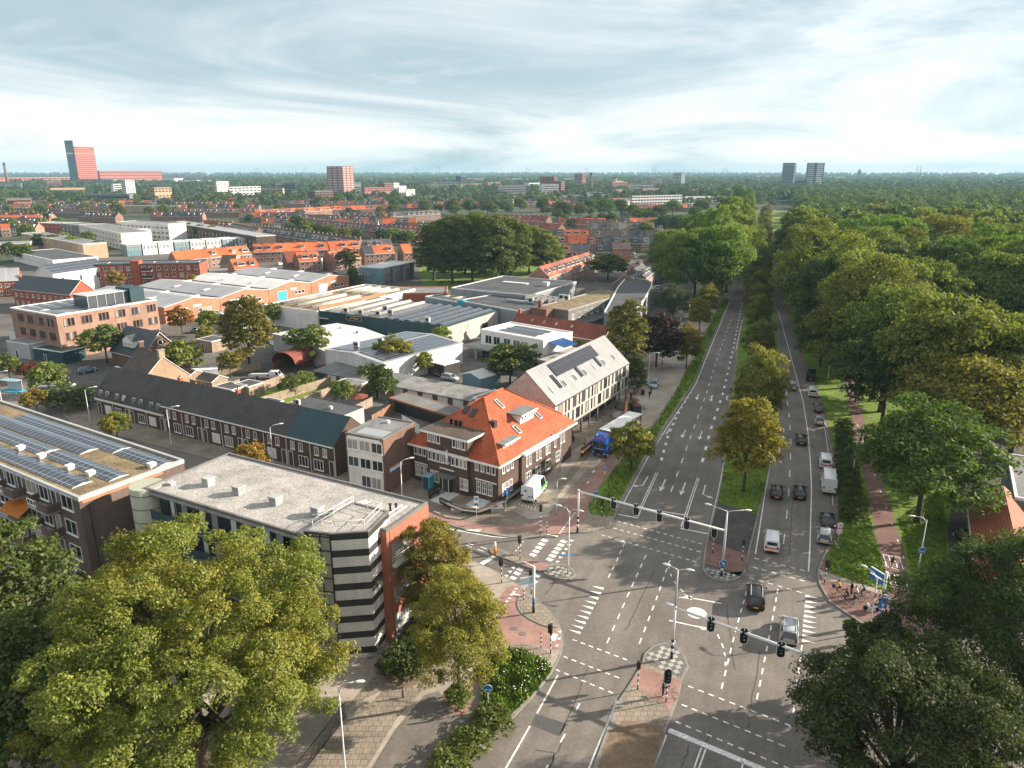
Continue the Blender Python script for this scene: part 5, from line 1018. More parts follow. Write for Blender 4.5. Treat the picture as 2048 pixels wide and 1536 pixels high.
S = works('lower works with dark roof, blue corner and sawtooth rooflights', (915, 600), (1040, 622), 6.5, 26, 'cladding_grey', 'roof_felt', fascia=.3); boxpart(S.root, 'blue_corner', -.06, -.06, 2.6, 2.6, 1.6, 6.6, 'teal_sign')
for k in range(6): x = 12 + k * 2.4; b = MB(); b.face([(x, 16, 6.4), (x + 2, 16, 7.7), (x + 2, 21, 7.7), (x, 21, 6.4)]); b.face([(x + 2, 16, 6.4), (x + 2, 21, 6.4), (x + 2, 21, 7.7), (x + 2, 16, 7.7)]); b.face([(x, 16, 6.4), (x + 2, 16, 6.4), (x + 2, 16, 7.7)]); b.build('sawtooth_rooflight', 'roof_felt_grey', S.root)
for x, y in ((20, 12), (23, 23), (25, 23)): acunit(S.root, x, y, 6.4, .3, 1.8)
b = MB(); b.path([(12, 10, 6.8), (18, 11, 6.8), (21, 13, 7.2), (24, 13, 7.2)], .4, 8); b.build('roof_duct', 'galv', S.root)
S = works('low works with barrel rooflights between teal hall and grey works', (850, 592), (1012, 622), 5.2, 9, 'cladding_blue', 'roof_felt')
for k in range(6): b = MB(); b.path([(5 + k * 4.6, 1, 5.1), (7 + k * 4.6, 8.4, 5.1)], .55, 10); b.build('rooflight', 'rooflight', S.root)
S = hall('grey_office', 'two storey dark grey office with brown gravel roof and white windows', (1137, 620), (1258, 585), None, 7, 'concrete_dark', 'roof_moss', 'concrete', D=10.5, fascia=.3); L, D = S.L, S.D; wins(S, 'F', [2.5 + k * 3.7 for k in range(9)], 3.9, 1.3, 1.6, cols=2); boxpart(S.root, 'brick_stair', -4, 5, 0, 0, D, 7.2, 'brick_brown'); chimney(S.root, -2.5, 8, 7.2, 2.2, 1.0, 'brick_brown'); b = MB(); b.box(1, -5, 0, L - 4, -.02, 3.2, 0); b.box(.8, -5.2, 3.2, L - 3.8, -.02, 3.5, 1); b.build('lean_to', ['cladding_blue', 'roof_felt'], S.root)
# curved roof building
t_ = thing('curved_hall', 'building with dark curved roof edged in white beside the car park', 'building', tuple(G(1265, 640))); P = [(G(x, y, 7).x - t_.location.x, G(x, y, 7).y - t_.location.y) for x, y in ((1208, 625), (1268, 628), (1290, 598), (1304, 573), (1304, 565), (1295, 560), (1275, 557), (1250, 558), (1235, 575), (1222, 600))]
flat(t_, P, 7.2, 'cladding_grey', 'roof_felt', 'white_trim', .15, .35, .45); boxpart(t_, 'roof_seam', -8, 20, 7.06, -7.8, 45, 7.09, 'dark_trim')
S = hall('office_with_awning', 'flat white roofed office with solar panels and bright blue awning', (962, 658), (1087, 680), (1003, 645), 7, 'render_white', 'roof_white', 'white_trim', D=12, fascia=.5); L, D = S.L, S.D
for k in range(3): solar_row(S.root, 4, L - 4, 3.4 + k * 2.6, 6.75, 1.2, 8)
wins(S, 'F', [2.5, 5.2], 3.6, 2.2, 2.2, fr='white_trim', gl='glass_dark', cols=2); wins(S, 'F', [8.5, 11.5, 14], 3.4, 2.2, 2.4, cols=2); boxpart(S.root, 'ground_floor_slab', -3, -3.2, 2.6, L + 9, D, 3.1, 'concrete'); boxpart(S.root, 'terrace_glazing', 1, -1, .1, L - 1, D - 1, 2.6, 'glass_dark')
for k in range(5): boxpart(S.root, 'slab_column', .5 + k * 5, -3.0, 0, .9 + k * 5, -2.6, 2.6, 'concrete')
b = MB()
for f in (1, -1): q = [(L, 2, 6.2), (L + 4.6, 2, 5.4), (L + 4.6, 8, 5.4), (L, 8, 6.2)]; b.face(q[::f])
b.build('awning', 'sign_blue', S.root)
for k in range(3): bb = thing('palm_tree', 'small potted palm on the roof terrace, %s' % ('nearest the blue awning', 'beside the white wall', 'in front of the red roof')[k], 'palm', tuple(S.root.matrix_basis @ Vector(((L + 7, L - 1.5, L + 4.2)[k], (6, -1.5, 9)[k], 3.1)))); c_ = inst('crown', PROT['shrub'][0], bb, (0, 0, 1.6)); c_.scale = (.55, .55, .55); c_.color = (.07, .11, .02, 1); q = MB(); q.path([(0, 0, 0), (0, 0, 2.2)], .1, 6); q.build('trunk', 'bark', bb)
S = Site('red_roofed_building', 'long low building with dark red tiled gable roof behind the office', 'building', (1020, 652), (1205, 682), None, 4, D=7.5); gable(S.root, S.L, 7.5, 4, 7, 'tile_red', 'brick_brown', over=.3, ends=.2); chimney(S.root, .6, 3.7, 7, 1.2, .8); chimney(S.root, S.L - .6, 3.7, 7, 1.2, .8)
for x in (6, 10, 14, 19): skylight(S.root, x, 2.0, 5.75, .6, .8, math.atan2(3, 3.75), 0, 'glass', 'galv')
# garages
ga, gb = G(628, 741, 2.4), G(1000, 812, 2.4); NG = 13
for i in range(NG):
    p = ga + (gb - ga) * (i / NG); wd = (gb - ga).length / NG; t = thing('garage', ('lock up garage with white door in the row, %s' % ('leftmost with a green door', 'second from the left', 'third from the left', 'fourth from the left', 'fifth from the left', 'left of the conical conifer', 'behind the conical conifer', 'right of the conical conifer', 'fourth from the right end', 'third from the right end', 'behind the carport', 'second from the right end', 'at the right end')[i]), 'garage', (p.x, p.y, 0), math.atan2((gb - ga).y, (gb - ga).x), 'row of lock up garages')
    boxpart(t, 'wall', 0, 0, -.1, wd - .01, 6.5, 2.35, 'brick_brown'); b = MB(); b.face([(-.1, -.4, 2.4), (wd + .0, -.4, 2.4), (wd, 6.7, 2.9), (-.1, 6.7, 2.9)]); b.face([(-.1, -.4, 2.25), (wd, -.4, 2.25), (wd, -.4, 2.4), (-.1, -.4, 2.4)]); b.face([(wd, -.4, 2.25), (wd, 6.7, 2.3), (wd, 6.7, 2.9), (wd, -.4, 2.4)]); b.build('roof', 'corrugated' if i > 5 else 'roof_felt_grey', t); boxpart(t, 'door', .35, -.05, 0, wd - .95, 0, 2.05, 'white_trim' if i else 'cladding_teal')
S = hall('carport', 'open timber carport with shiny flat roof in the yard behind the hall', (778, 795), (900, 832), None, 2.5, 'black_trim', 'roof_felt_grey', 'fence_red', D=4.6, par=.05, fascia=.3)
# yards: fences, sheds
def fence(a, b_, h, m, lab, posts='concrete'):
    p, q = G(*a), G(*b_); t = thing('garden_fence', lab, 'fence', (p.x, p.y, 0), math.atan2((q - p).y, (q - p).x)); Lf = (q - p).length; boxpart(t, 'panel', 0, -.03, .05, Lf, .03, h, m); b = MB(); n = max(2, int(Lf / 1.9))
    for k in range(n + 1): b.box(Lf * k / n - .06, -.06, 0, Lf * k / n + .06, .06, h + .08)
    b.build('post', posts, t)
for a, b_, m, lab in (((515, 815), (662, 770), 'fence_wood', 'long sunlit timber garden fence nearest the terrace'), ((560, 830), (668, 788), 'fence_wood', 'sunlit timber fence one garden to the right'), ((470, 800), (570, 765), 'fence_wood', 'timber fence along the left garden'), ((425, 755), (520, 740), 'fence_wood', 'timber fence at the back of the left gardens'), ((440, 790), (480, 775), 'fence_wood', 'short timber fence between sheds'), ((745, 850), (818, 805), 'fence_red', 'reddish board fence beside the carport'), ((700, 835), (745, 812), 'fence_wood', 'grey timber fence by the red parasol'), ((805, 850), (840, 870), 'render_white', 'white fence by the carport'), ((380, 805), (470, 830), 'fence_wood', 'timber fence just behind the terrace')): fence(a, b_, 1.9, m, lab)
def shed(px, py, w_, d_, h, roofm, lab, wallm='fence_wood', rz=rzR, rise=.5):
    q = G(px, py); t = thing('garden_shed', lab, 'shed', (q.x, q.y, 0), rz)
    if rise: gable(t, w_, d_, h, h + rise, roofm, wallm, over=.2, ends=.15)
    else: flat(t, rect(w_, d_), h, wallm, roofm, 'white_trim', .05, .15, .2)
    door(t, 'F', w_ * .4, 0, w_, d_, .8, 1.9, 'dark_trim')
for x, y, w_, d_, h, rm, lab, rs in ((350, 770, 5, 4, 2.5, 'tile_brown', 'brown roofed garden shed behind the mansard houses', 1), (395, 780, 5, 4, 2.4, 'tile_brown', 'second brown roofed shed further right', 1), (430, 795, 5.5, 4, 2.5, 'roof_felt', 'dark flat garden store with white edge', 0), (470, 790, 4.5, 4, 2.5, 'roof_felt', 'flat garden store beside the sunlit fence', 0), (505, 830, 4.5, 4, 2.6, 'roof_felt', 'black flat extension by the fence corner', 0), (745, 795, 3.5, 2.6, 2.1, 'tile_brown', 'small log shed under the conifer', .7), (672, 785, 6, 3.5, 2.4, 'roof_felt_grey', 'garden canopy with white edge before the garages', 0), (395, 700, 6, 5, 3, 'roof_felt', 'flat roofed brick annex with pink parasol', 0), (320, 740, 6, 4, 2.8, 'tile_brown', 'lean to with brown roof by the tan gable', .8)): shed(x, y, w_, d_, h, rm, lab, rise=rs)
q = G(718, 815); t_ = thing('parasol', 'dark red garden parasol behind the terrace', 'parasol', (q.x, q.y, 0)); b = MB(); b.path([(0, 0, 2.3), (0, 0, 2.9)], [2.0, .05], 8, 0, False); b.build('canopy', 'tile_red', t_); b = MB(); b.path([(0, 0, 0), (0, 0, 2.6)], .03, 6); b.build('pole', 'bark', t_)
# barn, canopy, small white hut
S = Site('curved_barn', 'open barn with rusty red curved roof beside the birch', 'building', (545, 742), (592, 748), None, 0, D=14); b = MB(); n = 10
for k in range(n):
    a, c = PI * k / n, PI * (k + 1) / n; x0, x1 = S.L / 2 * (1 - math.cos(a)), S.L / 2 * (1 - math.cos(c)); z0, z1 = 2.2 + 2.6 * math.sin(a), 2.2 + 2.6 * math.sin(c)
    b.face([(x0, 0, z0), (x1, 0, z1), (x1, 14, z1), (x0, 14, z0)]); b.face([(x0, 0, z0 - .1), (x0, 14, z0 - .1), (x1, 14, z1 - .1), (x1, 0, z1 - .1)])
b.build('roof', 'tile_red', S.root); boxpart(S.root, 'wall', 0, 13.8, 0, S.L, 14, 2.4, 'brick_brown'); boxpart(S.root, 'side_wall', 0, 0, 0, .15, 14, 2.2, 'brick_brown'); boxpart(S.root, 'stored_goods', 2, 6, 0, S.L - 1.5, 10, 1.8, 'tile_red')
S = hall('yard_canopy', 'small open canopy with white roof by the white end wall', (855, 722), (888, 730), None, 3, 'stripe_dark', 'roof_white', 'white_trim', D=5, par=.05, fascia=.2)
S = hall('grey_hut', 'little grey blue hut with shallow gable in the yard', (925, 748), (960, 758), None, 3.2, 'cladding_blue', 'roof_white', D=6, rise=.7, axis='y'); S = hall('dark_annex', 'dark flat annex behind the pale gable wall', (945, 795), (1000, 808), None, 3.2, 'brick_brown', 'roof_felt', D=7)
# ---- left quarter
S = Site('brick_office', 'brown brick office with arched windows and solar panels on its flat roof', 'building', (20, 617), (112, 633), (308, 603), 11, D=27); L, D = S.L, S.D
flat(S.root, rect(L, D), 11.3, 'brick_office', 'roof_felt_grey', 'render_white', .2, .5, .35)
b = MB()
for fl in range(3):
    for k in range(6):
        for q in range(3): pass
me = winmesh(.75, 1.9, fr='brick_brown', gl='glass_dark', t=.06); ml = winmesh(.75, 2.1, fr='brick_brown', gl='glass_dark', t=.06)
for fl in range(3):
    for g in range(6):
        for q in range(3): put(S.root, 'window', me, 'R', 1.9 + g * 4.45 + q * .95, 1.2 + fl * 3.5, L, D)
    for g in range(4):
        for q in range(3): put(S.root, 'window', me, 'F', L - 2.0 - g * 4.6 - q * .95, 1.2 + fl * 3.5, L, D)
for k in range(6): solar_row(S.root, 1.5, L * .52, 3 + k * 3.6, 11.1, 1.3, 8)
for k in range(3): solar_row(S.root, L - 5, L - 1, 3 + k * 7, 11.1, 2.2, 5)
b = MB(); b.box(L * .55, 10, 11.1, L * .85, D - 2, 14.2, 0)
for k in range(7): b.beam((L * .85 + .05, 10 + k * 2.4, 11.1), (L * .85 + .05, 10 + k * 2.4, 14.2), .12, .1, 1)
b.box(L * .53, 9.8, 14.2, L * .86, D - 1.8, 14.35, 1); b.build('glass_pavilion', ['glass', 'galv'], S.root); boxpart(S.root, 'lift_shaft', L * .6, D - 6, 11.1, L * .9, D - 2, 14.9, 'cladding_teal')
S = Site('gabled_house', 'dark roofed brick house with white dormer and a round window', 'house', (222, 700), (285, 715), None, 3.5, D=9.5); gable(S.root, S.L, S.D, 3.5, 8.6, 'tile_slate', 'brick_brown', over=.4, ends=.3); L, D = S.L, S.D
b = MB(); b.box(L * .35, .6, 5.0, L * .65, 3, 6.6, 0); b.face([(L * .35, .55, 6.6), (L * .65, .55, 6.6), (L * .5, .55, 7.7)]); b.face([(L * .33, .4, 6.55), (L * .5, .4, 7.8), (L * .5, 4, 7.8), (L * .33, 4, 6.55)][::-1], 1); b.face([(L * .67, .4, 6.55), (L * .5, .4, 7.8), (L * .5, 4, 7.8), (L * .67, 4, 6.55)], 1); b.build('dormer', ['white_trim', 'tile_slate'], S.root)
for x in (.4, .47, .54, .61): wins(S, 'F', [L * x], 5.2, .55, .9, off=-.6)
b = MB(); b.path([(L + .02, D / 2, 6.2), (L + .12, D / 2, 6.2)], .75, 18, 0, False); b.path([(L + .1, D / 2, 6.2), (L + .15, D / 2, 6.2)], .5, 18, 1, False); b.build('round_window', ['white_trim', 'glass'], S.root); wins(S, 'R', [2, 5, 7.5], .8, 1.5, 2.2, cols=2, rows=2); wins(S, 'F', [L - 2], .3, 2.6, 2.6, cols=3, rows=2)
S = Site('corner_house', 'house with brown tiled roof and sunlit tan brick gable with chimneys', 'house', (-83.5, 148.5), (-74.5, 139.5), None, 4, D=9.5, world=True); gable(S.root, S.L, S.D, 4.2, 8.8, 'tile_brown', 'brick_tan', over=.3, ends=.1); chimney(S.root, S.L - .6, S.D * .5, 8.8, 1.3, 1.1, 'brick_tan'); chimney(S.root, .8, S.D * .5, 8.8, 1.2, .9, 'brick_brown'); boxpart(S.root, 'bay_window', -1, -.6, 0, 1.6, 0, 5.2, 'white_trim')
def rowhouse_block(name, lab, A, B, h, D, wallm, roofm, rise=0, wz=(), wn=8, ww=1.2, wh=1.5, C=None, trim='white_trim', cat='building', over=.3, cols=1, face='F'):
    S = Site(name, lab, cat, A, B, C, h, D=D)
    if rise: gable(S.root, S.L, S.D, h, h + rise, roofm, wallm, over=over, ends=.2, trim=trim)
    else: flat(S.root, rect(S.L, S.D), h, wallm, roofm, trim, .2, .3, .3)
    for z in wz: wins(S, 'F', [S.L * (k + .5) / wn for k in range(wn)], z, ww, wh, cols=cols)
    return S
S = rowhouse_block('red_brick_flats', 'three storey red brick flats with white framed windows and balconies', (140, 530), (398, 526), 9.2, 13, 'brick_red', 'roof_felt', 0, (.8, 3.8, 6.6), 17, 1.4, 1.6, trim='dark_trim', cols=2)
for z in (3.4, 6.3): boxpart(S.root, 'balcony', S.L * .55, -1.6, z, S.L * .63, 0, z + .25, 'white_trim'); boxpart(S.root, 'balcony_rail', S.L * .55, -1.6, z + .25, S.L * .63, -1.5, z + 1.1, 'black_trim')
boxpart(S.root, 'stair_tower', S.L * .46, -.4, 0, S.L * .53, 4, 10.4, 'brick_red')
for k in range(5): solar_row(S.root, S.L * (.1 + .18 * k), S.L * (.25 + .18 * k), 6.5, 9.05, 2, 8)
S = rowhouse_block('white_gabled_block', 'white rendered block with gable end and solar roof behind the red flats', (105, 548), (210, 533), 8, 9, 'render_white', 'solar', 3, (4,), 3, 1.2, 2.2)
S = rowhouse_block('dark_roofed_row', 'red brick row with long slate roof and small white windows', (25, 578), (140, 589), 6, 9, 'brick_red', 'tile_slate', 4, (.8, 3.6), 10, 1.1, 1.3, cols=2, cat='row house')
S = rowhouse_block('grey_roofed_row', 'red brick house with grey roof cut by the left frame edge', (-60, 565), (36, 560), 6, 9, 'brick_red', 'roof_grey', 4, (.8, 3.6), 6, 1.3, 1.4, cols=2, cat='house')
for k in range(4):
    d_ = Vector((.515, .857)); p = Vector((-106.5, 219)) + d_ * 20.2 * k; S = Site('brick_warehouse', 'brick warehouse with shallow grey roof, %s' % ('nearest the brown office with white doors', 'second with a roller door', 'third with a blue door', 'last one next to the pointed conifer')[k], 'building', (p.x, p.y), tuple(p + d_ * 20), None, 5, D=46, world=True, group='row of brick warehouses')
    gable(S.root, 20, 46, 5.0, 6.6, 'roof_white' if k == 2 else 'roof_grey', 'brick_orange', over=.2, ends=.15, axis='y'); door(S.root, 'F', 6, 0, 20, 46, 4.2, 3.8, ('white_trim', 'galv', 'teal_sign', 'galv')[k]); wins(S, 'F', [12.5, 14.2, 15.9], 1.8, 1.5, 1.2); boxpart(S.root, 'wall_sign', 10, -.08, 3.6, 13, 0, 4.3, 'sign_white')
    for q in range(5): boxpart(S.root, 'rooflight', 4 if q % 2 else 12.5, 5 + q * 8, 5.6, 8 if q % 2 else 16.5, 6.2 + q * 8, 5.95 + .3, 'white_trim')
    boxpart(S.root, 'roof_gutter', 19.5, 0, 5.0, 20.1, 46, 5.5, 'dark_trim')
shed(70, 720, 11, 6, 3.2, 'cladding_teal', 'teal shed with white garage door at the left edge', 'cladding_teal', R(-25), 0); shed(18, 712, 9, 7, 4, 'roof_felt_grey', 'grey rendered shed with flat roof at the left edge', 'render_grey', R(-25), 0); shed(20, 680, 9, 4, 2.6, 'solar', 'low white annex with blue panels at the left frame edge', 'render_white', R(-20), .3)
# right edge
S = Site('red_tiled_house', 'house with russet tiled roof at the right edge beside the lawn', 'house', (1940, 1000), (1955, 1132), None, 3, D=6.6)
gable(S.root, S.L + 4, 6.6, 3.0, 5.6, 'tile_russet', 'brick_brown', over=.35, ends=.2); boxpart(S.root, 'flat_annex', 1.5, 6.9, 0, S.L - 4, 13, 3.1, 'brick_brown'); boxpart(S.root, 'annex_roof', 1.4, 6.9, 3.1, S.L - 3.9, 13.1, 3.25, 'roof_felt_grey'); b = MB(); b.lathe([(.35, 0), (.35, .9), (.5, 1.0), (.1, 1.3)], (S.L - 1, 2.2), 12, 0, 4.2); b.build('flue', 'galv', S.root); boxpart(S.root, 'gutter_board', -.1, -.42, 2.75, S.L + 4, -.34, 3.0, 'white_trim')
q = G(2014, 1020); S = Site('grey_flat_building', 'pale blue grey flat roofed building at the right frame edge', 'building', (73.0, 99.5), (64.2, 84.5), None, 5, D=14, world=True); flat(S.root, rect(S.L, S.D), 5.2, 'cladding_blue', 'roof_felt_grey', 'white_trim', .15, .3, .4); boxpart(S.root, 'downpipe', -.1, 1, 0, 0, 1.1, 5, 'white_trim')
# ================================================================ THE TOWN BEYOND
def house_mesh(roof, wall, dormer, flip, W=5.4, D=8.5, he=5.3, hr=9.0, b=None, T=None):
    b = b or MB(); s = len(b.v); b.box(0, 0, -.1, W, D, he, 1); b.face([(0, D, he), (0, 0, he), (0, D / 2, hr)], 1); b.face([(W, 0, he), (W, D, he), (W, D / 2, hr)], 1)
    e = .35; k = (hr - he) / (D / 2)
    b.face([(0, -e, he - e * k + .1), (W, -e, he - e * k + .1), (W, D / 2, hr + .1), (0, D / 2, hr + .1)], 0); b.face([(W, D + e, he - e * k + .1), (0, D + e, he - e * k + .1), (0, D / 2, hr + .1), (W, D / 2, hr + .1)], 0); b.face([(0, -e, he - e * k - .15), (W, -e, he - e * k - .15), (W, -e, he - e * k + .1), (0, -e, he - e * k + .1)], 2)
    for x in ((1.0, 3.1) if not flip else (1.2, 3.4)):
        for z in (.9, 3.3): b.box(x, -.06, z, x + 1.25, .02, z + 1.35, 2); b.box(x + .12, -.08, z + .12, x + 1.13, 0, z + 1.23, 3)
    if dormer: x = 1.3 if not flip else 1.9; w_ = 1.9 if dormer == 1 else 3.2; b.box(x, .9, 6.1, x + w_, 3.4, 7.9, 2); b.box(x + .15, .86, 6.7, x + w_ - .15, .92, 7.6, 3); b.box(x - .15, .7, 7.9, x + w_ + .15, 3.6, 8.05, 4)
    b.box(W - .5, D / 2 - .35, hr - .4, W, D / 2 + .35, hr + 1.0, 1)
    if T: b.v[s:] = [tuple(T @ Vector(q)) for q in b.v[s:]]
    return b
HM = {}
def far_house(style, dormer, flip):
    k = (style, dormer, flip)
    if k not in HM: HM[k] = house_mesh(style, None, dormer, flip).mesh('house', [style, 'far_white' if style == 'far_brown' and flip else 'far_wall', 'far_white', 'glass_dark', 'roof_felt_grey'])
    return HM[k]
PH = {}
def proto_house(style, dormer, flip, loc, rz, label, group):
    k = (style, dormer, flip)
    if k in PH: return dup(PH[k], loc, rz, label, group)
    t = thing('row_house', label, 'house', loc, rz, group); W, D, he, hr = 5.4, 8.5, 5.3, 9.0
    gable(t, W, D, he, hr, style, 'far_wall', over=.35, ends=0, trim='far_white')
    me = winmesh(1.3, 1.35, cols=2)[0]
    for x in ((1.6, 3.9) if not flip else (1.4, 3.8)): inst('window', me, t, (x, 0, 3.3))
    inst('window', me, t, (3.9 if not flip else 1.4, 0, .9)); door(t, 'F', 1.5 if not flip else 3.8, .05, W, D, .9, 2.2, 'dark_trim')
    if dormer: x = 1.3 if not flip else 1.9; w_ = 1.9 if dormer == 1 else 3.2; b = MB(); b.box(x, .9, 6.1, x + w_, 3.4, 7.9, 0); b.box(x + .15, .86, 6.7, x + w_ - .15, .92, 7.6, 1); b.box(x - .15, .7, 7.9, x + w_ + .15, 3.6, 8.05, 2); b.build('dormer', ['far_white', 'glass_dark', 'roof_felt_grey'], t)
    if flip or not dormer: chimney(t, W - .3, D / 2, hr, 1.0, .6, 'brick_red')
    PH[k] = t; return t
HOUSES = []; SIDE = []
def row(x0, y0, x1, y1, styles, what, z=9.0, dr=.5, hw=5.4):
    a, b_ = G(x0, y0, z), G(x1, y1, z); d = Vector((b_.x - a.x, b_.y - a.y)); n = max(1, int(d.length / hw)); d.normalize(); nn = Vector((-d.y, d.x))
    for i in range(n):
        p = Vector((a.x, a.y)) + d * hw * i - nn * 4.25; st = styles[int(random.random() * len(styles))] if not isinstance(styles, str) else styles
        HOUSES.append((p.length, p.x, p.y, math.atan2(d.y, d.x), st, (0 if random.random() > dr else random.choice((1, 1, 2))), random.random() < .5, what))
O, RD, DK, BR = 'far_orange', 'far_red', 'far_dark', 'far_brown'
row(342, 503, 510, 490, O, 'the orange terrace above the warehouses', dr=.6); row(505, 488, 655, 483, O, 'the orange terrace above the warehouses', dr=.6); row(655, 483, 728, 480, O, 'the orange terrace above the warehouses', dr=.6)
row(460, 519, 515, 515, O, 'the nearer row of orange roofs', dr=.7); row(590, 505, 655, 501, O, 'the nearer row of orange roofs', dr=.7); row(655, 503, 725, 496, O, 'the nearer row of orange roofs', dr=.3)
row(722, 492, 800, 488, (O, O, DK), 'the mixed orange and slate row before the tall clump'); row(725, 480, 790, 477, DK, 'the slate row behind the orange terrace'); row(800, 489, 838, 487, (O, DK), 'the mixed orange and slate row before the tall clump')
row(498, 449, 728, 478, DK, 'the long dark slate row with white dormers', dr=.8); row(560, 433, 850, 458, (DK, RD, RD), 'the dark and red row left of the tall clump', dr=.75); row(600, 428, 790, 434, (DK, BR, RD), 'the mixed rows left of the tall clump', dr=.8)
row(508, 420, 660, 413, (O, O, RD), 'the bright orange row far left of the clump', dr=.5); row(662, 412, 760, 410, (O, RD), 'the bright orange row far left of the clump', dr=.4); row(780, 424, 880, 420, (DK, DK, BR), 'the mixed rows left of the tall clump', dr=.8)
row(350, 417, 520, 416, (RD, BR, DK), 'the far left rows of mixed roofs', dr=.8); row(405, 440, 470, 444, RD, 'the dark red row beside the long dark flats'); row(465, 446, 520, 456, DK, 'the dark row with white dormers beside the flats', dr=1)
row(0, 430, 95, 429, O, 'the low orange row at the far left edge', dr=.2); row(0, 448, 32, 447, O, 'the low orange row at the far left edge', dr=.2); row(0, 416, 225, 418, BR, 'the brown rows at the far left', dr=.1); row(10, 403, 245, 404, BR, 'the brown rows at the far left', dr=.9)
row(1000, 428, 1105, 433, RD, 'the red brown rows right of the tall clump'); row(1030, 441, 1126, 449, RD, 'the red brown rows right of the tall clump', dr=.2); row(1128, 436, 1236, 441, RD, 'the red brown rows right of the tall clump'); row(1043, 459, 1190, 459, (DK, DK, O), 'the slate row with white dormers right of the clump', dr=.9); row(1190, 459, 1340, 461, (BR, BR, DK), 'the slate row with white dormers right of the clump', dr=.4)
row(1081, 471, 1205, 472, (O, RD), 'the red and dark row right of the clump', dr=.7); row(1205, 472, 1325, 472, DK, 'the red and dark row right of the clump', dr=.7); row(1119, 488, 1190, 487, (DK, RD, DK), 'the dark row ending in an orange brick wall'); row(1190, 487, 1262, 487, DK, 'the dark row ending in an orange brick wall', dr=.2)
row(1078, 534, 1178, 504, (O, RD, RD, RD), 'the slanting red row with white dormers behind the works', dr=1); row(1250, 548, 1316, 508, DK, 'the dark row along the side street by the planes', dr=1)
for py in (397, 402, 408, 424, 436, 445):
    x = random.uniform(-20, 40)
    while x < 1250:
        l = random.uniform(60, 170)
        if not (860 < x + l / 2 < 1100 and py > 405) and not (130 < x + l / 2 < 560 and py > 430): row(x, py + random.uniform(-1, 1), x + l, py + random.uniform(-2, 2), (RD, BR, DK, DK, O) if py > 400 else (RD, BR, DK), 'far rows', dr=.6)
        x += l + random.uniform(15, 90)
HOUSES.sort(key=lambda h: h[0]); near, far = HOUSES[:292], HOUSES[292:]
SNAME = {O: 'orange tiled roof', RD: 'dark red tiled roof', DK: 'dark slate roof', BR: 'brown tiled roof'}
for d, x, y, rz, st, dm, fl, what in near:
    lab = 'row house with %s%s in %s' % (SNAME[st], {0: '', 1: ' and small dormer', 2: ' and wide dormer'}[dm], what); g_ = 'houses of ' + what
    lab = ' '.join(lab.split()[:16])
    if d < 330: proto_house(st, dm, fl, (x, y, 0), rz, lab, g_)
    else: tag(inst('row_house', far_house(st, dm, fl), None, (x, y, 0), rz), lab, 'house', g_)
mb = {}
b = MB(); mats_ = [O, RD, DK, BR]
ALLM = []
for d, x, y, rz, st, dm, fl, what in far:
    T = Matrix.Translation((x, y, 0)) @ Matrix.Rotation(rz, 4, 'Z'); s0 = len(b.m); house_mesh(None, None, dm, fl, b=b, T=T); base = mats_.index(st)
    b.m[s0:] = [base if m == 0 else m + 3 for m in b.m[s0:]]
tag(b.build('distant_houses', mats_ + ['far_wall', 'far_white', 'glass_dark', 'roof_felt_grey']), kind='stuff')

# ---- flats and towers
def tower(name, lab, pl, pc, pr, ytop, ybase, th=28, wall='far_wall', floors=12, glass='glass_dark', roof='roof_felt_grey', side=None, stripe=.45, cols=0, cat='building', d=None, leftw=None):
    "block with its near corner at column pc, left face running to pl and right face to pr"
    q = G(pc, ybase) if d is None else None; y = q.y if d is None else d; dep = y * _c + CAM_H * _s; k = dep / FPX
    x = (pc - CX) * k; hgt = CAM_H + (y * _s - (ytop and ((-(ytop - CY) / FPX) * dep * 0))) * 0
    zt = CAM_H + (-_s * 1 + 0) * 0
    # height of the top from the ray through ytop at this distance
    v = -(ytop - CY) / FPX; zt = CAM_H + (-_s + v * _c) / (_c + v * _s) * y
    t_ = R(max(th, 38)) - math.atan2(x, y); s_, c_ = math.sin(t_), math.cos(t_); fl, fr = (pl - CX) / FPX, (pr - CX) / FPX; wr = max(.5, (fr * dep - x) / max(.1, c_ - fr * s_ * _c)); wl = max(.5, (x - fl * dep) / max(.1, s_ + fl * c_ * _c))
    o = thing(name, lab, cat, (x, y, 0), t_); boxpart(o, 'wall', 0, 0, -.1, wr, wl, zt, wall); boxpart(o, 'roof', .4, .4, zt, wr - .4, wl - .4, zt + .6, roof)
    fh = zt / floors
    for f in range(floors):
        b = MB(); z0, z1 = (f + .5 - stripe / 2) * fh, (f + .5 + stripe / 2) * fh; n = cols or 1
        for i in range(n): a, c = wr * (i + .14) / n, wr * (i + .86) / n; b.box(a, -.15, z0, c, .05, z1)
        if wl > 1:
            for i in range(n): a, c = wl * (i + .14) / n, wl * (i + .86) / n; b.box(-.15, a, z0, .05, c, z1)
        b.build('window', glass, o)
    return o
mat('tower_pink', (.36, .12, .09), .85, .08, .05, .06, .6); mat('tower_slate', (.05, .085, .095), .6, .05, .05, .05, .5); mat('tower_redbrick', (.25, .095, .075), .85, .1, .05, .1, .4); mat('tower_grey', (.13, .15, .165), .8, .1, .05, .06, .5); mat('tower_dark', (.03, .04, .046), .7, .08, .05, .06, .5)
tower('office_tower', 'tall pinkish red office tower beside the dark slab', 159.5, 160, 199, 293, 372, 14, 'tower_pink', 20, stripe=.3, cols=9); t_ = tower('office_slab', 'tall dark slate slab tower with white top sign, left of the pinkish tower', 143, 158.5, 160, 281, 372, 40, 'tower_slate', 22, stripe=.12); boxpart(t_, 'top_sign', -.4, 4, 98, -.1, 30, 103, 'far_white')
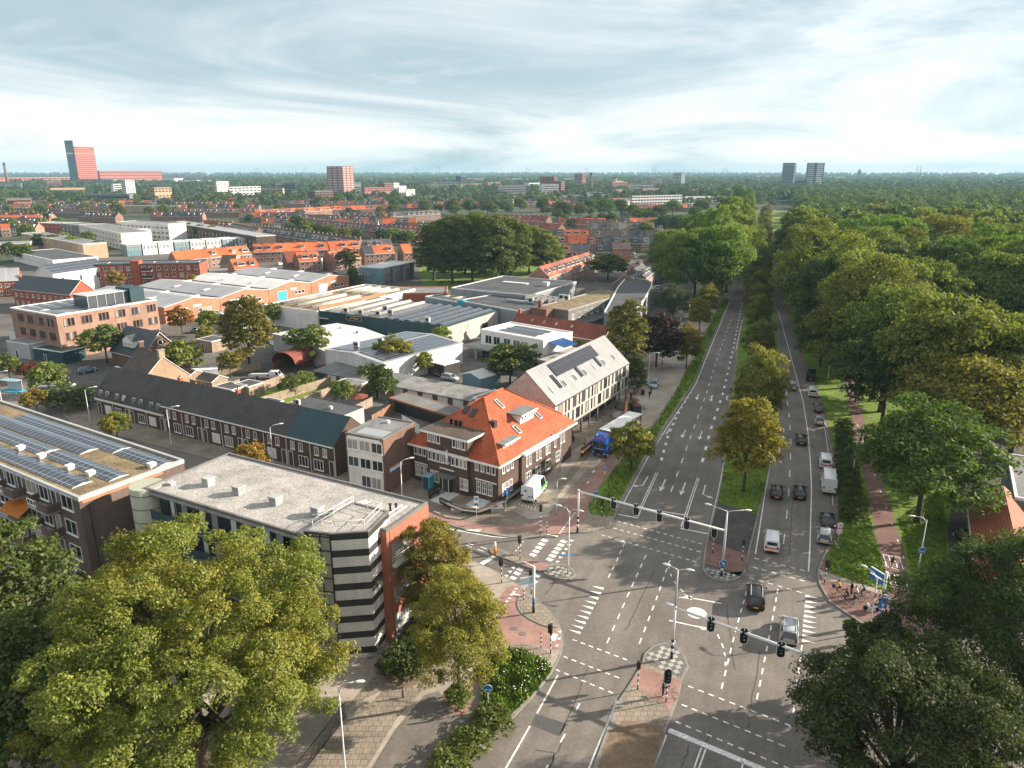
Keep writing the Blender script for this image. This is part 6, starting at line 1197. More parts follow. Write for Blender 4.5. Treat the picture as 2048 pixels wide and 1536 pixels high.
tower('office_wing', 'long low pinkish red office wing right of the tower', 199, 203, 327, 342, 372, 8, 'tower_pink', 5, stripe=.3, cols=24); tower('office_wing', 'long low pinkish red office wing at the far left edge', -60, -58, 198, 356, 373, 6, 'tower_pink', 3, stripe=.35, cols=30); tower('hall_building', 'dark long hall beyond the pinkish office wing', 326, 328, 413, 350, 366, 8, 'tower_dark', 2, stripe=.2)
tower('apartment_tower', 'dark red brick apartment tower with white balconies', 657, 688, 710, 333, 392, 40, 'tower_redbrick', 17, 'far_white', stripe=.3, cols=3); tower('white_tower', 'slim white residential tower among the far trees', 247, 256, 274, 361, 402, 25, 'far_white', 9, stripe=.35, cols=2)
tower('tan_block', 'tan stepped apartment block right of the slim white tower', 300, 312, 346, 376, 404, 22, 'brick_tan', 6, stripe=.5, cols=5); tower('white_block', 'white and pale cyan block with small windows', 432, 436, 460, 363, 394, 15, 'far_white', 8, stripe=.35, cols=4); tower('white_flats', 'low white flats attached right of the cyan block', 459, 461, 523, 374, 396, 8, 'far_white', 4, stripe=.45, cols=8)
tower('brown_flats', 'brown brick flats with balconies under the dark red tower', 617, 632, 668, 383, 408, 30, 'brick_brown', 5, stripe=.5, cols=5); tower('pink_flats', 'pinkish brick flats right of the dark red tower', 726, 730, 785, 376, 396, 12, 'tower_pink', 5, stripe=.45, cols=9); tower('brick_block', 'red brown block behind the pinkish flats', 756, 770, 788, 367, 392, 30, 'tower_redbrick', 6, stripe=.35, cols=4)
for k, (a, c, e, yt) in enumerate(((787, 789, 800, 366), (798, 799, 814, 372), (812, 813, 831, 379))): tower('white_stepped_block', 'white stepped gable block, %s' % ('its tallest step', 'its middle step', 'its lowest step')[k], a, c, e, yt, 404, 12, 'far_white', 7, stripe=.2, cols=3)
tower('grey_tower', 'grey office block among trees right of the white stepped block', 912, 922, 934, 352, 378, 35, 'tower_dark', 8, stripe=.3, cols=3); tower('low_flats', 'low tan flats beside the grey office block', 918, 922, 975, 368, 381, 8, 'brick_tan', 3, stripe=.4, cols=8)
tower('dark_red_block', 'stepped dark red block left of the tall brick chimney, taller part', 1080, 1108, 1114, 354, 390, 50, 'tower_redbrick', 9, stripe=.25, cols=3); tower('dark_red_block', 'lower step of the dark red block near the chimney', 1100, 1122, 1129, 363, 391, 50, 'tower_redbrick', 7, stripe=.25, cols=3); tower('dark_red_tower', 'small dark red tower left of the brick chimney', 1148, 1164, 1171, 348, 376, 50, 'tower_redbrick', 9, stripe=.25, cols=2)
tower('balcony_tower', 'grey tower with white stepped balconies on the horizon', 1346, 1361, 1369, 346, 375, 48, 'tower_grey', 10, 'far_white', stripe=.3, cols=2); tower('white_apartments', 'broad white apartment block with rows of windows', 1261, 1263, 1363, 392, 421, 8, 'far_white', 5, stripe=.42, cols=18); tower('white_end_block', 'narrow white block left of the broad white apartments', 1240, 1252, 1259, 402, 428, 45, 'far_white', 4, stripe=.3, cols=3); tower('dark_box_building', 'dark red box building right of the white apartments', 1373, 1384, 1388, 379, 398, 50, 'tower_redbrick', 4, stripe=.2)
tower('white_mall', 'wide low white roofed building behind the bright planes', 1366, 1370, 1480, 394, 408, 8, 'far_white', 2, stripe=.3, cols=6, roof='roof_white'); tower('long_hall', 'long grey hall before the brick chimneys', 1120, 1122, 1262, 391, 402, 6, 'tower_grey', 2, stripe=.2, roof='roof_felt')
tower('grey_slab_tower', 'grey slab tower with rusty right edge on the horizon', 1561, 1584, 1588, 326, 378, 55, 'tower_grey', 18, stripe=.3, cols=4); tower('striped_tower', 'tower with dark side and white striped front on the horizon', 1609, 1627, 1644, 326, 376, 40, 'tower_dark', 13, 'far_white', stripe=.4); tower('low_link_building', 'low dark building between the two right towers', 1586, 1588, 1612, 361, 376, 8, 'tower_dark', 3, stripe=.3)
for px, yt, yb, r_, lab in ((17, 325, 376, 4.5, 'tapering brick factory chimney at the far left edge'), (1181, 345, 394, 3.2, 'tall grey brown factory chimney right of the dark red blocks'), (1230, 354, 382, 4.0, 'shorter pale brick chimney further right')):
    q = G(px, yb); v = -(yt - CY) / FPX; zt = CAM_H + (-_s + v * _c) / (_c + v * _s) * q.y; t_ = thing('factory_chimney', lab, 'chimney', tuple(q)); b = MB(); b.path([(0, 0, 0), (0, 0, zt * .9)], [r_, r_ * .62], 12); b.build('shaft', 'brick_brown' if px < 1200 else 'brick_tan', t_); b = MB(); b.path([(0, 0, zt * .9), (0, 0, zt * .92), (0, 0, zt)], [r_ * .75, r_ * .8, r_ * .7], 12); b.build('cap', 'brick_dark', t_)
for k, (px, yt, d) in enumerate(((832, 333, 4300), (877, 331, 4000), (955, 336, 4500), (1055, 335, 4300), (1173, 336, 4100), (1307, 331, 3300), (1449, 336, 3300), (1834, 333, 3000), (612, 334, 4200), (515, 336, 4400))):
    x = (px - CX) * (d * _c + CAM_H * _s) / FPX; v = -(yt - CY) / FPX; zt = CAM_H + (-_s + v * _c) / (_c + v * _s) * d; t_ = thing('power_pylon', 'thin lattice power pylon standing on the far horizon', 'pylon', (x, d, 0), 0, 'power pylons on the horizon'); b = MB(); w_ = 7
    for s in (-1, 1):
        for e in (-1, 1): b.beam((s * w_ + e * 1.6, 0, 0), (s * w_ + e * .5, 0, zt), .7, .7)
        for j in range(6): b.beam((s * w_ - 1.4, 0, zt * j / 6), (s * w_ + 1.2, 0, zt * (j + 1) / 6), .35, .35)
    b.build('lattice', 'steel', t_); b = MB(); b.beam((-w_ - 5, 0, zt * .97), (w_ + 5, 0, zt * .97), .8, .8); b.beam((-w_ - 3, 0, zt * .8), (w_ + 3, 0, zt * .8), .6, .6); b.build('crossarm', 'steel', t_)
q = (1719 - CX) * (5200 * _c) / FPX; t_ = thing('church_tower', 'tiny dark church spire on the horizon right of the striped tower', 'church', (q, 5200, 0)); b = MB(); b.box(-9, -9, 0, 9, 9, 50); b.path([(0, 0, 50), (0, 0, 66)], [8, .3], 8); b.build('spire', 'tower_dark', t_)
SUBP = False
def block(name, lab, A, B, h, D, wallm, roofm, wz, wn, ww, wh, gl='glass_dark', trim='far_white', C=None, rise=0):
    S = Site(name, lab, 'flats', A, B, C, h, D=D)
    if rise: gable(S.root, S.L, D, h, h + rise, roofm, wallm, over=.3, ends=.2)
    else: flat(S.root, rect(S.L, D), h, wallm, roofm, trim, .2, .4, .5)
    for z in wz:
        for k in range(wn): put(S.root, 'window', winmesh(ww, wh, cols=2, gl=gl, t=.14, sill=False), 'F', S.L * (k + .5) / wn, z, S.L, D)
    return S
S = block('white_flats', 'white flats with long glazed front and blank end wall', (157, 449), (241, 466), 10, 17, 'far_white', 'roof_felt_grey', (1, 4, 7), 14, 2.6, 1.7); boxpart(S.root, 'end_panel', S.L, 1, 0, S.L + .1, 16, 9.5, 'render_white')
block('white_flats', 'white flats with balconies behind the glazed white ones', (236, 443), (336, 448), 11, 14, 'far_white', 'roof_felt_grey', (1, 4, 7.5), 12, 3, 1.7); S = block('white_cube', 'white cube house with one slot window', (272, 460), (302, 459), 9, 13, 'render_white', 'roof_white', (4,), 1, 8, 1); block('dark_long_flats', 'long dark flats slanting away with panel roof', (337, 443), (512, 472), 8.5, 12, 'brick_dark', 'roof_grey', (1, 4), 24, 1.6, 1.5)
for k in range(8): a, c = 252 + k * 32, 252 + (k + 1) * 32 - 2; block('pale_blue_house', 'pale blue fronted flat house in the row below the white flats' if k < 6 else 'grey panelled flat house at the right end of the pale row', (a, 489 - k * 1.9), (c, 489 - (k + 1) * 1.9), 6.5, 10, 'cladding_white' if k % 3 else 'cladding_blue', 'roof_white', (3.2,), 4, 1.0, 2.2).root['group'] = 'row of pale flat roofed houses'
block('tan_flats', 'tan flats with pale roof edge at the left', (42, 466), (165, 488), 8, 12, 'brick_tan', 'roof_felt_grey', (1, 4), 12, 1.8, 1.6); block('tan_block', 'low tan block at the left frame edge', (-20, 488), (60, 485), 6, 12, 'brick_tan', 'roof_felt_grey', (2,), 4, 1.6, 1.5); block('long_white_shed', 'long pale low building with dark roof at the left', (25, 503), (105, 520), 5, 20, 'render_white', 'roof_felt', (2,), 8, 1.2, 1.2)
block('brick_flats', 'red brick flats with white bands left of the white flats', (75, 445), (122, 447), 8, 14, 'brick_red', 'roof_grey', (1, 4.5), 6, 2, 1.5); block('grey_flats', 'dark grey flats between brick flats and white flats', (122, 446), (160, 450), 9, 14, 'concrete_dark', 'roof_felt_grey', (1, 4, 7), 5, 2.6, 1.6); block('pale_terrace', 'long cream terrace of flats under the far trees', (212, 410), (348, 412), 8, 10, 'brick_tan', 'roof_felt_grey', (1, 4.5), 22, 2, 1.6); block('grey_end_houses', 'grey fronted houses with dark windows by the orange terrace', (392, 515), (440, 512), 5.5, 9, 'concrete_dark', 'roof_felt_grey', (2.6,), 4, 1.5, 1.4)
block('orange_end_house', 'house with orange brick end closing the dark row', (1226, 497), (1262, 497), 7, 9, 'brick_orange', 'tile_brown', (3.6,), 3, 1.4, 1.4, rise=2.5); block('gable_house', 'tan gabled house among orange roofs', (440, 530), (468, 530), 4, 9, 'brick_tan', 'tile_brown', (1,), 2, 1.5, 1.5, rise=4); block('red_gable_house', 'brick house with dark red roof before the orange terrace', (575, 525), (608, 523), 4, 10, 'brick_brown', 'tile_red', (1,), 3, 1.3, 1.5, rise=4.5); block('flat_brick_sheds', 'flat brick sheds between the red flats and warehouses', (405, 548), (490, 545), 4, 16, 'brick_red', 'roof_felt_grey', (1.6,), 5, 1.2, 1)
block('park_house', 'house with dull red roof half hidden in the wood at the right edge', (1905, 475), (1975, 478), 6, 10, 'brick_brown', 'far_red', (3,), 4, 1.5, 1.5, rise=4); block('park_house', 'long orange roofed house deep in the wood at the right edge', (1930, 452), (2060, 462), 8, 10, 'brick_brown', 'far_orange', (3,), 6, 1.5, 1.5, rise=4)
# white works and vans in the yards between houses
for px, py in ((985, 500), (1230, 520)): pass

# ---- trees between the houses, one by one, then greenery that merges
def free(px, py):
    for x0, x1, y0, y1 in ((120, 560, 452, 505), (330, 860, 478, 535), (140, 520, 437, 470)):
        if x0 < px < x1 and y0 < py < y1: return False
    return True
TREEPX = [(30, 470, 11), (55, 480, 11), (120, 462, 10), (215, 440, 9), (95, 446, 9), (60, 410, 11), (100, 408, 11), (145, 412, 12), (190, 410, 11), (235, 430, 13), (300, 432, 10), (355, 432, 10), (385, 425, 10), (20, 520, 9), (50, 525, 9), (80, 500, 9), (110, 500, 9), (150, 505, 9), (200, 512, 8), (130, 495, 9), (180, 498, 10), (240, 490, 8), (280, 485, 8), (350, 468, 9), (375, 472, 9), (400, 476, 9), (425, 478, 9), (455, 481, 8), (480, 480, 7), (580, 470, 9), (610, 470, 9), (640, 474, 9), (660, 476, 9), (690, 480, 8), (715, 482, 8), (765, 488, 9), (785, 490, 10), (800, 490, 9), (820, 490, 9), (745, 470, 8), (560, 455, 9), (530, 452, 8), (500, 448, 8), (1145, 460, 9), (1180, 455, 10), (1200, 462, 8), (1135, 480, 7), (1230, 500, 8), (1250, 505, 7), (1275, 500, 8), (1290, 470, 9), (1300, 485, 7)]
for x in range(22): TREEPX.append((5 + x * 7.5, 399 + random.uniform(-2, 2), 14))
for _ in range(85):
    for _t in range(30):
        px, py = random.uniform(0, 1330), random.uniform(404, 470)
        if free(px, py) and not (860 < px < 1100 and py > 440): break
    TREEPX.append((px, py, random.uniform(7, 12)))
for i, (px, py, h) in enumerate(TREEPX[:190]):
    ptree('far%d' % (i % 3), px, py, h, h * random.uniform(.8, 1.15), 'round garden tree among the far roofs of the town', random.choice((DARK, GREEN, GREEN, OLIVE, BRIGHT)), 'garden trees among the far roofs', 'garden_tree')
for i, (px, py, h, wd) in enumerate(((1130, 440, 17, 16), (1160, 438, 15, 15), (1210, 436, 18, 17), (1240, 434, 17, 15), (1180, 430, 16, 15), (1120, 430, 15, 15), (1300, 455, 13, 15), (1330, 462, 12, 14), (1280, 450, 14, 16), (1010, 428, 14, 15), (1040, 424, 15, 15), (1085, 425, 15, 15), (975, 430, 16, 15), (940, 430, 16, 15), (905, 428, 15, 14), (1355, 470, 14, 14), (1320, 440, 14, 15), (1390, 455, 16, 15), (790, 405, 17, 16), (700, 408, 15, 14), (850, 425, 14, 14), (1265, 440, 14, 14), (1345, 430, 15, 16), (1400, 430, 16, 16))):
    ptree('oak%d' % (i % 4), px, py, h, wd, 'full grown green tree in the belt behind the town rows', random.choice((DARK, GREEN, (.09, .13, .022))), 'tree belt behind the town rows', 'belt_tree')
def town_green(x, y):
    px = CX + FPX * x / (y * _c + CAM_H * _s); return not in_wood(x, y) and side(x, y) < -25
P, S, C = scatter(2100, 1020, 2600, -42, 20, 4, 8, town_green, 'log'); canopy('suburban_greenery', P, S, C, 'leaf', 90, .9, 6)
P, S, C = scatter(3600, 1150, 3000, -41, 41, 6, 10, lambda x, y: x * .94 - y * .345 > -250 or y > 1500, 'log'); canopy('middle_woodland', P, S, C, 'leaf', 70, .95, 7)
P, S, C = scatter(9000, 2600, 9300, -42, 42, 10, 20, None, 'log'); S = [(a, b_, random.uniform(14, 20) + max(0, (math.hypot(*p) - 6500) / 2800) * 24) for (a, b_, _), p in zip(S, P)]; canopy('distant_woodland', P, S, C, 'leaf_plain', 26, 1.1, 8)
for _ in range(34):
    d = random.uniform(1050, 2100); a = R(random.uniform(-37, 11)); x, y = d * math.sin(a), d * math.cos(a); w_, h_ = random.uniform(18, 60), random.uniform(10, 24); m_ = random.choice(('far_white', 'far_wall', 'brick_tan', 'tower_grey', 'far_white'))
    t_ = thing('distant_flats', '%s block of flats showing above the trees between the rows and the horizon' % {'far_white': 'white', 'far_wall': 'brick', 'brick_tan': 'tan', 'tower_grey': 'grey'}[m_], 'flats', (x, y, 0), random.uniform(.1, .9), 'blocks of flats among the far trees'); boxpart(t_, 'wall', 0, 0, 0, w_, 14, h_, m_); boxpart(t_, 'roof', -.3, -.3, h_, w_ + .3, 14.3, h_ + .6, 'roof_felt_grey')
    for k in range(int(h_ / 4)): boxpart(t_, 'window', 1, -.1, 2 + k * 4, w_ - 1, 0, 3.6 + k * 4, 'glass_dark')
for _ in range(26):
    d = random.uniform(2200, 5200); a = R(random.uniform(-36, 30)); x, y = d * math.sin(a), d * math.cos(a)
    if side(x, y) > -40 and d < 3000: continue
    t_ = thing('distant_warehouse', 'pale flat warehouse far off among the trees near the horizon', 'warehouse', (x, y, 0), random.uniform(-.4, .4), 'pale warehouses near the horizon'); w_ = random.uniform(40, 110); boxpart(t_, 'wall', 0, 0, 0, w_, 40, random.uniform(16, 24), 'far_white' if random.random() < .6 else 'tower_grey')
for k, (px, py) in enumerate([(1236 + 6 * i, 520 - 5 * i) for i in range(6)] + [(1262 + 5 * i, 500 + 9 * i) for i in range(5)] + [(900, 760), (1010, 742), (1030, 720), (490, 668), (520, 640), (560, 530), (600, 527), (640, 524), (655, 540)]):
    SIDE.append((px, py, k))
# ---- haze: thin even air over the whole place
hb = MB(); hb.box(-9600, -9600, -1.04, 9600, 9600, 122); hm = bpy.data.materials.new('haze'); hm.use_nodes = True; hn = hm.node_tree; hn.nodes.clear()
pv = nd(hn, 'ShaderNodeVolumePrincipled'); ins(pv, Color=(.32, .56, .72, 1), Density=.0001, Anisotropy=.0); ho = nd(hn, 'ShaderNodeOutputMaterial'); hn.links.new(pv.outputs[0], ho.inputs['Volume']); M['haze'] = hm
tag(hb.build('haze', 'haze'), kind='stuff')
# ================================================================ VEHICLES
ROAD = math.atan2(ud.y, ud.x)
def carpaint(name, c, rough=.25): return paint(name, c, rough, .0, .6)
for n_, c_ in (('car_black', (.012, .012, .014)), ('car_silver', (.34, .36, .38)), ('car_white', (.68, .69, .70)), ('car_blue', (.05, .12, .22)), ('car_paleblue', (.30, .42, .48)), ('car_grey', (.10, .105, .115)), ('truck_blue', (.01, .075, .36)), ('car_green', (.06, .55, .05)), ('car_red', (.35, .03, .02)), ('lamp_red', (.25, .008, .008)), ('lamp_clear', (.55, .55, .55))): carpaint(n_, c_)
mat('trailer_print', (.24, .095, .06), .6, .35, .6, .3, 2.5)
SPEC = {  # L, W, H, stations: hood z, shoulder z, windscreen base x, roof front x, roof back x, rear base x
    'hatch': (4.1, 1.74, 1.47, .86, .95, .28, .10, -.42, -.485), 'sedan': (4.5, 1.78, 1.43, .84, .93, .26, .07, -.26, -.40), 'suv': (4.5, 1.84, 1.66, 1.0, 1.08, .29, .13, -.42, -.48),
    'mpv': (4.4, 1.78, 1.62, .96, 1.02, .34, .16, -.44, -.49), 'van': (4.5, 1.82, 1.84, 1.02, 1.12, .34, .20, -.487, -.495), 'bigvan': (5.9, 2.0, 2.55, 1.15, 1.3, .36, .27, -.49, -.497)}
def loft(b, secs, mi=0, sm=True):
    n = len(secs[0]); base = len(b.v)
    for s in secs: b.v += [tuple(p) for p in s]
    for i in range(len(secs) - 1):
        for k in range(n): a, c = base + i * n + k, base + i * n + (k + 1) % n; b.f.append([a, a + n, c + n, c]); b.m.append(mi); b.sm.append(sm)
    b.f.append([base + k for k in range(n)]); b.m.append(mi); b.sm.append(False); b.f.append([base + (len(secs) - 1) * n + k for k in range(n)][::-1]); b.m.append(mi); b.sm.append(False)
def sec(x, w, z0, z1): return [(x, -w * .9, z0), (x, -w, z0 + (z1 - z0) * .3), (x, -w, z0 + (z1 - z0) * .72), (x, -w * .9, z1 - .03), (x, -w * .5, z1), (x, w * .5, z1), (x, w * .9, z1 - .03), (x, w, z0 + (z1 - z0) * .72), (x, w, z0 + (z1 - z0) * .3), (x, w * .9, z0)]
VP = {}
def wheel(t, x, y, r=.31):
    b = MB(); b.path([(x, y - .11, r), (x, y + .11, r)], r, 18, 0, False); o = b.build('wheel', 'rubber', t); s = 1 if y > 0 else -1
    b = MB(); b.disc((x, y + s * .105, r), (0, s, 0), r * .66, 14, 0, .03)
    for k in range(5): a = 2 * PI * k / 5; b.beam((x, y + s * .125, r), (x + math.cos(a) * r * .6, y + s * .125, r + math.sin(a) * r * .6), .05, .02, 0)
    b.build('rim', 'galv', o)
def vehicle(kind, colr, label, px, py, head=None, group=None, name='car', pz=0.0, loc=None, cat='car'):
    q = G(px, py, pz) if loc is None else Vector(loc); rz = ROAD if head is None else head; k = (kind, colr)
    if k in VP:
        r = dup(VP[k], (q.x, q.y, pz), rz, label, group); r.name = name; r['category'] = cat
        if not group and 'group' in r: del r['group']
        return r
    L, Wd, H, hz, sz, xa, xb, xc, xd = SPEC[kind]; w_ = Wd / 2; t = thing(name, label, cat, (q.x, q.y, pz), rz, group); vanish = kind in ('van', 'bigvan')
    X = lambda f: f * L
    b = MB(); zb = .22
    st = [(.5, w_ * .72, .32, hz * .62), (.487, w_ * .86, .26, hz * .8), (.44, w_ * .97, zb, hz * .93), (xa, w_, zb, hz + .03), (.0, w_, zb, sz), (-.3, w_, zb, sz), (-.46, w_ * .98, zb, sz if kind != 'sedan' else sz - .02), (-.488, w_ * .92, .26, sz - .1), (-.5, w_ * .84, .34, sz - .22)]
    loft(b, [sec(X(f), a, z0, z1) for f, a, z0, z1 in st]); rw, gw = w_ * .72, w_ * .9
    if vanish: rw = w_ * .86; gw = w_ * .96
    # roof panel, pillars
    T = [(X(xb), rw), (X(xb) - .25, rw), (X(xc) + .2, rw), (X(xc), rw * .97)]; zt = [H - .05, H - .005, H, H - .05]
    loft(b, [[(x, -r, z - .06), (x, -r * .92, z), (x, 0, z + .03), (x, r * .92, z), (x, r, z - .06)] for (x, r), z in zip(T, zt)])
    A = (X(xa), gw, hz + .02); B_ = (X(xb), rw, H - .07); C = (X(xc), rw, H - .07); D_ = (X(xd), gw, sz - .02)
    for s in (-1, 1):
        m = lambda p: (p[0], p[1] * s, p[2])
        b.beam(m(A), m(B_), .09, .08); b.beam(m(C), m(D_), .13, .12); mid = (X(xb) * .35 + X(xc) * .4, gw * .99, sz - .02); b.beam(m(mid), m((mid[0], rw * 1.0, H - .07)), .09, .06)
        if vanish: b.face([m(q_) for q_ in ((X(.02), gw + .012, sz - .04), (X(xd), gw + .012, sz - .04), (X(xc), rw + .012, H - .07), (X(.0), rw + .012, H - .07))][::-s])
    if vanish: b.face([(X(xd) - .01, -gw, sz - .05), (X(xc) - .01, -rw, H - .07), (X(xc) - .01, rw, H - .07), (X(xd) - .01, gw, sz - .05)])
    b.build('body', colr, t)
    b = MB(); m = lambda p, s: (p[0], p[1] * s, p[2])
    b.face([m(A, -1), m(A, 1), m(B_, 1), m(B_, -1)]); b.face([m(D_, 1), m(D_, -1), m(C, -1), m(C, 1)])
    for s in (1, -1): b.face([m(A, s), m(D_, s), m(C, s), m(B_, s)][::s])
    if vanish and kind == 'van': b.face([(X(xd) - .03, gw * .7, sz + .12), (X(xd) - .03, -gw * .7, sz + .12), (X(xc) - .03, -rw * .7, H - .2), (X(xc) - .03, rw * .7, H - .2)])
    b.build('window', 'car_glass', t)
    for f, r in ((.31, .31), (-.31, .31)):
        for s in (-1, 1): wheel(t, X(f), s * (w_ - .09), .34 if kind in ('suv', 'bigvan') else .31)
    for s in (-1, 1):
        boxpart(t, 'headlight', X(.455), s * w_ * .62 - .17, hz * .66, X(.492), s * w_ * .62 + .17, hz * .82, 'lamp_clear'); boxpart(t, 'taillight', X(-.503), s * w_ * .74 - .12, sz - .32, X(-.46), s * w_ * .74 + .12, sz - .06, 'lamp_red'); boxpart(t, 'mirror', X(xa) - .35, s * (w_ + .1) - .1, sz + .02, X(xa) - .2, s * (w_ + .1) + .1, sz + .17, colr)
    boxpart(t, 'licence_plate', X(-.51), -.26, .5 if kind != 'bigvan' else .7, X(-.497), .26, .62 if kind != 'bigvan' else .82, 'yellow_plate'); boxpart(t, 'bumper', X(-.512), -w_ * .8, .25, X(-.47), w_ * .8, .45, 'rubber')
    if kind in ('suv', 'mpv'):
        for s in (-1, 1): boxpart(t, 'roof_rail', X(xc) + .2, s * rw * .9 - .03, H + .0, X(xb) - .2, s * rw * .9 + .03, H + .06, 'galv')
    VP[k] = t; return t
TR, PK = 'cars driving on the right carriageway', 'cars parked in the lay-by'
v = vehicle('van', 'car_white', 'white van with red band driving away beside the central reservation', 1543, 1092, group=TR, name='van', cat='van'); boxpart(v, 'red_band', -2.29, -.8, .78, -2.26, .8, .92, 'sign_red'); boxpart(v, 'red_band', -2.2, -.93, .8, 1.2, -.915, .92, 'sign_red')
vehicle('suv', 'car_black', 'black crossover car with roof rails turning across the junction', 1511, 1202, ROAD + .04, TR); vehicle('mpv', 'car_silver', 'silver people carrier driving past the shark teeth at the junction', 1577, 1270, ROAD - .02, TR)
vehicle('hatch', 'car_black', 'black hatchback driving nearest the reservation, level with another black car', 1553, 990, group=TR); vehicle('hatch', 'car_black', 'black small car with chrome trim in the outer lane beside another', 1599, 991, group=TR); vehicle('hatch', 'car_black', 'single black car driving in the outer lane ahead of the pair', 1602, 885, group=TR)
vehicle('suv', 'car_silver', 'farthest silver crossover driving in the outer lane', 1584, 777, group=TR); vehicle('sedan', 'car_grey', 'dark grey car half hidden behind the golden limes', 1554, 810, group=TR)
v = vehicle('bigvan', 'car_black', 'black van parked farthest up the lay-by', 1621, 758, ROAD - .06, PK, 'van', .0, None, 'van'); v.scale = (.85, .95, .8)
vehicle('van', 'car_white', 'small white van parked behind the black van', 1625, 790, ROAD - .03, PK, 'van', 0, None, 'van'); vehicle('sedan', 'car_grey', 'dark saloon parked between white van and silver saloon', 1636, 820, group=PK); vehicle('sedan', 'car_silver', 'silver saloon parked behind the dark saloon', 1638, 846, group=PK)
vehicle('van', 'car_white', 'small white van parked directly in front of the large white van', 1650, 930, ROAD - .02, PK, 'van', 0, None, 'van'); vehicle('bigvan', 'car_white', 'large white van parked at the middle of the lay-by', 1656, 975, ROAD - .02, PK, 'van', 0, None, 'van'); vehicle('sedan', 'car_black', 'black saloon parked by the speed limit signs', 1654, 1047, ROAD - .02, PK); vehicle('hatch', 'car_silver', 'silver hatchback parked last, next to the junction kerb', 1648, 1078, ROAD - .06, PK)
v = vehicle('bigvan', 'car_white', 'white van with green side stripe parked beside the orange roofed hall', 1069, 990, math.atan2(.93, .37), None, 'van', .13, None, 'van')
boxpart(v, 'green_stripe', -.2, -1.03, .85, 2.6, -1.005, 1.25, 'car_green'); b = MB(); b.face([(-2.97, .05, 1.75), (-2.97, .55, 1.75), (-2.97, .3, 2.15)][::-1]); b.face([(-2.97, .05, 1.75), (-2.97, .55, 1.75), (-2.97, .3, 2.15)]); b.build('emblem', 'teal_sign', v); boxpart(v, 'emblem', -2.98, -.5, .95, -2.965, -.1, 1.15, 'sign_blue'); boxpart(v, 'side_window', .35, -1.02, 1.5, 1.25, -1.0, 2.1, 'car_glass')
vehicle('hatch', 'car_paleblue', 'pale blue car parked facing the camera on the service road', 1308, 773, ROAD + PI + .05, pz=.13)
for px, py, kd, cl, hd, lab in ((128, 776, 'sedan', 'car_white', .15, 'white car parked behind the leafy tree by the bus shelter'), (100, 776, 'sedan', 'car_white', .15, 'white car half hidden left of the leafy tree near the shelter'), (176, 745, 'hatch', 'car_blue', .9, 'blue car parked at the tan gabled house'), (435, 630, 'hatch', 'car_white', .2, 'white car before the second warehouse door'), (461, 627, 'hatch', 'car_silver', .2, 'silver car right of the white one before the warehouses'), (398, 664, 'sedan', 'car_blue', 1.1, 'blue car parked by the orange autumn tree'), (425, 700, 'hatch', 'car_white', .3, 'white car parked in the warehouse yard under the birch'), (568, 645, 'sedan', 'car_blue', .2, 'blue car under the white fascia of the mossy hall'), (885, 750, 'hatch', 'car_grey', .5, 'grey car in the yard near the white canopy'), (1318, 585, 'hatch', 'car_white', .3, 'white car parked nearest the curved roof hall'), (1318, 578, 'hatch', 'car_silver', .3, 'silver car second from the front in the car park'), (1319, 567, 'hatch', 'car_grey', .3, 'grey car at the back of the car park'), (1360, 675, 'hatch', 'car_silver', ROAD + .1, 'silver car parked by the lamp on the service road'), (1988, 935, 'hatch', 'car_grey', 2.6, 'dark car with red tail under the maple'), (2034, 882, 'suv', 'car_grey', 1.9, 'dark off road car in the drive at the right edge'), (1930, 1085, 'suv', 'car_black', 1.35, 'black car with blue bonnet cover beside the red tiled house'), (480, 1345, 'hatch', 'car_white', .9, 'white car parked under the huge plane tree'), (545, 1385, 'hatch', 'car_silver', .9, 'silver car parked under the huge plane tree')):
    vehicle(kd, cl, lab, px, py, hd, pz=.13 if 1300 < px < 1400 or py > 1300 else 0)
for px, py, k in SIDE: vehicle(('hatch', 'sedan', 'van', 'hatch')[k % 4], ('car_white', 'car_grey', 'car_white', 'car_silver')[k % 4], '%s parked in the side streets and yards among the roofs' % ('white hatchback', 'dark grey saloon', 'white van', 'silver hatchback')[k % 4], px, py, (ROAD, .3, ROAD + PI, -.5)[k % 4 if k > 10 else 0], 'cars parked in the side streets')
def stack(px, py, lab, n, m='fence_wood'):
    q = G(px, py); t = thing('pallet_stack', lab, 'pallets', tuple(q), px * .37, 'pallet stacks in the yards')
    for k in range(n): boxpart(t, 'pallet', -.6, -.5, .02 + k * .2, .6, .5, .16 + k * .2, m)
for px, py, n in ((1000, 735, 5), (1040, 705, 7), (905, 742, 6), (600, 752, 5), (575, 758, 4), (690, 690, 6), (470, 650, 6), (540, 628, 5)): stack(px, py, 'stack of wooden pallets standing in a yard between the halls', n)
for k, (px, py, m_) in enumerate(((1012, 748, 'car_blue'), (655, 742, 'tile_red'), (900, 735, 'galv'))):
    q = G(px, py); t = thing('skip', ('blue steel skip in the yard behind the dense dark tree', 'rusty skip beside the garages', 'grey steel skip by the white canopy')[k], 'skip', tuple(q), .4 * k); b = MB(); b.face([(-1.5, -.8, 0), (1.5, -.8, 0), (2.0, -.9, 1.4), (-2.0, -.9, 1.4)]); b.face([(1.5, .8, 0), (-1.5, .8, 0), (-2.0, .9, 1.4), (2.0, .9, 1.4)]); b.face([(1.5, -.8, 0), (1.5, .8, 0), (2, .9, 1.4), (2, -.9, 1.4)]); b.face([(-1.5, .8, 0), (-1.5, -.8, 0), (-2, -.9, 1.4), (-2, .9, 1.4)]); b.face([(-1.9, -.85, 1.1), (1.9, -.85, 1.1), (1.9, .85, 1.1), (-1.9, .85, 1.1)], 1); b.build('body', [m_, 'soil'], t)
